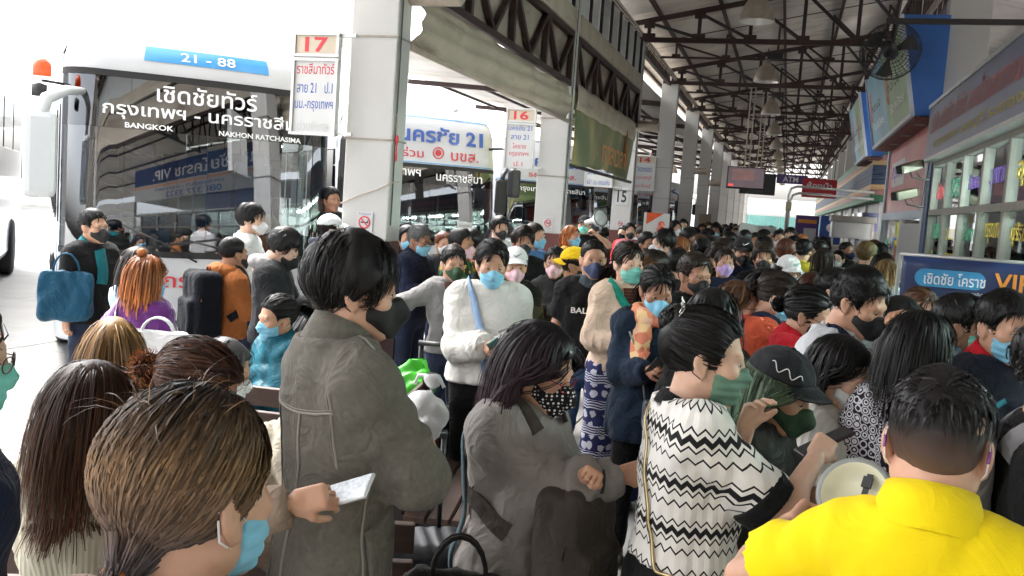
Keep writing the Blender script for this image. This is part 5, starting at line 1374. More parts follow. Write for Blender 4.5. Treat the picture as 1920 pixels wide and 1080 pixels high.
    ra = (.043 if sex == 'm' else .038) * s * W
    skin_arm = top.get('sleeve', 'long') != 'long'
    ha = (.011 if lod == 'near' else .017 if lod != 'far' else .026) if skin_arm else .036
    for i in range(2):
        a, b, w_ = arm[i]
        f = Fld(np.min([a, b, w_], 0) - .08, np.max([a, b, w_], 0) + .08, ha)
        f.cone(a, b, ra * (1.08 if i == 0 else 1.08), ra * .88, .02); f.cone(b, w_, ra * .92, .026 * s, .03); f.ell(a * .45 + b * .55, (ra * 1.05,) * 3, .03); f.ell(b * .72 + w_ * .28, (ra * .99,) * 3, .03)
        parts.append((*f.net(), 0))
        sg = 1 if i == 0 else -1
        hv, hf = get_hand(hands[i], sg * -1 if False else -sg, hhand)
        dirv = Vector(w_ - b).normalized()
        # hand frame: -Z along forearm, palm (-Y) towards body centre/down
        inward = Vector((-sg * .8, -.2, -.35)) if arms[i][2] > .95 else Vector((-sg, .1, 0))
        zc = -dirv; yc = -(inward - inward.dot(dirv) * dirv).normalized(); xc = yc.cross(zc)
        Mhand = Matrix(((xc.x, yc.x, zc.x, w_[0]), (xc.y, yc.y, zc.y, w_[1]), (xc.z, yc.z, zc.z, w_[2]), (0, 0, 0, 1)))
        arm[i] = (a, b, w_, Mhand)
        parts.append((xf(hv * s * (1.0 if sex == 'm' else .92), Mhand), hf, 0))
    hv, hf = get_head(hh, sex == 'f'); parts.append((xf(hv, MH), hf, 0))
    for V, F, mi in eye_parts(round(lid, 1)):
        if lod != 'far' or mi != 0: parts.append((xf(V, MH), F, mi))
    V, F, mi = join(parts)
    link('body', raw_mesh('body', V, F, None, [SKIN[skin], M_eye, M_iris, M_brow], mi), root)
    info = dict(root=root, MH=MH, arm=arm, M3=M3, s=s, o=o, tp=tp, st=st, hips=hips, knees=knees, ank=ank, W=W, hipz=hipz, H=H)
    # ---------------- hair
    if hair:
        style, hm, n = hair[:3]; kw = dict(hair[3]) if len(hair) > 3 else {}
        hsc = min(1, max(.28, 3.0 / max(D, .5))) if pos is None else .6; kw['w'] = kw.get('w', .0042) * min(2.2, hsc ** -.6)
        hseed = kw.pop('seed', seed % 5 if res != 'near' else seed) if kw else (seed % 5 if res != 'near' else seed)
        global HG, HGM
        if abs(bow) > 8 and res == 'near': HGM = np.array(Mh.inverted()); HG = np.round(HGM @ np.array([0, 0, -1.0]), 2); HGM = HGM @ np.array(Matrix.Rotation(R(turn), 3, 'Z'))
        else: HG = np.array([0, 0, -1.0]); HGM = np.eye(3)
        sh, (SV, SF, SU) = make_hair(style, int(n * .56 * hsc), hseed, h=.0085 if lod == 'near' else .013 if lod != 'far' else .017, **kw)
        hv = np.concatenate([sh[0], SV]); hfaces = np.concatenate([sh[1], SF + len(sh[0])]); u = np.concatenate([np.clip(.45 - (sh[0][:, 2]) * 2.5, 0, .6), SU])
        if cap: # hair below the cap only
            keep = np.ones(len(hv), bool); keep[(hv[:, 2] > .052 - .25 * hv[:, 1] * 0)] = False
            fm = keep[hfaces].all(1); hfaces = hfaces[fm]
        link('hair', raw_mesh('hair', xf(hv, MH), hfaces, None, [hm], None, True, u), root)
    # ---------------- clothes
    topm = top['mat']; loose = top.get('loose', .016); hem = top.get('hem', -.06)
    pts = [*S_, *(a[1] for a in arm), *(a[2] for a in arm), o]
    lo = np.min(pts, 0) - .20 - loose; hi = np.max(pts, 0) + .20 + loose; lo[2] = min(lo[2], o[2] + hem * s - .05)
    f = Fld(lo, hi, hb)
    lx, ly, lz = f.torso(M3, st, loose, .03, hem * s, .505 * s)
    nb = tp(0, .028, .478); wr = top.get('wr', .005)
    for i in range(2):
        a, b, w_, _ = arm[i]
        f.cone(nb + (a - nb) * .30, a + (nb - a) * .05, .044 * s + loose * .4, ra + loose * .75, .07)
        f.ell(a, (ra + loose * .7,) * 3, .06)
        if top.get('sleeve', 'long') == 'long':
            f.cone(a, b, ra + loose * .9, ra * .95 + loose, .03, wr=(wr, .07, seed)); f.cone(b, b + (w_ - b) * .97, ra * .95 + loose, .032 * s + loose * .75, .025, cap=True, wr=(wr, .06, seed + 2))
            if top.get('cuff'): f.cone(b + (w_ - b) * .86, b + (w_ - b) * .985, .036 * s + loose * .2, .034 * s + loose * .2, .005, cap=True)
        elif top['sleeve'] == 'short':
            f.cone(a, a + (b - a) * top.get('slen', .72), ra + loose * .9, ra + loose + .010, .03, cap=True, wr=(wr, .09, seed))
    f.folds(top.get('fold', .011), top.get('ff', 26), seed)
    if res == 'near': f.folds(top.get('fold', .011) * .28, top.get('ff', 26) * 2.2, seed + 9)
    # hem gather and neck opening
    dzz = hem * s - lz; f.F = np.maximum(f.F, dzz)
    nc = tp(0, .016, .55); X, Y, Z = f.all(); nr = top.get('neck', .064 if sex == 'm' else .059) * s
    ndv = nrm(np.array(tp(0, -.03, .60)) - np.array(tp(0, .035, .45)))
    q = [X - nc[0], Y - nc[1], Z - nc[2]]; t_ = q[0] * ndv[0] + q[1] * ndv[1] + q[2] * ndv[2]
    rad = np.sqrt(np.maximum(q[0] ** 2 + q[1] ** 2 + q[2] ** 2 - t_ ** 2, 0))
    f.F = np.maximum(f.F, np.minimum(nr - rad, t_ + top.get('ndepth', .085) * s))
    TV, TF = f.net()
    to = link(top.get('name', 'shirt'), raw_mesh('top', TV, TF, None, [topm]), root)
    info['TV'] = TV; info['top'] = to
    col_ = top.get('collar')
    if col_:
        ring = []; nseg = 36
        cw, chh = {'crew': (.012, .018), 'polo': (.016, .055), 'stand': (.014, .055), 'hood': (.05, .05), 'turtle': (.012, .075)}[col_]
        cc = np.array(tp(0, .022, .500)); A = nrm(np.cross(ndv, (1, 0, 0))); B = np.array([1.0, 0, 0]); B = nrm(B - (B @ ndv) * ndv); A = np.cross(ndv, B)
        g = Fld(cc - .18, cc + .18, min(hb, .010))
        if col_ == 'hood':
            for k in range(14):
                an = math.pi * (k / 13.0) ; p = cc + B * math.cos(an) * .105 * s + np.array([0, 1, 0]) * (math.sin(an) * .115 * s) + np.array([0, 0, .0 + .01 * math.sin(an)])
                g.ell(p, (.036, .036, .034), .04)
            g.folds(.008, 40, seed)
        else:
            V = []; pr = None
            for k in range(nseg):
                a_ = 2 * math.pi * k / nseg; fr_ = max(0, -math.sin(a_)) ** 2; Hc = chh * s * (1 - (.55 * fr_ if col_ in ('polo', 'stand') else 0))
                pr = {'polo': [(-.002, -.03), (-.002, Hc * .5), (.002, Hc), (.011, Hc + .002), (.021, Hc * .5), (.036, -.016), (.030, -.030)], 'stand': [(-.002, -.03), (0, Hc * .6), (.004, Hc), (.013, Hc), (.018, Hc * .4), (.022, -.03)]}.get(col_, [(-.004, -.03), (-.003, .004), (.002, chh * .45), (.008, chh * .4), (.012, -.004), (.014, -.03)])
                dr_ = B * math.cos(a_) + A * math.sin(a_) * (1.0 if math.sin(a_) > 0 else 1.08)
                for r_, h_ in pr: V.append(cc + dr_ * (nr + r_) + ndv * (h_ - .012 * fr_))
            m_ = len(pr); F = [(k * m_ + q, k * m_ + q + 1, ((k + 1) % nseg) * m_ + q + 1, ((k + 1) % nseg) * m_ + q) for k in range(nseg) for q in range(m_ - 1)]
            V = np.array(V); F = np.array(F)
        if col_ == 'hood': V, F = g.net()
        if len(V): link('collar', raw_mesh('collar', V, F, None, [top.get('cmat', topm)]), to)
    if bottom:
        bl = bottom.get('loose', .014); bm = bottom['mat']; kind = bottom.get('kind', 'trousers')
        pts = [*hips, *knees, *ank]; f = Fld(np.min(pts, 0) - .22, np.max(pts, 0) + np.array([.2, .2, .16]), max(hb, .032 if not bottom.get('fine') else .018))
        f.torso(M3, st, bl * .3, .03, -.13 * s, min(.12, max(top.get('hem', -.06) + .06, -.02)) * s)
        for i in range(2):
            if kind == 'skirt': f.cone(hips[i], knees[i] * [.7, 1, 1], .11 * s * W, .12 * s, .08); f.cone(knees[i] * [.7, 1, 1], ank[i] * [.7, 1, 1] + np.array([0, 0, .1]), .12 * s, .13 * s, .08, cap=True)
            else:
                f.cone(hips[i], knees[i], .076 * s * W + bl, .052 * s + bl, .03, wr=(.004, .1, seed)); f.cone(knees[i], ank[i] + np.array([0, 0, .0]), .052 * s + bl, .040 * s + bl * bottom.get('flare', 1.0), .02, cap=True, wr=(.005, .08, seed))
        f.folds(.006, 22, seed + 5)
        V, F = f.net()
        if len(V): link('trousers' if kind != 'skirt' else 'skirt', raw_mesh('bottom', V, F, None, [bm]), root)
        g = Fld(np.min(ank, 0) - np.array([.1, .24, .10]), np.max(ank, 0) + np.array([.1, .12, .08]), .028 if lod != 'far' else .034)
        for i in range(2):
            a = ank[i]; g.cone(a + np.array([0, .035, -.033]), a + np.array([0, -.13, -.040]), .042, .036, .02); g.cone(a, a + np.array([0, 0, -.02]), .044, .05, .02)
        X, Y, Z = g.all(); g.F = np.maximum(g.F, .003 - Z - np.zeros_like(g.F))
        V, F = g.net()
        if len(V): link('shoes', raw_mesh('shoes', V, F, None, [shoes or M_shoe]), root)
    if mask:
        V, F, LV, LF = get_mask(mask[0], .005 if lod == 'near' else .0085 if lod in ('nm', 'mid') else .012)
        mm = MASKM[mask[1]] if isinstance(mask[1], str) else mask[1]; lm = M_loopw if not (isinstance(mask[1], str) and mask[1] in ('black', 'navy')) and len(mask) < 3 else M_loopb
        V2, F2, mi = join([(xf(V, MH), F, 0), (xf(LV, MH), LF, 1)])
        link('face_mask', raw_mesh('face_mask', V2, F2, None, [mm, lm], mi), root)
    if cap: make_cap(root, MH, cap, res)
    if glasses: make_glasses(root, MH, glasses)
    PEOPLE.append(info)
    return info
M_shoe = pm('dark_shoe', (.03, .028, .028), rough=.5, var=.2)
M_loopw = pm('ear_loop_white', (.7, .7, .7), rough=.8, var=0); M_loopb = pm('ear_loop_black', (.012, .012, .012), rough=.8, var=0)
def make_cap(root, MH, cap, res):
    mat_, back = cap[0], (cap[1] if len(cap) > 1 else False)
    f = Fld((-.12, -.20, .02), (.12, .19, .18), .0055 if res == 'near' else .008)
    f.ell((0, .014, .046), (.089, .109, .095), .01)
    X, Y, Z = f.all(); f.F = np.maximum(f.F, (.048 - .10 * Y) - Z)
    f.F = f.F + (.0012 * np.sin(np.arctan2(X, Y - .014 + 0 * X) * 6) * np.ones_like(Z)).astype(np.float32)
    V, F = f.net(); o = link('cap', raw_mesh('cap', xf(V, MH), F, None, [mat_]), root)
    sgn = 1 if back else -1; n = 14; VV = []; FF = []
    for lay in (0, 1):
        for i in range(n + 1):
            a = math.pi * (.5 + (i / n - .5) * .84)
            for j in range(5):
                t = j / 4; x = .088 * math.cos(a) * (1 - .05 * t); yb = .014 + sgn * .100 * math.sin(a); y = yb + sgn * t * .075 * math.sin(a) ** .7
                VV.append((x, y, .058 - .10 * sgn * .1 - .030 * (x / .088) ** 2 - .022 * t + (.004 if lay else 0)))
    m = (n + 1) * 5
    for lay in (0, 1):
        for i in range(n):
            for j in range(4):
                q = (lay * m + i * 5 + j, lay * m + (i + 1) * 5 + j, lay * m + (i + 1) * 5 + j + 1, lay * m + i * 5 + j + 1); FF.append(q if lay else q[::-1])
    for i in range(n): FF.append((i * 5 + 4, (i + 1) * 5 + 4, m + (i + 1) * 5 + 4, m + i * 5 + 4))
    link('brim', raw_mesh('brim', xf(np.array(VV), MH), FF, None, [mat_]), o)
    MBb = MB().lathe([(.0, .006), (.007, .004), (.008, 0)], (0, .014, .141), 10)
    link('button', raw_mesh('button', xf(np.array(MBb.v), MH), [q for q in MBb.f], None, [mat_]), o)
    if len(cap) > 2 and cap[2]:  # small swoosh-like tick
        kmat = cap[2]; sp = -1; P = [(-.028, -.094, .098), (-.018, -.099, .086), (-.004, -.101, .090), (.012, -.099, .099), (.028, -.094, .108)]; t = MB(); t.tube(P, [.001, .0045, .0035, .0025, .001], 6)
        link('tick_mark', raw_mesh('tick', xf(np.array(t.v), MH), None, [(q[0], q[1], q[2]) for q in t.f if len(q) >= 3] + [(q[0], q[2], q[3]) for q in t.f if len(q) == 4], [kmat]), o)
def make_glasses(root, MH, mat_):
    b = MB()
    for s in (-1, 1):
        b.tube([(s * .033 + .024 * math.cos(a), -.108 + .006 * math.cos(a) * s, -.002 + .018 * math.sin(a)) for a in np.linspace(0, 6.2832, 18)], .0016, 5, caps=False)
        b.tube([(s * .057, -.100, .004), (s * .078, -.04, .008), (s * .082, .02, .006), (s * .080, .04, -.012)], .0017, 5)
    b.tube([(-.010, -.110, .002), (0, -.112, .005), (.010, -.110, .002)], .0016, 5)
    V = xf(np.array(b.v), MH); o = link('glasses', raw_mesh('glasses', V, [q for q in b.f if len(q) == 4], None, [mat_]), root)
    for s in (-1, 1):
        L = np.array([(s * .033 + .023 * math.cos(a), -.1085 + .006 * math.cos(a) * s, -.002 + .017 * math.sin(a)) for a in np.linspace(0, 6.2832, 17)[:-1]] + [(s * .033, -.110, -.002)])
        link('lens', raw_mesh('lens', xf(L, MH), None, [(i, (i + 1) % 16, 16) for i in range(16)], [glass_mat('spectacle_glass', (1, 1, 1), .02, .95)]), o)
# ---- things worn or held
def surf_strap(name, info, pts, width, mat_, parent, thick=.004, off=.004, n=36, follow='TV'):
    """band laid over the garment through local points"""
    V = info[follow]; P = [np.array(p, float) for p in pts]
    d = np.cumsum([0] + [np.linalg.norm(P[i + 1] - P[i]) for i in range(len(P) - 1)]); d /= d[-1]
    T = np.linspace(0, 1, n); Q = np.stack([np.interp(T, d, [p[k] for p in P]) for k in range(3)], 1)
    for _ in range(2): Q[1:-1] = (Q[:-2] + 2 * Q[1:-1] + Q[2:]) / 4
    R_ = []
    ctr = V.mean(0)
    for q in Q:
        j = np.argsort(((V - q) ** 2).sum(1))[:6]; v = V[j].mean(0); R_.append(v)
    R_ = np.array(R_)
    for _ in range(4): R_[1:-1] = (R_[:-2] + 2 * R_[1:-1] + R_[2:]) / 4
    tan = np.gradient(R_, axis=0); VV = []
    for i, v in enumerate(R_):
        ax = np.array([info['o'][0], info['o'][1], v[2]]); out = v - ax; out[2] += .25 * max(0, (v[2] - info['tp'](0, 0, .38)[2])) * 10 * np.linalg.norm(out); out = nrm(out); t = nrm(tan[i]); sd = nrm(np.cross(t, out)); out = np.cross(sd, t)
        for a, b in ((-1, 0), (1, 0), (1, 1), (-1, 1)): VV.append(v + sd * a * width / 2 + out * (off + b * thick))
    F = [(i * 4 + k, i * 4 + (k + 1) % 4, i * 4 + 4 + (k + 1) % 4, i * 4 + 4 + k) for i in range(n - 1) for k in range(4)]
    return link(name, raw_mesh(name, np.array(VV), F, None, [mat_]), parent)
def carried(name, info, label, cat, group=None):
    """top-level thing in the same local frame as a person"""
    r = info['root']; o = empty(name, r.location, r.rotation_euler[2], label, cat, group); return o
def phone(info, i, label, screen=None, case=None, tiltv=(0, -.5, .85), L=.148, offs=(0, -.028, -.085)):
    """phone in hand i (0 left, 1 right)"""
    Mh = info['arm'][i][3]; o = carried('phone', info, label, 'phone', 'phones in hands')
    c = Mh @ Vector(offs); up = Vector(tiltv).normalized(); fw = Vector((0, 1, 0)) - Vector((0, 1, 0)).dot(up) * up
    if fw.length < .1: fw = Vector((0, 0, 1)) - up.z * up
    fw.normalize(); x = up.cross(fw); Mp = Matrix((x, fw, up)).transposed()
    MB().box(c, (.072, .009, L), M=Mp).build('case', case or M_black, o, bevel=.003)
    MB().box(c + Mp @ Vector((0, .0052, 0)), (.066, .001, L - .01), M=Mp).build('screen', screen or M_black, o)
    return o, c, Mp
def backpack(info, mat_, label, w=.30, hgt=.42, d=.15, zc=.26, trim=None, seed=1, front=False, pocket=True):
    o = carried('backpack', info, label, 'backpack', 'backpacks'); tp, s = info['tp'], info['s']
    sg = -1 if front else 1
    c = tp(0, sg * (.105 * info['W'] + d / 2 / s + .022), zc)
    f = Fld(np.array(c) - (w * .75, d * 1.3, hgt * .7), np.array(c) + (w * .75, d * 1.3, hgt * .7), .010)
    f.rbox(c, (w / 2, d / 2, hgt / 2), .055, .01)
    if pocket: f.rbox(c + np.array([0, sg * d * .42, -hgt * .16]), (w * .38, d * .28, hgt * .26), .03, .02)
    f.folds(.007, 30, seed)
    V, F = f.net(); link('pack_body', raw_mesh('pack', V, F, None, [mat_]), o)
    z = MB(); cc = Vector(c)
    z.tube([cc + Vector((w * .5 * math.cos(a), sg * (d * .30), hgt * .08 + hgt * .36 * math.sin(a))) for a in np.linspace(0, math.pi, 14)], .004, 5); z.build('zip', trim or M_black, o)
    z = MB(); z.tube([cc + Vector((-.03, -sg * d * .2, hgt * .5)), cc + Vector((-.02, -sg * d * .2, hgt * .56)), cc + Vector((.02, -sg * d * .2, hgt * .56)), cc + Vector((.03, -sg * d * .2, hgt * .5))], .008, 6); z.build('grab_handle', trim or M_black, o)
    for e in (1, -1):
        surf_strap('shoulder_strap', info, [tp(e * .09, sg * .12, .44), tp(e * .095, 0, .52), tp(e * .10, -sg * .12, .40), tp(e * .13, -sg * .10, .24), tp(e * .15, sg * .06, .12)], .055, mat_, o, thick=.008)
    return o, c
# ================================================================== CLOTH PATTERNS
def coord(n, l, scale=(1, 1, 1)):
    tc = n.new('ShaderNodeTexCoord'); mp = n.new('ShaderNodeMapping'); mp.inputs['Scale'].default_value = scale; l.new(tc.outputs['Object'], mp.inputs['Vector']); return mp.outputs[0]
def mth(n, l, op, a, b=None, c=None):
    m = n.new('ShaderNodeMath'); m.operation = op
    for i, v in enumerate((a, b, c)):
        if v is None: continue
        if isinstance(v, (int, float)): m.inputs[i].default_value = v
        else: l.new(v, m.inputs[i])
    return m.outputs[0]
def ramp(n, l, fac, stops, interp='CONSTANT'):
    r = n.new('ShaderNodeValToRGB'); r.color_ramp.interpolation = interp; e = r.color_ramp.elements
    while len(e) < len(stops): e.new(.5)
    for k, (p, c) in zip(e, stops): k.position = p; k.color = (*c, 1)
    l.new(fac, r.inputs['Fac']); return r.outputs['Color']
def bump_to(n, l, b, h, strength=.4, dist=.003):
    bp = n.new('ShaderNodeBump'); bp.inputs['Strength'].default_value = strength; bp.inputs['Distance'].default_value = dist; l.new(h, bp.inputs['Height']); l.new(bp.outputs[0], b.inputs['Normal'])
WHT, BLK = (.66, .64, .60), (.012, .012, .013)
M_zig, n, l, b = nodemat('zigzag_knit', .85, .03, .15)
sp = n.new('ShaderNodeSeparateXYZ'); l.new(coord(n, l), sp.inputs[0])
ang = mth(n, l, 'ARCTAN2', mth(n, l, 'MULTIPLY', sp.outputs['X'], .9), sp.outputs['Y'])
tri = mth(n, l, 'PINGPONG', mth(n, l, 'MULTIPLY', ang, 5.4), .5)
v = mth(n, l, 'ADD', mth(n, l, 'DIVIDE', sp.outputs['Z'], .125), mth(n, l, 'MULTIPLY', tri, .26))
fr = mth(n, l, 'FRACT', v)
l.new(ramp(n, l, fr, [(0, BLK), (.05, WHT), (.24, BLK), (.29, WHT), (.37, BLK), (.51, WHT), (.60, BLK), (.645, WHT)]), b.inputs['Base Color'])
bump_to(n, l, b, tri, .7, .006)
def rib_knit(name, col, freq=26, axis='ang', strength=.6):
    m, n, l, b = nodemat('knit_' + name, .9, .05, .15); sp = n.new('ShaderNodeSeparateXYZ'); l.new(coord(n, l), sp.inputs[0])
    a = mth(n, l, 'MULTIPLY', mth(n, l, 'ARCTAN2', sp.outputs['X'], sp.outputs['Y']), freq) if axis == 'ang' else mth(n, l, 'MULTIPLY', sp.outputs['Z'], freq)
    s = mth(n, l, 'SINE', a); nz = n.new('ShaderNodeTexNoise'); nz.inputs['Scale'].default_value = 45; l.new(coord(n, l), nz.inputs['Vector'])
    hgt = mth(n, l, 'ADD', s, mth(n, l, 'MULTIPLY', nz.outputs['Fac'], 1.2)); bump_to(n, l, b, hgt, strength * .6, .0025)
    l.new(ramp(n, l, mth(n, l, 'MULTIPLY_ADD', s, .25, .5), [(0, tuple(c * .86 for c in col)), (1, col)], 'LINEAR'), b.inputs['Base Color']); return m
M_creamknit = rib_knit('cream', (.50, .47, .37), 60); M_whiteknit = rib_knit('white', (.62, .60, .55), 55); M_beigeknit = cloth('beige_knit', (.55, .42, .32), bump=.6, bscale=120)
M_brownrib = nodemat('brown_rib', .9, .3)[0]
n = M_brownrib.node_tree.nodes; l = M_brownrib.node_tree.links; sp = n.new('ShaderNodeSeparateXYZ'); l.new(coord(n, l), sp.inputs[0])
l.new(ramp(n, l, mth(n, l, 'FRACT', mth(n, l, 'MULTIPLY', sp.outputs['Z'], 55)), [(0, (.055, .016, .010)), (.7, (.14, .045, .022))]), n['Principled BSDF'].inputs['Base Color'])
M_eleph, n, l, b = nodemat('elephant_print', .8, .03, .15)
c_ = coord(n, l); sp = n.new('ShaderNodeSeparateXYZ'); l.new(c_, sp.inputs[0])
vo = n.new('ShaderNodeTexVoronoi'); vo.inputs['Scale'].default_value = 15; vo.inputs['Randomness'].default_value = .35; l.new(c_, vo.inputs['Vector'])
nz = n.new('ShaderNodeTexNoise'); nz.inputs['Scale'].default_value = 60; l.new(c_, nz.inputs['Vector'])
fat = mth(n, l, 'LESS_THAN', mth(n, l, 'ADD', vo.outputs['Distance'], mth(n, l, 'MULTIPLY', nz.outputs['Fac'], .35)), .56)
row = mth(n, l, 'FRACT', mth(n, l, 'MULTIPLY', sp.outputs['Z'], 6.2)); isrow = mth(n, l, 'LESS_THAN', row, .36)
zz = mth(n, l, 'PINGPONG', mth(n, l, 'MULTIPLY', mth(n, l, 'ADD', sp.outputs['X'], sp.outputs['Y']), 34), .5)
lines = mth(n, l, 'GREATER_THAN', mth(n, l, 'FRACT', mth(n, l, 'ADD', mth(n, l, 'MULTIPLY', sp.outputs['Z'], 62), zz)), .55)
pat = mth(n, l, 'ADD', mth(n, l, 'MULTIPLY', isrow, lines), mth(n, l, 'MULTIPLY', mth(n, l, 'SUBTRACT', 1.0, isrow), fat))
l.new(ramp(n, l, pat, [(0, (.018, .02, .075)), (.5, (.42, .42, .48))]), b.inputs['Base Color'])
def voro_mat(name, scale, stops, rnd=0.0, out='Distance', interp='CONSTANT'):
    m, n, l, b = nodemat(name, .8, .03, .15); vo = n.new('ShaderNodeTexVoronoi'); vo.inputs['Scale'].default_value = scale; vo.inputs['Randomness'].default_value = rnd; l.new(coord(n, l), vo.inputs['Vector'])
    l.new(ramp(n, l, vo.outputs[out], stops, interp), b.inputs['Base Color']); return m
MASKM['dots'] = voro_mat('mask_polka', 88, [(0, (.75, .75, .73)), (.33, (.010, .010, .012))], .0)
M_mono = voro_mat('monogram_cloth', 34, [(0, (.015, .014, .02)), (.22, (.62, .60, .64)), (.36, (.015, .014, .02)), (.47, (.55, .54, .58)), (.60, (.015, .014, .02))], .25)
M_floral = voro_mat('floral_cloth', 26, [(0, (.02, .05, .02)), (.2, (.35, .05, .02)), (.34, (.03, .12, .05)), (.5, (.42, .28, .04)), (.62, (.02, .03, .02)), (.8, (.05, .12, .2))], 1.0, 'Color')
M_camo = voro_mat('camo_cloth', 14, [(0, (.02, .022, .018)), (.35, (.06, .055, .04)), (.6, (.012, .014, .012)), (.8, (.12, .10, .07))], 1.0, 'Color')
M_tealjk = cloth('teal_nylon', (.008, .085, .12), rough=.5, sheen=0, crease=.25); M_jean = cloth('blue_jean', (.045, .085, .16), var=.3, scale=9); M_darkjean = cloth('dark_jean', (.018, .026, .05), var=.25)
M_bk = cloth('black', (.006, .006, .0065)); M_blk2 = cloth('charcoal', (.018, .018, .020)); M_navy = cloth('navy', (.008, .012, .030)); M_grey = cloth('grey', (.20, .195, .19)); M_hood = cloth('warm_grey_sweat', (.205, .190, .178), var=.1)
M_wht = cloth('white', (.62, .62, .62), var=.05); M_offw = cloth('offwhite_nylon', (.56, .545, .51), var=.05, rough=.6, sheen=.1)
M_jack = cloth('olive_grey_denim', (.115, .106, .088), var=.14, scale=70, dirt=((.16, .148, .125), 28, .56))
M_yel = cloth('yellow_polo', (.80, .60, .006), var=.05, bscale=420, bump=.35, crease=.14); M_tan = cloth('tan_cardigan', (.25, .185, .14)); M_teal = cloth('teal_shirt', (.01, .12, .14)); M_purple = cloth('purple_velvet', (.10, .012, .14), var=.35, sheen=.6, scale=14)
M_orange = cloth('rust_sweat', (.26, .085, .022)); M_orj = cloth('orange_red', (.42, .07, .03)); M_red = cloth('red_polo', (.45, .012, .022)); M_green = cloth('green_tee', (.02, .17, .11)); M_pink = cloth('pink_shirt', (.42, .17, .19)); M_must = cloth('mustard', (.38, .20, .03))
M_brn = cloth('maroon_brown', (.065, .028, .020)); M_lblue = cloth('pale_blue', (.38, .48, .60)); M_dblue = cloth('mid_denim', (.06, .14, .30), var=.25); M_ygreen = cloth('bright_yellow', (.62, .52, .05)); M_scarf = voro_mat('peach_scarf', 19, [(0, (.62, .24, .12)), (.35, (.66, .46, .24)), (.55, (.58, .20, .12)), (.75, (.66, .40, .28))], 1.0, 'Color'); M_indigo = cloth('indigo_coat', (.012, .022, .04), var=.5, scale=4); M_grn2 = cloth('green_strap', (.01, .20, .14))
M_scarfd = cloth('slate_scarf', (.045, .058, .07), var=.3, scale=20)
TR = dict(mat=M_darkjean); TB = dict(mat=M_bk)
M_scr = pm('phone_screen', (.5, .52, .55), rough=.1, emit=.05, ecol=(.62, .68, .72), var=.35, scale=90); M_gsh = pm('spectacle_rim', (.05, .02, .02), rough=.3, metal=.3, var=0); M_redrim = pm('red_rim', (.25, .02, .03), rough=.25, var=0); M_silver = pm('silver_metal', (.6, .58, .55), rough=.25, metal=1, var=.1); M_gold = pm('gold_chain', (.50, .40, .22), rough=.3, metal=1, var=.1)
def T(mat_, **k): return dict(mat=mat_, **k)
H_pony = hair_mat('ash_ombre', (.010, .007, .006), (.046, .036, .038), mid=(.135, .078, .038), midpos=.36)
H_brl = hair_mat('chestnut', (.012, .007, .005), (.080, .034, .016)); H_green = hair_mat('green_dip', (.012, .016, .014), (.10, .26, .16), mid=(.10, .15, .09), midpos=.5); H_plum = hair_mat('black_plum', (.008, .008, .010), (.040, .018, .026)); H_lbrown = hair_mat('light_brown', (.16, .09, .035), (.075, .04, .018)); H_khaki = hair_mat('khaki', (.11, .075, .03), (.13, .09, .04))

# ================================================================== NEAR PEOPLE
g_near = 'people waiting in the concourse'
# ponytail woman in front
A = person('woman with ash blond ombre low ponytail tied with an orange band, blue mask', 358, 742, 1.13, 147, sex='f', skin='rosy', res='near', head=(2, -14, 0), hair=('nape', H_pony, 6600, dict(length=.34, w=.0021)), mask=('pleat', 'blue'), top=T(M_tan, loose=.025, collar='crew'), bottom=TR, pose='both', hands=('hold', 'hold'), seed=11)
q = MB(); Tt = Vector((0, .104, -.080)); q.tube([A['MH'] @ (Tt + Vector((.020 * math.cos(a), .004 * math.sin(a), .018 * math.sin(a)))) for a in np.linspace(0, 6.283, 16)], .0045, 6, caps=False); q.build('hair_band', M_orange, A['root'])
fw = np.random.RandomState(4); n_ = 70; ro = scalp_points(n_ * 3, fw); ro = ro[ro[:, 2] > .10][:n_]; dd = np.stack([fw.normal(size=len(ro)) * .5, -.2 + fw.normal(size=len(ro)) * .6, np.full(len(ro), .55)], 1); dd /= np.linalg.norm(dd, axis=1)[:, None]
P_ = fall(ro, dd, fw.uniform(.05, .11, len(ro)), 8, .22, np.full(len(ro), .12), fw, jit=.12); V_, F_, U_ = ribbons(P_, .0012, 3); link('flyaway_hair', raw_mesh('flyaway', xf(V_, A['MH']), F_, None, [H_pony], None, True, U_), A['root'])
# chestnut woman, cream sweater
B = person('woman with very long chestnut hair over a cream ribbed sweater', 178, 684, 2.5, 150, sex='f', skin='light', res='near', seated=True, head=(6, -12, 0), hair=('long', H_brl, 4800, dict(length=.37, w=.0025)), mask=('pleat', 'white'), top=T(M_creamknit, loose=.03, collar='crew', name='sweater'), bottom=TR, pose='both', seed=14)
# phone woman with orange bun
C_ = person('woman with dark hair ending in a fuzzy orange bun, tan cardigan, holding out a phone', 400, 655, 2.35, 62, sex='f', skin='tan', res='near', seated=True, head=(26, 8, 0), hair=('bun', hair_mat('dark_to_orange', (.016, .009, .008), (.13, .045, .018)), 3000, dict(w=.003)), mask=('pleat', 'white'), top=T(M_tan, loose=.03, cuff=1, name='cardigan'), bottom=T(M_jean), arms=((.12, -.26, 1.02), at(548, 945, 2.10)), hands=('hold', 'grip'), seed=15)
rb = np.random.RandomState(9); cB = np.array([0, .140, -.005]); m_ = 420; ax = rb.normal(size=(m_, 3)); ax /= np.linalg.norm(ax, axis=1)[:, None]; Pb = np.array([cB + ax * (.018 + .034 * t) + rb.normal(size=(m_, 3)) * .006 * t for t in np.linspace(0, 1, 5)]); V_, F_, U_ = ribbons(Pb, .0022, 5); link('bun_frizz', raw_mesh('bun', xf(V_, C_['MH']), F_, None, [HAIR_ORANGE], None, True, U_), C_['root'])
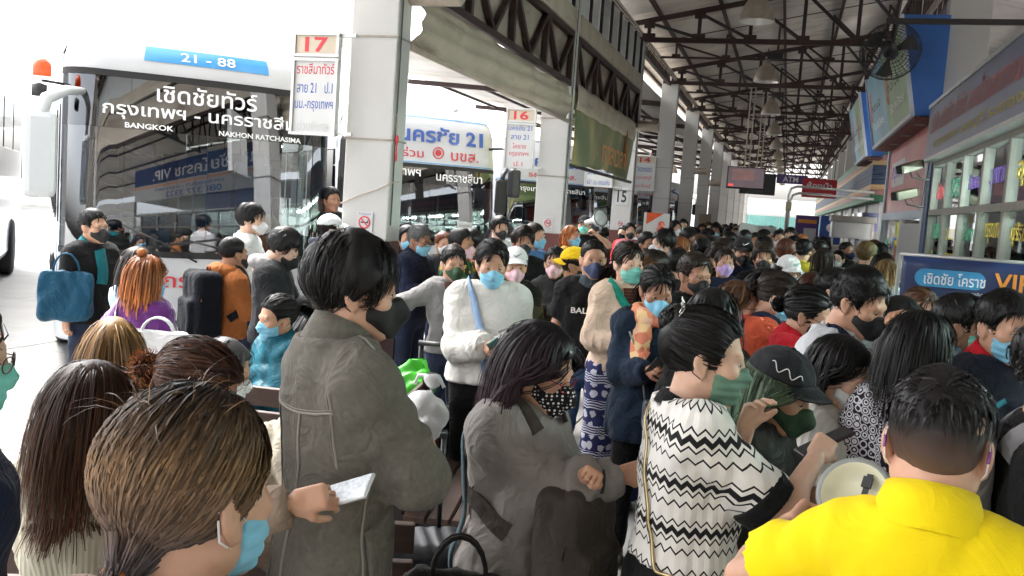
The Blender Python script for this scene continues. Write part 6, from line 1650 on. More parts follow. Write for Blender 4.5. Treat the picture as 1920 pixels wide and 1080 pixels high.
phone(C_, 1, 'phone with a bright ticket page held out by the woman in the tan cardigan', M_scr, pm('silver_case', (.55, .56, .56), rough=.25, metal=.4), tiltv=(-.25, -.85, .40), L=.155, offs=(-.01, -.045, -.11))
# man in the olive grey jacket
D_ = person('tall man in washed grey denim jacket with thick black hair and black mask', 668, 452, 2.32, 112, skin='rosy', res='near', head=(4, -16, 0), lid=.4, hair=('mop', HAIR_BLACK, 3600, dict(w=.003, length=.13)), mask=('cup', 'black'), top=T(M_jack, loose=.028, collar='stand', fold=.009, ff=20, hem=-.16, name='jacket', cuff=1, wr=.007), bottom=T(M_wht), arms=((-.04, -.15, 1.12), (-.05, -.17, 1.08)), hands=('fist', 'fist'), build=1.0, seed=21, pole=(.5, -.35, -.7))
tp = D_['tp']; M_seam = pm('seam_thread', (.20, .185, .155), rough=.8, var=.1)
for nm, pts in (('yoke_seam', [tp(.19, .12, .36), tp(.08, .16, .345), tp(0, .17, .34), tp(-.08, .16, .345), tp(-.19, .12, .36)]), ('back_seam', [tp(-.07, .16, .34), tp(-.055, .15, .15), tp(-.045, .16, -.08)]), ('back_seam', [tp(.07, .16, .34), tp(.055, .15, .15), tp(.045, .16, -.08)]),
               ('armhole_seam', [tp(-.13, .03, .50), tp(-.165, .09, .40), tp(-.17, .10, .30), tp(-.15, .06, .24)]), ('shoulder_seam', [tp(-.07, .0, .52), tp(-.17, .0, .49)]), ('side_seam', [tp(-.19, .0, .22), tp(-.19, .0, .0), tp(-.19, .0, -.15)]), ('hem_seam', [tp(-.2, -.05, -.115), tp(-.2, .08, -.115), tp(0, .16, -.115), tp(.2, .08, -.115)])):
    surf_strap(nm, D_, pts, .007, M_seam, D_['top'], thick=.0016, off=.0012)
    if nm in ('yoke_seam', 'armhole_seam', 'back_seam'): surf_strap(nm, D_, [np.array(p) + np.array([0, 0, .010 if nm == 'yoke_seam' else 0]) + (np.array([.010, 0, 0]) if nm != 'yoke_seam' else 0) for p in pts], .0025, M_seam, D_['top'], thick=.0012, off=.001)
surf_strap('pocket_welt', D_, [tp(-.21, -.02, .10), tp(-.21, -.03, -.02)], .022, M_jack, D_['top'], thick=.005)
# grey hoodie woman
E_ = person('woman with long black hair in grey sweatshirt, red glasses and polka dot mask, arms crossed', 1032, 617, 2.75, 62, sex='f', skin='tan', res='near', head=(20, 6, 0), lid=.6, hair=('long', H_plum, 3600, dict(length=.46, w=.003)), mask=('cup', 'dots', 1), glasses=M_redrim, top=T(M_hood, loose=.036, name='sweatshirt', fold=.012), bottom=T(M_darkjean), arms=((-.06, -.27, 1.19), (-.10, -.31, 1.17)), hands=('fist', 'fist'), build=1.08, seed=24)
bp, bc = backpack(E_, cloth('taupe_canvas', (.050, .042, .036), var=.2), 'taupe canvas backpack worn on the front by the woman in the polka dot mask', w=.31, hgt=.44, d=.15, zc=.05, front=True, seed=4)
tp = E_['tp']; ot = carried('shoulder_bag_strap', E_, 'teal webbing strap over the shoulder of the grey sweatshirt', 'strap')
surf_strap('webbing', E_, [tp(-.08, .10, .46), tp(-.13, .12, .38), tp(-.15, .13, .20), tp(-.14, .14, -.05)], .03, cloth('slate_teal', (.045, .075, .085)), ot, off=.012)
M_prn = pm('black_print', (.02, .02, .022), rough=.8, var=.1)
a_, b_e, w_ = E_['arm'][1][:3]
for k, t_ in enumerate((.45, .66, .86)): surf_strap('sleeve_print', E_, [b_e + (w_ - b_e) * t_ + np.array([-.06, 0, .035]), b_e + (w_ - b_e) * t_ + np.array([-.075, 0, -.02])], .026 if k != 1 else .034, M_prn, E_['top'], thick=.001, off=.002, n=8)
# striped knit woman
G_ = person('woman in black and white zigzag knit top with clipped up black hair and sage mask', 1332, 586, 2.5, 108, sex='f', skin='light', res='near', head=(6, -16, 0), hair=('updo', HAIR_BLACK, 3600, dict(w=.003)), mask=('pleat', 'sage', 1), top=T(M_zig, sleeve='short', slen=.80, loose=.030, hem=.07, collar='crew', cmat=M_bk, neck=.070, name='knit_top', fold=.010), bottom=T(M_bk, loose=.03), arms=((.04, -.17, 1.30), (.08, -.33, 1.25)), hands=('relax', 'grip'), build=1.14, seed=31)
a_, b_e, w_, Mh_ = G_['arm'][1]
for i in (0, 1):
    a_, b_e = G_['arm'][i][:2]; f = Fld(np.minimum(a_, b_e) - .12, np.maximum(a_, b_e) + .12, .009); f.cone(a_ + (b_e - a_) * .68, a_ + (b_e - a_) * .90, .089, .079, .0, cap=True); X, Y, Z = f.all(); dv = nrm(b_e - a_); p0 = a_ + (b_e - a_) * .70; f.F = np.maximum(f.F, -((X - p0[0]) * dv[0] + (Y - p0[1]) * dv[1] + (Z - p0[2]) * dv[2])); V_, F_ = f.net(); link('sleeve_cuff', raw_mesh('cuff', V_, F_, None, [M_bk]), G_['top'])
phone(G_, 1, 'black phone with red edge held by the woman in the zigzag knit', M_black, pm('red_black_case', (.03, .012, .014), rough=.4, var=.2), tiltv=(0, -.85, .45), L=.16, offs=(0, -.04, -.10))
cl = carried('hair_clip', G_, 'silver wire butterfly clip in black pinned up hair', 'clip')
for k in range(7):
    an = k / 7 * 6.283; c0 = np.array([-.040, .075, .128]); b2 = MB(); lp = [Vector(c0) + Vector((.030 * math.cos(an) * t + .012 * math.sin(an) * math.sin(t * 3.14), .006 + .012 * t, .030 * math.sin(an) * t - .012 * math.cos(an) * math.sin(t * 3.14))) for t in np.linspace(0, 1, 7)] + [Vector(c0) + Vector((.030 * math.cos(an) * t - .012 * math.sin(an) * math.sin(t * 3.14), .006 + .012 * t, .030 * math.sin(an) * t + .012 * math.cos(an) * math.sin(t * 3.14))) for t in np.linspace(1, 0, 7)]
    b2.tube([G_['MH'] @ p for p in lp], .0014, 5); b2.build('wire_loop', M_silver, cl)
tp = G_['tp']; ch = carried('chain_bag', G_, 'black bag on a gold chain strap worn by the woman in the zigzag knit', 'bag')
surf_strap('chain', G_, [tp(.04, .10, .48), tp(-.02, .14, .40), tp(-.10, .15, .20), tp(-.17, .10, .02), tp(-.2, .0, -.1)], .009, M_gold, ch, thick=.005, off=.006, n=60)
f = Fld(np.array(tp(-.27, -.05, -.16)) - .2, np.array(tp(-.27, -.05, -.16)) + .2, .011); f.rbox(tp(-.27, -.05, -.16), (.05, .12, .07), .02); V_, F_ = f.net(); link('bag_body', raw_mesh('bag', V_, F_, None, [pm('black_leather', (.012, .012, .012), rough=.35, var=.2)]), ch)
# cap woman with green hair
I_ = person('woman in washed black baseball cap with green dyed hair and dark green mask', 1482, 664, 2.9, 76, sex='f', skin='tan', res='near', head=(20, -4, 0), lid=.6, hair=('long', H_green, 2600, dict(length=.46, w=.003)), mask=('cup', 'forest'), cap=(cloth('washed_black', (.020, .021, .024)),), top=T(cloth('dark_grey_tee', (.032, .032, .030)), sleeve='short', loose=.026, collar='crew'), bottom=TB, pose='phone', hands=('hold', 'relax'), seed=34)
scr = MB(); scr.tube([I_['MH'] @ Vector(p) for p in [(-.089 * math.cos(.9 - 1.1 * t), .014 - .109 * math.sin(.9 - 1.1 * t) * .93, .080 + .012 * math.sin(t * 15) + .012 * t) for t in np.linspace(0, 1, 24)]], .0016, 5); scr.build('white_stitching', M_white_ink, I_['root'])
# yellow polo man
J_ = person('man seen from behind in bright yellow polo shirt with black fade haircut', 1772, 706, 1.68, 178, skin='rosy', res='near', head=(10, 0, 0), hair=('fade', hair_mat('fade_cut', (.010, .009, .009), (.26, .155, .11), mid=(.012, .010, .010), midpos=.36), 2600, dict(w=.003)), mask=('pleat', 'blue'), top=T(M_yel, sleeve='short', loose=.030, collar='polo', fold=.009, ff=18, neck=.068), bottom=TR, arms=((.30, -.30, 1.20), (.24, -.10, .95)), hands=('grip', 'relax'), build=.90, hs=1.02, seed=41)
gl = MB(); gl.tube([J_['MH'] @ Vector(p) for p in ((-.074, -.09, .03), (-.083, -.02, .014), (-.084, .03, .010), (-.082, .05, -.012))], .003, 6); gl.tube([J_['MH'] @ Vector(p) for p in ((.074, -.09, .03), (.083, -.02, .014), (.084, .03, .010), (.082, .05, -.012))], .003, 6); gl.build('glasses', pm('purple_rim', (.20, .06, .20), rough=.25, var=0), J_['root'])
# megaphone
mg = empty('megaphone', at(1602, 926, 1.98), 0, 'cream megaphone with grey rim held beside the man in yellow', 'megaphone')
mdir = (CAM - mg.location); mdir = (mdir.normalized() * .78 + CAM_RIGHT * -.35 + Vector((0, 0, .38))).normalized(); Mm = mdir.to_track_quat('Z', 'Y').to_matrix(); M_cream = pm('cream_plastic', (.56, .54, .40), rough=.35, var=.06)
MB().lathe([(.074, .0), (.070, -.005), (.055, -.06), (.035, -.14), (.026, -.22), (.03, -.23), (.03, -.30), (0, -.30)], n=28, M=Mm).build('horn', M_cream, mg); MB().lathe([(.070, .004), (.062, .0), (.05, -.012), (.02, -.02), (0, -.02)], n=28, M=Mm).build('dome', M_cream, mg)
MB().lathe([(.070, .004), (.080, .006), (.082, -.004), (.076, -.012), (.070, -.006)], n=28, M=Mm).build('rim', pm('grey_rim', (.20, .21, .20), rough=.5, var=.1), mg)
MB().box(Mm @ Vector((.02, .0, .0)), (.012, .10, .004), M=Mm).build('strap', M_black, mg); MB().box(Mm @ Vector((.02, .03, .004)), (.02, .024, .008), M=Mm).build('buckle', M_black, mg); MB().tube([Mm @ Vector((0, -.03, -.2)), Mm @ Vector((0, -.14, -.22))], .016, 8).build('grip', M_black, mg)
# long black hair, monogram top
K_ = person('woman seen from behind with glossy black hair and black and white monogram top', 1732, 590, 3.15, 165, sex='f', skin='light', res='near', head=(6, -18, 0), hair=('bob', HAIR_BLACK, 2800, dict(length=.29, w=.003)), mask=('pleat', 'white'), top=T(M_mono, loose=.026, collar='crew', fold=.012), bottom=TB, seed=44)
# white sweater woman
L_ = person('woman in cream knit sweater with black hair over her white cup mask', 1592, 640, 3.3, 66, sex='f', skin='light', res='near', head=(16, 0, 0), lid=.3, hair=('bob', HAIR_BLACK, 2200, dict(length=.28, w=.003)), mask=('cup', 'white'), top=T(M_whiteknit, loose=.034, collar='crew', name='sweater'), bottom=TB, pose='both', hands=('hold', 'hold'), seed=45)
# curly man touching his face
N_ = person('man with thick curly hair and black mask touching his temple, pale grey tee', 1628, 513, 3.6, 62, skin='tan', res='near', head=(20, 6, 0), lid=.7, hair=('curly', HAIR_BLACK, 2200, dict(length=.06, w=.003)), mask=('cup', 'black'), top=T(cloth('pale_grey', (.45, .46, .48)), sleeve='short', loose=.024, collar='crew'), bottom=TR, arms=((.07, -.20, 1.43), (.21, -.04, .84)), hands=('relax', 'relax'), seed=51)
tp = N_['tp']; sl_ = carried('navy_sling', N_, 'navy sling strap across the pale grey tee of the man touching his temple', 'strap'); surf_strap('webbing', N_, [tp(-.10, .10, .42), tp(-.10, .0, .50), tp(-.05, -.12, .38), tp(.08, -.14, .15)], .045, M_navy, sl_, off=.008); surf_strap('webbing', N_, [tp(-.10, .0, .50), tp(-.08, .12, .38), tp(.05, .13, .15)], .045, M_navy, sl_, off=.008)
# man in dark polo with red collar
O_ = person('man in dark navy polo with red inner collar and blue mask', 1892, 553, 3.4, 42, skin='tan', res='near', head=(8, 0, 0), lid=.6, hair=('short', HAIR_BLACK, 2200, dict(w=.003)), mask=('pleat', 'blue'), top=T(cloth('ink_navy', (.013, .016, .026)), sleeve='short', collar='polo', cmat=M_red, loose=.028), bottom=TR, seed=52)
tp = O_['tp']
for k, (x, z) in enumerate(((-.09, .36), (-.12, .27), (.06, .22), (-.03, .20))): surf_strap('cyan_print', O_, [tp(x, -.14, z), tp(x + .035, -.14, z + .02)], .02, pm('cyan_cloth_print', (.02, .20, .26), rough=.8), O_['top'], thick=.0008, off=.002, n=6)
# wearer of the grey backpack at the right edge
P2 = person('person in dark trousers carrying a grey backpack at the edge of the queue', 2010, 600, 2.12, 96, skin='tan', res='mid', hair=('short', HAIR_BLACK, 600), mask=('cup', 'black'), top=T(M_bk, loose=.02, collar='crew'), bottom=TB, seed=55)
bp, bc = backpack(P2, cloth('slate_grey_pack', (.17, .165, .172), var=.15), 'slate grey backpack with small acer lettering', w=.30, hgt=.44, d=.17, zc=.30, seed=6, pocket=False)
lettering('lettering', 'acer', M_white_ink, bp, Vector(bc) + Vector((-.156, .03, -.06)), (0, 0, -1), (0, -1, 0), width=.075, height=.03, bold=.02)
# phone girl in white jacket
Q_ = person('young woman in off white nylon jacket looking down at her phone, blue mask', 926, 453, 5.0, 8, sex='f', skin='tan', res='near', head=(12, 0, 0), lid=.9, hair=('lowpony', HAIR_BLACK, 2200, dict(length=.2, w=.0035)), mask=('pleat', 'blue'), top=T(M_offw, loose=.048, collar='crew', hem=-.02, name='jacket', fold=.010, ff=30, cuff=1, wr=.007), bottom=TB, arms=((.06, -.30, 1.10), (.04, -.30, 1.09)), hands=('hold', 'hold'), build=1.06, seed=61, pole=(.4, .3, -.8))
phone(Q_, 0, 'teal backed phone held in both hands by the girl in the white jacket', M_scr, pm('teal_case', (.03, .16, .15), rough=.3), tiltv=(-.35, -.75, .5))
tp = Q_['tp']; s1 = carried('blue_sling', Q_, 'pale blue fabric strap across the off white jacket', 'strap'); surf_strap('webbing', Q_, [tp(-.11, .02, .52), tp(-.10, -.12, .44), tp(-.06, -.18, .30), tp(-.02, -.2, .12), tp(.02, -.2, -.02)], .038, cloth('pale_denim', (.22, .32, .48)), s1, off=.006)
surf_strap('chest_print', Q_, [tp(.05, -.16, .265), tp(.11, -.16, .265)], .022, M_grey, Q_['top'], thick=.0008, off=.002, n=6)
# scarf woman
S1 = person('woman in indigo coat with peach scarf and pale blue mask reading her phone', 1238, 503, 4.8, 12, sex='f', skin='brown', res='near', head=(20, 4, 0), lid=.9, hair=('lowpony', HAIR_BLACK, 2000, dict(length=.2, w=.0035)), mask=('cup', 'blue'), top=T(M_indigo, loose=.036, hem=-.20, name='coat', fold=.015, ff=30, cuff=1), bottom=TB, arms=((.04, -.25, 1.11), (.05, -.24, 1.09)), hands=('hold', 'hold'), build=1.04, seed=65, pole=(.3, .4, -.85))
phone(S1, 0, 'small dark phone held by the woman with the peach scarf', M_black, tiltv=(.2, -.7, .6))
tp = S1['tp']; f = Fld(np.array(tp(0, 0, .42)) - .25, np.array(tp(0, 0, .42)) + .25, .010)
for k in range(18):
    a = 6.283 * k / 18; a2 = 6.283 * (k + 1) / 18
    for zz, r_ in ((.505, .090), (.475, .106)): f.cone(tp(r_ * math.cos(a), .012 + r_ * math.sin(a) * 1.05 - .0, zz - .02 * max(0, -math.sin(a))), tp(r_ * math.cos(a2), .012 + r_ * math.sin(a2) * 1.05, zz - .02 * max(0, -math.sin(a2))), .026, .026, .02)
f.folds(.004, 70, 3); V_, F_ = f.net(); link('scarf', raw_mesh('scarf', V_, F_, None, [M_scarf]), S1['root'])
surf_strap('scarf_end', S1, [tp(-.07, -.10, .46), tp(-.075, -.15, .36), tp(-.08, -.17, .22)], .10, M_scarf, S1['root'], thick=.010, off=.010)
hb_ = carried('handbag', S1, 'slate grey handbag with flap on a thin strap', 'handbag'); c0 = np.array(tp(.06, -.20, -.02)); f = Fld(c0 - .2, c0 + .2, .010); f.rbox(c0, (.11, .03, .075), .02); V_, F_ = f.net(); link('bag_body', raw_mesh('hb', V_, F_, None, [pm('slate_leather', (.09, .10, .12), rough=.4, var=.12)]), hb_)
MB().box(c0 + np.array([0, -.034, .02]), (.215, .008, .085)).build('flap', pm('slate_leather', (.09, .10, .12)), hb_, bevel=.004); MB().box(c0 + np.array([0, -.041, -.012]), (.012, .006, .02)).build('clasp', M_gold, hb_)
for e in (-1, 1): MB().tube([c0 + np.array([e * .10, 0, .06]), c0 + np.array([e * .13, .03, .25]), np.array(tp(-.14 if e < 0 else .14, -.12, .40))], .005, 6).build('strap', M_grey, hb_)
# beige cardigan woman with elephant trousers
U_1 = person('woman in beige knit cardigan and navy elephant print trousers, green mask', 1180, 457, 5.7, 24, sex='f', skin='light', res='near', head=(2, 8, 0), lid=.7, hair=('lowpony', HAIR_DARK, 2000, dict(length=.34, w=.0035)), mask=('pleat', 'green'), top=T(M_beigeknit, loose=.035, hem=-.03, collar=None, name='cardigan', cuff=1, wr=.004, fold=.013, ff=30), bottom=T(M_eleph, loose=.05, flare=1.6, fine=1), arms=((.20, -.04, .86), (.06, -.22, 1.02)), hands=('relax', 'relax'), seed=71)
tp = U_1['tp']; surf_strap('rib_top', U_1, [tp(0, -.12, .49), tp(.015, -.15, .36), tp(.02, -.15, .18), tp(.02, -.15, .0)], .10, M_brownrib, U_1['root'], thick=.003, off=.003)
o_ = carried('green_bag_strap', U_1, 'green webbing strap across the beige cardigan', 'strap'); surf_strap('webbing', U_1, [tp(-.10, .0, .50), tp(-.05, -.14, .40), tp(.05, -.15, .26), tp(.14, -.10, .10)], .05, M_grn2, o_, off=.010)
# BAL tee man
W1 = person('man in black tee lettered BAL with navy mask and slate neck scarf', 1115, 451, 5.95, 4, skin='tan', res='near', head=(2, 6, 0), lid=.2, hair=('crop', HAIR_BLACK, 1600), mask=('cup', 'navy'), top=T(M_bk, sleeve='short', loose=.028, collar='crew'), bottom=T(M_jean), pose='down', seed=75)
tp = W1['tp']; f = Fld(np.array(tp(0, 0, .45)) - .22, np.array(tp(0, 0, .45)) + .22, .011)
for k in range(16):
    a = 6.283 * k / 16; a2 = 6.283 * (k + 1) / 16
    for zz, r_ in ((.50, .074), (.465, .088), (.43, .09)): f.cone(tp(r_ * math.cos(a), .015 + r_ * math.sin(a), zz), tp(r_ * math.cos(a2), .015 + r_ * math.sin(a2), zz), .022, .022, .014)
f.folds(.012, 60, 8); V_, F_ = f.net(); link('neck_scarf', raw_mesh('scarf', V_, F_, None, [M_scarfd]), W1['root'])
tv = W1['TV']; yb_ = tv[(np.abs(tv[:, 2] - tp(0, 0, .31)[2]) < .03) & (np.abs(tv[:, 0]) < .12)][:, 1].min()
lettering('lettering', 'BAL', M_white_ink, W1['top'], (-.075, yb_ - .008, tp(0, 0, .315)[2]), (1, 0, 0), width=.10, height=.036, bold=.02)
# left edge woman with glasses
X1 = person('woman in navy jacket with round glasses and green mask beside the column of light', -84, 556, 1.95, 78, sex='f', skin='light', res='mid', head=(6, 0, 0), glasses=M_gsh, hair=('long', HAIR_DARK, 900), mask=('pleat', 'green'), top=T(M_navy, loose=.04, collar='stand', name='jacket'), bottom=TR, pose='down', seed=77)
lettering('lettering', 'AC', M_white_ink, X1['top'], (X1['TV'][:, 0].min() - .004, -.02, X1['tp'](0, 0, .25)[2]), (0, -1, 0), width=.10, height=.05, bold=.02)
# ================================================================== MIDDLE DISTANCE
def P(label, px, py, D, face, sex='m', top=None, **k):
    k.setdefault('bottom', TR); k.setdefault('res', 'mid'); return person(label, px, py, D, face, sex=sex, top=top or T(M_bk), **k)
SH = dict(sleeve='short', collar='crew', loose=.022)
LG = dict(collar='crew', loose=.022)
hs_ = lambda m=HAIR_BLACK, n=650, st='short': (st, m, n)
lh_ = lambda m=HAIR_BLACK, n=600, L=.42, st='long': (st, m, n, dict(length=L, w=.006))
# left group by the coach
a1 = P('man in black jacket over teal shirt with glasses and black mask, standing by the coach', 175, 395, 7.0, 35, skin='tan', glasses=M_gsh, mask=('cup', 'black'), top=T(M_bk, collar='polo', cmat=M_teal, loose=.03, hem=-.12, name='jacket'), hair=hs_(), pose='down', head=(0, 10, 0))
surf_strap('shirt_front', a1, [a1['tp'](0, -.12, .48), a1['tp'](0, -.15, .36), a1['tp'](0, -.15, .2)], .09, M_teal, a1['root'], thick=.003)
def tote(name, pos, rz, w, hgt, d, mat_, label, seed, strap=None):
    t = empty(name, pos, rz, label, 'bag'); f = Fld((-w, -d * 1.5, -.05), (w, d * 1.5, hgt + .05), .014); f.rbox((0, 0, hgt / 2), (w / 2, d / 2, hgt / 2), min(.05, d * .45), .01)
    X, Y, Z = f.all(); f.F = np.maximum(f.F, np.abs(Y) - d * .5 * (1.15 - .8 * Z / hgt) + 0 * X); f.folds(.014, 26, seed); V, F = f.net(); link('bag_body', raw_mesh(name, V, F, None, [mat_]), t)
    for s in (-1, 1):
        sh = strap or .22; MB().tube([(w * .25 * math.cos(q_), s * d * .1, hgt * .95 + sh * math.sin(q_)) for q_ in np.linspace(0, 3.1416, 11)], .007, 6).build('handle', mat_, t)
    return t
tote('tote_bag', at(122, 600, 6.85), R(35), .36, .36, .18, cloth('petrol_tote', (.008, .055, .10), rough=.5), 'large petrol blue tote bag hanging from the shoulder of the man by the coach', 3, .15)
P('woman in pale blue shirt with dark hair standing before the coach', 262, 466, 6.2, 150, 'f', T(M_lblue, **LG), hair=lh_(HAIR_DARK, 600, .3, 'bob'), pose='both', head=(8, 0, 0))
a3 = P('woman in purple velvet top with orange hair half tied up, white tote on shoulder', 278, 482, 5.4, 150, 'f', T(M_purple, sleeve='short', loose=.026, collar='crew'), hair=('bob', HAIR_ORANGE, 3600, dict(length=.26, w=.004)), skin='tan', mask=('pleat', 'blue'), head=(4, -20, 0), pose='bag', res='near')
q = MB(); q.lathe([(.0, -.02), (.022, -.012), (.03, .004), (.022, .022), (0, .03)], n=14); link('hair_knot', raw_mesh('knot', xf(np.array(q.v) + np.array([0, .06, .145]), a3['MH']), [f for f in q.f], None, [HAIR_ORANGE], None, True, np.full(len(q.v), .6)), a3['root'])
tote('tote_bag', at(292, 735, 5.25), R(20), .36, .34, .12, cloth('white_canvas', (.60, .60, .60)), 'white canvas tote bag at the hip of the woman in purple', 5, .10)
surf_strap('bag_strap', a3, [a3['tp'](.12, .05, .10), a3['tp'](.12, .13, .30), a3['tp'](.11, .02, .50), a3['tp'](.12, -.10, .36)], .03, M_wht, a3['root'], off=.008)
a4 = P('boy with shaved hair in rust orange sweatshirt', 437, 445, 6.9, 110, skin='brown', top=T(M_orange, collar='hood', loose=.03), hair=hs_(st='crop'), mask=('cup', 'black'), head=(0, 10, 0), pose='both')
backpack(a4, cloth('black_pack', (.006, .007, .010)), 'black backpack with orange side panel on the boy in rust orange', w=.34, hgt=.50, d=.20, zc=.22, trim=M_orange, seed=3)
P('young man in white tee with black hair and white mask before the windscreen', 472, 385, 7.8, 75, skin='light', top=T(M_wht, **SH), mask=('cup', 'white'), hair=hs_(n=900, st='mop'), head=(4, 0, 0))
a6 = P('young man in charcoal hooded jacket reading his phone', 545, 437, 6.3, 78, skin='light', top=T(M_blk2, collar='hood', loose=.034, name='hoodie', cmat=M_grey), mask=('cup', 'black'), hair=('mop', HAIR_BLACK, 900, dict(length=.10)), head=(30, 0, 0), pose='both', hands=('hold', 'hold'), lid=.9)
phone(a6, 1, 'dark phone held low by the man in the charcoal hooded jacket')
a7 = P('man in white cap and navy hooded sweatshirt with white stars', 620, 404, 8.0, 100, skin='tan', top=T(M_navy, collar='hood', loose=.03), cap=(M_wht,), mask=('cup', 'black'), hair=hs_(), pose='both')
P('man standing in the coach doorway with mask under his chin', 622, 353, 9.6, 30, skin='brown', top=T(M_bk, **LG), mask=None, hair=hs_(), z0=.45)
t9 = P('seated woman in teal and white sports jacket with long ponytail and blue mask', 520, 556, 5.2, -62, 'f', T(M_tealjk, collar='stand', loose=.045, fold=.018, name='jacket'), seated=True, res='near', hair=('pony', HAIR_BLACK, 1800, dict(length=.46, w=.004)), mask=('pleat', 'blue'), head=(8, 0, 0), pose='both', skin='tan')
tp = t9['tp']
surf_strap('white_panel', t9, [tp(.2, -.02, .30), tp(.2, .02, .22), tp(.18, .04, .16)], .10, M_wht, t9['top'], thick=.001, off=.003)
surf_strap('red_piping', t9, [tp(.17, .02, .33), tp(.10, .12, .34), tp(0, .15, .34), tp(-.1, .12, .34)], .012, M_red, t9['top'], thick=.002, off=.004)
P('seated woman in blue denim shirt with black hair behind the grey jacket', 600, 585, 5.6, 165, 'f', T(M_dblue, collar='polo', loose=.03), seated=True, hair=lh_(HAIR_BLACK, 500, .3), head=(20, 0, 0))
P('seated woman with straight light brown hair facing the coach', 214, 600, 3.9, 172, 'f', T(M_blk2, **LG), seated=True, res='near', hair=('long', H_lbrown, 2000, dict(length=.46, w=.004)))
P('seated older woman with grey streaked hair and glasses in a grey scarf', 432, 642, 3.9, 70, 'f', T(M_blk2, collar='stand', loose=.03), seated=True, hair=('bob', HAIR_GREY, 1000, dict(length=.2, w=.004)), glasses=M_gsh, mask=('pleat', 'white'), head=(14, 0, 0))
# centre group
m1 = P('man in brown shirt and grey cardigan with dark green mask reaching out sideways', 852, 463, 6.7, 12, skin='tan', top=T(M_grey, loose=.026), mask=('cup', 'forest'), hair=hs_(n=1200), res='near', arms=((.23, -.06, .82), (.52, -.14, 1.18)), head=(4, 4, 0))
surf_strap('shirt_front', m1, [m1['tp'](0, -.08, .50), m1['tp'](0, -.14, .38), m1['tp'](0, -.15, .15), m1['tp'](0, -.15, -.05)], .13, M_brn, m1['root'], thick=.006, off=.004)
P('older man in navy shirt with grey hair, glasses and blue mask', 790, 425, 8.0, 55, skin='brown', top=T(M_navy, collar='polo', loose=.026), hair=hs_(HAIR_GREY, 900), glasses=M_gsh, mask=('pleat', 'blue'), pose='both', hands=('hold', 'hold'), head=(12, 0, 0))
P('man in tropical floral shirt with short black hair', 866, 431, 7.8, 60, skin='brown', top=T(M_floral, collar='polo', sleeve='short', loose=.03), hair=hs_(), mask=('pleat', 'pink'))
P('woman with fringe and pale blue mask behind column 17', 764, 424, 9.0, 15, 'f', T(M_bk, **LG), hair=lh_(HAIR_BLACK, 500, .28, 'bob'), mask=('pleat', 'blue'))
P('man in a checked dark shirt behind the floral shirt', 886, 432, 8.6, 150, top=T(M_camo, **LG), hair=hs_())
P('boy in white cap and camouflage shirt with pink mask', 968, 466, 6.6, 8, skin='tan', top=T(M_camo, collar='polo', loose=.022), cap=(M_wht, False, M_black_ink), mask=('cup', 'pink'), hair=hs_(), head=(6, 0, 0), lid=.8)
P('man with sunglasses on his head and black mask', 982, 428, 7.9, 10, skin='brown', top=T(M_bk, **LG), mask=('cup', 'black'), hair=hs_(HAIR_DARK, 1000, 'mop'))
P('young man with black mask and white shirt collar', 938, 408, 10.0, 25, top=T(M_wht, **LG), mask=('cup', 'black'), hair=hs_(n=600, st='mop'))
P('man in a dark blue shirt by column 16', 1003, 421, 9.2, 60, top=T(M_dblue, **LG), hair=hs_(HAIR_DARK))
P('man with reddish hair peering between shoulders', 832, 437, 10.2, 20, top=T(M_blk2, **LG), hair=hs_(HAIR_RED), mask=('pleat', 'white'))
P('woman in glasses and dark shirt with arms folded, pink mask', 1043, 465, 7.4, -6, 'f', T(M_blk2, collar='polo', loose=.024), res='near', hair=('lowpony', HAIR_BLACK, 1200, dict(length=.15, w=.004)), glasses=M_gsh, mask=('cup', 'pink'), pose='cross', skin='tan', lid=.2)
P('boy in backward yellow cap and yellow shirt turned aside', 1080, 466, 6.8, 75, skin='brown', top=T(M_ygreen, collar='crew', loose=.026), cap=(cloth('cap_yellow', (.65, .42, .01)), True), mask=('cup', 'black'), hair=hs_())
P('woman in mustard top with orange brown hair by column 16', 1072, 424, 11.0, 55, 'f', T(M_must, **LG), hair=lh_(HAIR_ORANGE, 500, .2, 'bob'), mask=('pleat', 'blue'))
bm_ = P('man in black cap and black tee with green mask raising a white megaphone', 1097, 405, 12.5, -5, top=T(M_bk, **SH), cap=(M_blk2,), mask=('pleat', 'green'), hair=hs_(), arms=((.18, -.30, 1.40), (.21, 0, .82)), hands=('grip', 'relax'))
m2 = empty('megaphone', at(1116, 412, 12.2), 0, 'small white megaphone raised by the man in the black cap', 'megaphone'); Mm = Vector((.6, -.5, .2)).to_track_quat('Z', 'Y').to_matrix()
MB().lathe([(.0, -.2), (.03, -.2), (.035, -.05), (.11, .12), (.115, .12), (.10, .10), (0, .06)], n=18, M=Mm).build('horn', M_white_board, m2); MB().lathe([(.11, .115), (.12, .12), (.115, .128), (.10, .12)], n=18, M=Mm).build('rim', M_black, m2)
P('girl in pink top with black mask and crossbody strap', 1182, 419, 14.0, 10, 'f', T(M_pink, **LG), hair=('lowpony', HAIR_BLACK, 500), mask=('cup', 'black'))
p5 = P('man in pink shirt lifting a phone to take a picture, black mask', 1214, 437, 10.0, 35, skin='brown', top=T(M_pink, **SH), mask=('cup', 'black'), hair=hs_(), arms=((.20, 0, .82), (.12, -.34, 1.36)), hands=('relax', 'hold'))
phone(p5, 1, 'blue backed phone held upright by the man in the pink shirt', M_scr, M_dblue, tiltv=(0, -.1, 1))
P('young man in beige shirt with pushed up black hair and white mask facing left', 1246, 434, 8.7, -58, skin='light', top=T(cloth('sand', (.45, .38, .28)), **SH), mask=('cup', 'white'), hair=hs_(n=900, st='mop'))
P('balding man with dark hair looking away from the scarf woman', 1236, 474, 6.6, 110, skin='brown', top=T(M_blk2, **LG), hair=hs_(HAIR_DARK), mask=None, head=(20, 0, 0))
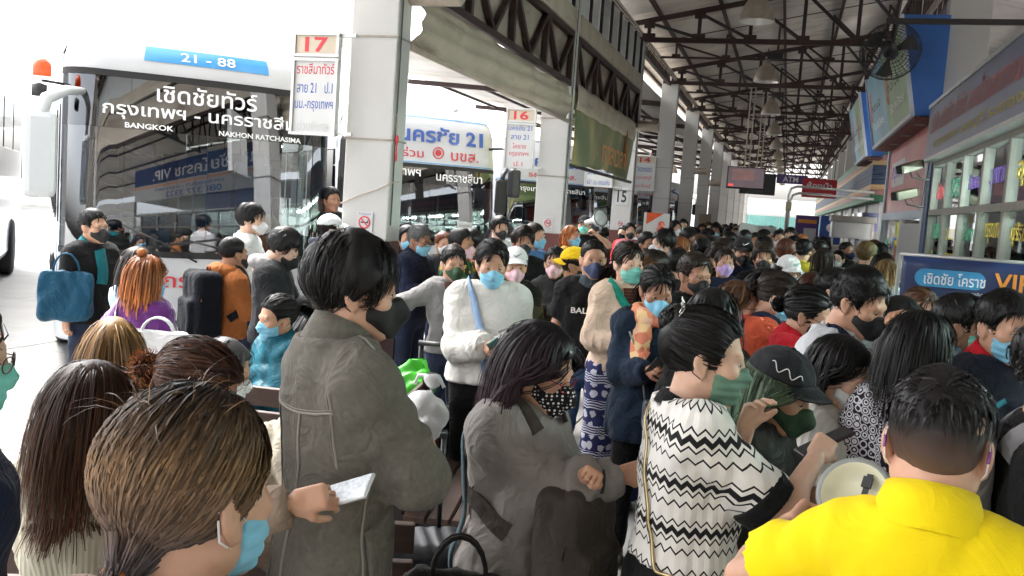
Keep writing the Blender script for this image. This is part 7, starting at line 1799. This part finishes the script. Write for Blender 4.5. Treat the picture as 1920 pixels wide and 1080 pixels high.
P('woman with a long brown ponytail behind the scarf woman', 1213, 486, 6.0, 150, 'f', T(cloth('sand2', (.42, .36, .28)), **LG), hair=('pony', HAIR_BROWN, 900, dict(length=.4, w=.005)))
P('youth in black tee with quiffed brown hair and black mask', 1306, 478, 5.5, 28, skin='brown', res='near', top=T(M_bk, **SH), mask=('cup', 'black'), hair=('curly', HAIR_DARK, 1500, dict(length=.05, w=.004)), head=(6, 8, 0), lid=.3)
P('man with wind blown black hair seen from behind', 1271, 468, 7.2, 165, top=T(M_blk2, **LG), hair=hs_(n=900), mask=None)
P('woman in navy cardigan over white tee with lilac mask', 1362, 468, 8.0, 12, 'f', T(M_navy, loose=.024), hair=('lowpony', HAIR_DARK, 900), mask=('cup', 'lilac'), skin='tan', head=(-4, 0, 4))
P('man in black cap with white tick and black mask', 1395, 447, 8.4, 12, skin='tan', top=T(M_navy, collar='polo', loose=.026), cap=(M_blk2, False, M_white_ink), mask=('cup', 'black'), hair=hs_(), head=(10, 0, 0))
P('man with centre parted black hair and black mask looking at the camera', 1434, 459, 8.2, 4, skin='tan', top=T(M_bk, **LG), mask=('cup', 'black'), hair=('mop', HAIR_DARK, 1200, dict(length=.12)), lid=.1)
P('person in white shirt and white cap with tick, pale blue mask', 1482, 482, 7.3, 32, 'f', T(M_wht, collar='polo', loose=.03, sleeve='short'), cap=(M_wht, False, M_green_ink), mask=('pleat', 'blue'), hair=lh_(HAIR_BLACK, 600, .2, 'bob'), head=(10, 0, 0))
P('girl with glasses, pearl headband, long black hair and blue mask', 1440, 505, 6.3, 42, 'f', T(cloth('plum', (.20, .05, .08)), **LG), res='near', hair=('long', HAIR_BLACK, 1600, dict(length=.5, w=.004)), glasses=M_gsh, mask=('pleat', 'blue'), pose='both', skin='tan', head=(6, 6, 0))
P('woman with black glossy hair in black coat seen from behind', 1340, 545, 4.3, 155, 'f', T(M_bk, loose=.04, collar='stand', name='coat'), res='near', hair=('long', HAIR_BLACK, 1800, dict(length=.44, w=.004)))
P('woman with brown hair, glasses and rose pink mask in pale shirt', 1388, 531, 4.9, 66, 'f', T(cloth('powder_pink', (.46, .30, .30)), **LG), res='near', hair=('bob', HAIR_BROWN, 1500, dict(length=.3, w=.004)), glasses=M_gsh, mask=('cup', 'rose'), skin='rosy', head=(4, 6, 0))
o1 = P('woman in orange red jacket with dark hair tied in a low bun', 1474, 519, 4.8, 92, 'f', T(M_orj, loose=.036, collar='crew', name='jacket'), res='near', hair=('bun', HAIR_DARK, 1600, dict(w=.004)), head=(24, 0, 0), pose='both', skin='tan')
s2 = carried('shoulder_bag', o1, 'dark shoulder bag strap over the orange red jacket', 'strap'); surf_strap('webbing', o1, [o1['tp'](-.06, .13, .42), o1['tp'](-.11, .02, .50), o1['tp'](-.12, -.10, .36), o1['tp'](-.12, -.14, .1)], .06, M_navy, s2, off=.006)
P('woman in red polo with dark hair in a bun and black mask', 1530, 545, 4.3, 84, 'f', T(M_red, sleeve='short', collar='polo', loose=.030), res='near', hair=('bun', HAIR_BLACK, 1600, dict(w=.004)), mask=('cup', 'black'), glasses=M_gsh, head=(20, 0, 0), pose='both', skin='tan')
P('woman with auburn hair seen over the red polo', 1527, 514, 5.6, 150, 'f', T(M_brn, **LG), hair=lh_(HAIR_RED, 900, .3, 'bob'))
P('man with slick black hair and blue mask looking down to the right', 1574, 510, 5.4, 85, skin='light', top=T(M_blk2, **LG), hair=hs_(n=1200), mask=('pleat', 'blue'), head=(18, 0, 0))
P('man with side parted hair and green mask in grey blue polo', 1806, 556, 3.9, 88, skin='brown', top=T(cloth('slate_blue', (.10, .14, .19)), sleeve='short', collar='polo', loose=.026), res='near', hair=hs_(HAIR_BLACK, 1400), mask=('pleat', 'green'))
P('woman with brown hair pulled back looking over her white mask', 1728, 543, 4.7, 14, 'f', T(M_blk2, **LG), res='near', hair=('lowpony', HAIR_BROWN, 1400, dict(w=.004)), mask=('pleat', 'white'), skin='light', lid=.2, head=(0, 12, 0))
P('woman in dark coat with black hair beside the VIP banner', 1690, 560, 4.3, 140, 'f', T(M_bk, **LG), hair=lh_(HAIR_BLACK, 700, .3, 'bob'))
P('woman with brown hair tied low in a brown top before the banner', 1850, 600, 4.0, 120, 'f', T(M_brn, **LG), hair=lh_(HAIR_DARK, 700, .4))
# right middle
P('man in green sweatshirt with khaki hair and white mask', 1628, 457, 10.0, 130, skin='light', top=T(M_green, collar='crew', loose=.03), hair=('mop', H_khaki, 900, dict(length=.08)), mask=('pleat', 'white'))
P('man in open black shirt with crew cut and navy mask', 1588, 454, 12.5, 50, skin='brown', top=T(M_bk, collar='polo', loose=.03), hair=hs_(st='crop'), mask=('cup', 'navy'))
P('woman with blond tipped hair and patterned collar seen from behind', 1663, 488, 8.6, 175, 'f', T(M_lblue, **LG), hair=('long', HAIR_BLOND, 1100, dict(length=.26, w=.005)))
P('person with black bob hair and green mask by the steel counter', 1545, 444, 14.5, -12, 'f', T(M_navy, **LG), hair=lh_(HAIR_BLACK, 600, .2, 'bob'), mask=('pleat', 'green'))
P('woman with long brown ponytail in brown top seen from behind', 1518, 466, 10.5, 172, 'f', T(M_brn, **LG), hair=('pony', HAIR_BROWN, 900, dict(length=.4, w=.005)), mask=None)
a8 = P('woman in black with a black and beige backpack', 1547, 467, 9.5, 160, 'f', T(M_bk, **LG), hair=lh_(HAIR_DARK, 700, .3, 'bob')); backpack(a8, M_bk, 'black backpack with pale straps on the woman near the counter', w=.28, hgt=.38, d=.14, trim=M_wht, seed=9)
P('person with mahogany hair in white shirt seen from behind', 1475, 451, 9.5, 168, 'f', T(M_wht, **LG), hair=('mop', HAIR_RED, 900, dict(length=.12)))
P('person with black hair near the glass door', 1652, 456, 12, 150, 'f', T(M_blk2, **LG), hair=lh_(HAIR_BLACK, 500, .2, 'bob'))
P('person in beige hood near the glass door', 1641, 451, 13.0, 120, 'f', T(cloth('beige_hood', (.5, .42, .33)), collar='hood', loose=.03), hair=lh_(HAIR_BROWN, 400, .2, 'bob'))
P('woman in a dark green top close to the banner', 1658, 475, 9.4, 170, 'f', T(cloth('bottle_green', (.012, .05, .035)), **LG), hair=lh_(HAIR_BLACK, 600, .22, 'bob'))
for (lab, px, py, D, face, sex, tm, hr, mk) in [
    ('man with glossy black hair behind the red placard', 1253, 427, 11.5, 160, 'm', M_blk2, hs_(), None),
    ('woman with long black hair and white mask turned right beside the placard', 1267, 414, 15.0, 40, 'f', M_wht, lh_(HAIR_BLACK, 300), 'white'),
    ('man with green mask holding up a phone near the far columns', 1282, 412, 16.0, 5, 'm', M_grey, hs_(), 'green'),
    ('woman with orange brown curls and glasses on her head', 1278, 446, 9.8, 140, 'f', M_must, lh_(HAIR_ORANGE, 500, .2, 'bob'), None),
    ('man with wavy black hair and green mask facing right in the crowd', 1293, 431, 11.5, 60, 'm', M_bk, hs_(n=600, st='mop'), 'green'),
    ('woman with glasses and mint green mask looking this way', 1317, 420, 16.0, 5, 'f', M_lblue, ('lowpony', HAIR_DARK, 400), 'green'),
    ('woman with brown hair and green mask beside the mint mask', 1329, 417, 18, 20, 'f', M_brn, lh_(HAIR_BROWN, 300, .2, 'bob'), 'green'),
    ('young man with full black hair and sky blue mask', 1343, 420, 15.0, -5, 'm', M_blk2, hs_(n=500, st='mop'), 'blue'),
    ('man with curly black hair from behind in the thick of the crowd', 1318, 449, 9.0, 165, 'm', M_bk, ('curly', HAIR_BLACK, 700), None),
    ('woman with light brown hair and dark top in the crowd', 1313, 441, 11.0, 150, 'f', M_blk2, lh_(HAIR_BROWN, 300, .3), None),
    ('elderly person with grey hair in the crowd', 1347, 445, 11.8, 120, 'm', M_grey, hs_(HAIR_GREY), 'white'),
    ('woman with glasses and long hair lowering a blue mask', 1349, 455, 8.8, 30, 'f', M_must, lh_(HAIR_DARK, 600), 'blue'),
    ('person with dark fringe and green mask half hidden', 1333, 444, 11.5, 15, 'f', M_navy, lh_(HAIR_BLACK, 300, .2, 'bob'), 'green'),
    ('man with brown hair turned away near the grey haired one', 1362, 449, 10.5, 130, 'm', M_brn, hs_(HAIR_DARK), None),
    ('man in yellow green shirt turned left with black hair', 1368, 436, 13.0, -70, 'm', M_ygreen, hs_(), None),
    ('tall man with black hair before the white placard', 1398, 433, 12.0, 165, 'm', M_bk, hs_(), None),
    ('child with dark fringe looking over the black cap', 1418, 437, 13.0, 0, 'f', M_blk2, lh_(HAIR_BLACK, 300, .2, 'bob'), None),
    ('man with short black hair facing right past the white placard', 1434, 432, 14.0, 80, 'm', M_grey, hs_(), None),
    ('man with very thick black hair in front of the grey board', 1434, 447, 10.4, 170, 'm', M_bk, hs_(n=700, st='mop'), None),
    ('woman raising her chin in a large white mask', 1461, 432, 13.5, 15, 'f', M_lblue, ('lowpony', HAIR_BLACK, 400), 'white'),
    ('man in glasses with bare face looking this way', 1483, 428, 13.0, -8, 'm', M_wht, hs_(), None),
    ('man in black shirt with white mask below the bare faced man', 1489, 444, 10.6, 12, 'm', M_bk, hs_(), 'white'),
    ('woman with orange hair near the purple cash machine', 1504, 440, 13.0, 140, 'f', M_orj, lh_(HAIR_ORANGE, 300, .2, 'bob'), None),  # orange is the hair's own base colour
    ('woman with black bun under the purple cash machine', 1508, 449, 10.0, 168, 'f', M_ygreen, ('bun', HAIR_BLACK, 500), None)]:
    person(lab, px, py, D, face, sex=sex, top=T(tm, **LG), bottom=TR, hair=hr, mask=('pleat', mk) if mk else None, glasses=M_gsh if 'lasses' in lab and 'on her head' not in lab else None, res='mid' if D < 7 else 'far', skin=random.choice(['tan', 'light', 'brown']))
# ---- far crowd: prototypes copied, coloured one by one
protos = []
for k, (sx, hr, mk, fc) in enumerate([('m', hs_(n=250), 'blue', 0), ('f', lh_(HAIR_BLACK, 250), 'white', 10), ('m', hs_(HAIR_DARK, 250), 'black', -15), ('f', lh_(HAIR_BROWN, 250, .25, 'bob'), 'green', 20), ('f', ('bun', HAIR_BLACK, 250), 'white', 0), ('m', hs_(n=250, st='mop'), 'blue', 0)]):
    p_ = person('proto', 0, 0, 0, fc, pos=(-30 - k, -40, 1.62), sex=sx, top=T(M_grey, **LG), bottom=TR, hair=hr, mask=('pleat', mk), res='far', skin=['tan', 'light', 'brown'][k % 3])
    protos.append((p_['root'], ['short black hair', 'long black hair', 'short dark hair', 'bobbed brown hair', 'black bun', 'thick black hair'][k]))
tops = [('black', M_bk), ('charcoal', M_blk2), ('navy', M_navy), ('grey', M_grey), ('white', M_wht), ('red', M_red), ('green', M_green), ('pink', M_pink), ('mustard', M_must), ('pale blue', M_lblue), ('brown', M_brn), ('denim blue', M_dblue), ('purple', M_purple), ('teal', M_teal)]
masks = ['blue', 'white', 'green', 'black', 'pink']
fr_ = random.Random(21); placed = []; used = set(); cnt = 0; combos = [(a, b, c) for a in range(len(protos)) for b in range(len(tops)) for c in range(len(masks))]; fr_.shuffle(combos)
for it in range(4000):
    if cnt >= 92: break
    y = 13 + 44 * fr_.random() ** 1.3; x = fr_.uniform(-2.9, 1.35 if y < 22 else 1.0)
    if any((x - a) ** 2 + (y - b) ** 2 < .36 for a, b in placed): continue
    placed.append((x, y)); a, b, c = combos[cnt]; rt, hl = protos[a]
    cp = rt if False else copy_tree(rt); cp.location = (x, y, 0); cp.rotation_euler = (0, 0, fr_.choice([fr_.uniform(-1, 1), fr_.uniform(2.2, 4.1), fr_.uniform(-3.1, 3.1)])); sc_ = fr_.uniform(.94, 1.05); cp.scale = (sc_, sc_, sc_)
    for ch in cp.children:
        nm = ch.name.split('.')[0]
        if nm == 'shirt':
            ch.material_slots[0].link = 'OBJECT'; ch.material_slots[0].material = tops[b][1]
            for g in ch.children: g.material_slots[0].link = 'OBJECT'; g.material_slots[0].material = tops[b][1]
        elif nm == 'face_mask': ch.material_slots[0].link = 'OBJECT'; ch.material_slots[0].material = MASKM[masks[c]]
    tag(cp, 'person with %s, %s top and %s mask in the distant crowd' % (hl, tops[b][0], masks[c]), 'person', 'distant crowd along the concourse'); cnt += 1
def kill(o):
    for c in list(o.children): kill(c)
    bpy.data.objects.remove(o)
for rt, _ in protos: kill(rt)

# ================================================================== LOOSE THINGS
sc1 = empty('placard', at(1228, 452, 11.0) , 0, 'red and white printed placard reading ไป held above the crowd', 'placard'); zz = sc1.location.z; sc1.rotation_euler = (0, 0, R(12))
MB().box((0, 0, .10), (.30, .01, .46)).build('sheet', M_white_board, sc1); MB().prism([(-.12, .33), (.08, .33), (-.12, .19)], -.008, -.0055, 'y').build('red_corner', pm('red_orange_print', (.60, .08, .02), rough=.5, var=.3, scale=20), sc1)
lettering('lettering', 'ไป', M_red_ink, sc1, (-.05, -.009, .05), (1, 0, 0), width=.12, height=.12, bold=.02); MB().lathe([(0, -.07), (.05, -.07), (.055, .0), (.03, .03), (.035, .06), (.03, .09), (0, .10)], (.06, -.008, .14), 12).build('printed_person', pm('red_figure_print', (.5, .10, .07), var=.4, scale=20), sc1)
MB().tube([(-.115, .01, -.6), (-.115, .01, .33)], .008, 6).build('stick', M_dblue, sc1)
for k, (px, py, D, w, hgt, rz, lb) in enumerate([(1400, 440, 14.5, .26, .34, 8, 'white blank placard tilted above the crowd'), (1436, 432, 17., .36, .16, 0, 'pale grey box lid carried in the crowd')]):
    s_ = empty('placard', at(px, py, D), R(10), lb, 'placard'); MB().box((0, 0, 0), (w, .02, hgt), M=Matrix.Rotation(R(rz), 3, 'Y')).build('sheet', M_white_board, s_); MB().tube([(0, .01, -.5), (0, .012, 0)], .01, 6).build('stick', M_conduit, s_)
def bench(pos, rz, label, L=1.5):
    b_ = empty('bench', pos, rz, label, 'bench', 'wooden benches'); M_w = pm('dark_bench_wood', (.055, .028, .018), rough=.55, var=.35, scale=3, stretch=(1, 9, 9))
    for k in range(4): MB().box((0, -.05 - .11 * k, .43), (L, .095, .03)).build('seat_slat', M_w, b_, bevel=.004)
    for k in range(3): MB().box((0, .055 + .03 * k, .56 + .13 * k), (L, .025, .10), M=Matrix.Rotation(R(-12), 3, 'X')).build('back_slat', M_w, b_, bevel=.004)
    for x in (-L / 2 + .12, L / 2 - .12):
        f_ = MB(); f_.box((x, -.38, .21), (.05, .05, .41)); f_.build('leg', M_steel_dark, b_); f_ = MB(); f_.bar((x, .0, 0), (x, .10, .90), .05, .04); f_.build('leg', M_steel_dark, b_); MB().box((x, -.18, .395), (.05, .42, .035)).build('bearer', M_steel_dark, b_)
pb_ = at(522, 800, 4.75); tdir = Vector((CAM.x - pb_.x, CAM.y - pb_.y, 0)).normalized(); rb_ = math.atan2(tdir.x, -tdir.y)
bench((pb_.x, pb_.y, 0), rb_ + R(180 - 25), 'dark slatted bench under the woman in the teal jacket'); pb2 = at(838, 840, 4.6); bench((pb2.x - .1, pb2.y, 0), R(100), 'dark slatted bench end beside the black suitcase', 1.0)
pb3 = at(300, 900, 2.9); bench((pb3.x, pb3.y, 0), rb_ + R(170), 'dark slatted bench under the women with chestnut and light brown hair', 1.6)
def suitcase(px, D, rz, mat_, label):
    g0 = at(px, 700, D); s_ = empty('suitcase', (g0.x, g0.y, 0), rz, label, 'suitcase', 'suitcases'); f = Fld((-.3, -.2, .02), (.3, .2, .75), .012); f.rbox((0, 0, .37), (.21, .13, .31), .05)
    X, Y, Z = f.all(); f.F = f.F + (.004 * np.clip(np.sin(X * 120), -.5, .5) * (np.abs(X) < .17) * np.ones_like(Z)).astype(np.float32); V, F = f.net(); link('shell', raw_mesh('case', V, F, None, [mat_]), s_)
    for x in (-.11, .11): MB().tube([(x, .09, .66), (x, .09, 1.02)], .010, 8).build('handle_rod', M_black, s_)
    MB().tube([(-.12, .09, 1.02), (.12, .09, 1.02)], .016, 8).build('handle_grip', M_black, s_)
    for x in (-.16, .16):
        for y in (-.09, .09): w_ = MB(); w_.lathe([(0, -.012), (.026, -.012), (.028, 0), (.026, .012), (0, .012)], (x, y, .028), 14, M=Matrix.Rotation(R(90), 3, 'Y')); w_.build('wheel', M_rubber, s_)
suitcase(812, 5.3, R(5), pm('gloss_black_case', (.010, .010, .011), rough=.22, var=.1), 'glossy black suitcase with raised handle beside the white jacket'); suitcase(790, 3.2, R(30), pm('dark_grey_case', (.02, .022, .026), rough=.4, var=.1), 'dark grey wheeled suitcase behind the grey denim jacket')
def soft_bag(name, px, py, D, rad, mat_, label, seed, fold=.03):
    c = at(px, py, D); b_ = empty(name, (c.x, c.y, c.z - rad[2]), 0, label, 'bag'); f = Fld(-np.array(rad) * 1.6, np.array(rad) * 1.7, .011); f.ell((0, 0, 0), rad, .02); f.cone((0, 0, rad[2] * .6), (.02, 0, rad[2] * 1.35), rad[0] * .4, rad[0] * .25, .04); f.folds(fold, 34, seed); V, F = f.net(); V = V + np.array([0, 0, rad[2]]); link('bag_body', raw_mesh(name, V, F, None, [mat_]), b_)
    MB().tube([(-.04, 0, rad[2] * 2.2), (-.03, 0, rad[2] * 2.55), (.04, 0, rad[2] * 2.6), (.06, 0, rad[2] * 2.2)], .006, 6).build('handle', mat_, b_)
soft_bag('plastic_bag', 775, 722, 5.2, (.14, .10, .09), pm('green_plastic', (.07, .50, .04), rough=.3, var=.2), 'bright green plastic bag on the black suitcase', 3)
soft_bag('plastic_bag', 796, 785, 3.0, (.06, .06, .09), pm('white_plastic', (.62, .62, .62), rough=.35, var=.08), 'white plastic bag held behind the grey denim jacket', 5)
soft_bag('cloth_bag', 545, 860, 3.4, (.20, .14, .13), cloth('oatmeal', (.42, .38, .30)), 'oatmeal cloth bag with navy letters lying on the bench', 7, .02)
cb = at(560, 850, 3.27); tb = empty('bag_lettering', cb, 0); bpy.data.objects.remove(tb)
tote('tote_bag', (lambda c: Vector((c.x, c.y, .42)))(at(868, 960, 2.55)), R(20), .30, .42, .10, cloth('black_tote', (.014, .013, .012)), 'black paper like tote bag behind the woman in the grey sweatshirt', 8, .12)
# string and knotted rope on column 17
rp_ = empty('rope', (XC, CY[1], 1.9), 0, 'thin cord tied round column 17 with a hanging red tassel', 'rope')
MB().tube([(-.22, -.155, -.14), (-.05, -.16, -.06), (.12, -.16, .0), (.225, -.14, .06), (.235, .02, .08)], .006, 6).build('cord', M_conduit, rp_); MB().tube([(.235, -.10, .65), (.24, -.10, .45), (.238, -.10, .30)], .005, 6).build('cord', M_conduit, rp_)
MB().lathe([(0, .05), (.012, .04), (.016, .0), (.008, -.03), (.006, -.05), (.010, -.16), (0, -.18)], (.245, -.10, .42), 12).build('tassel', M_red_ink, rp_)
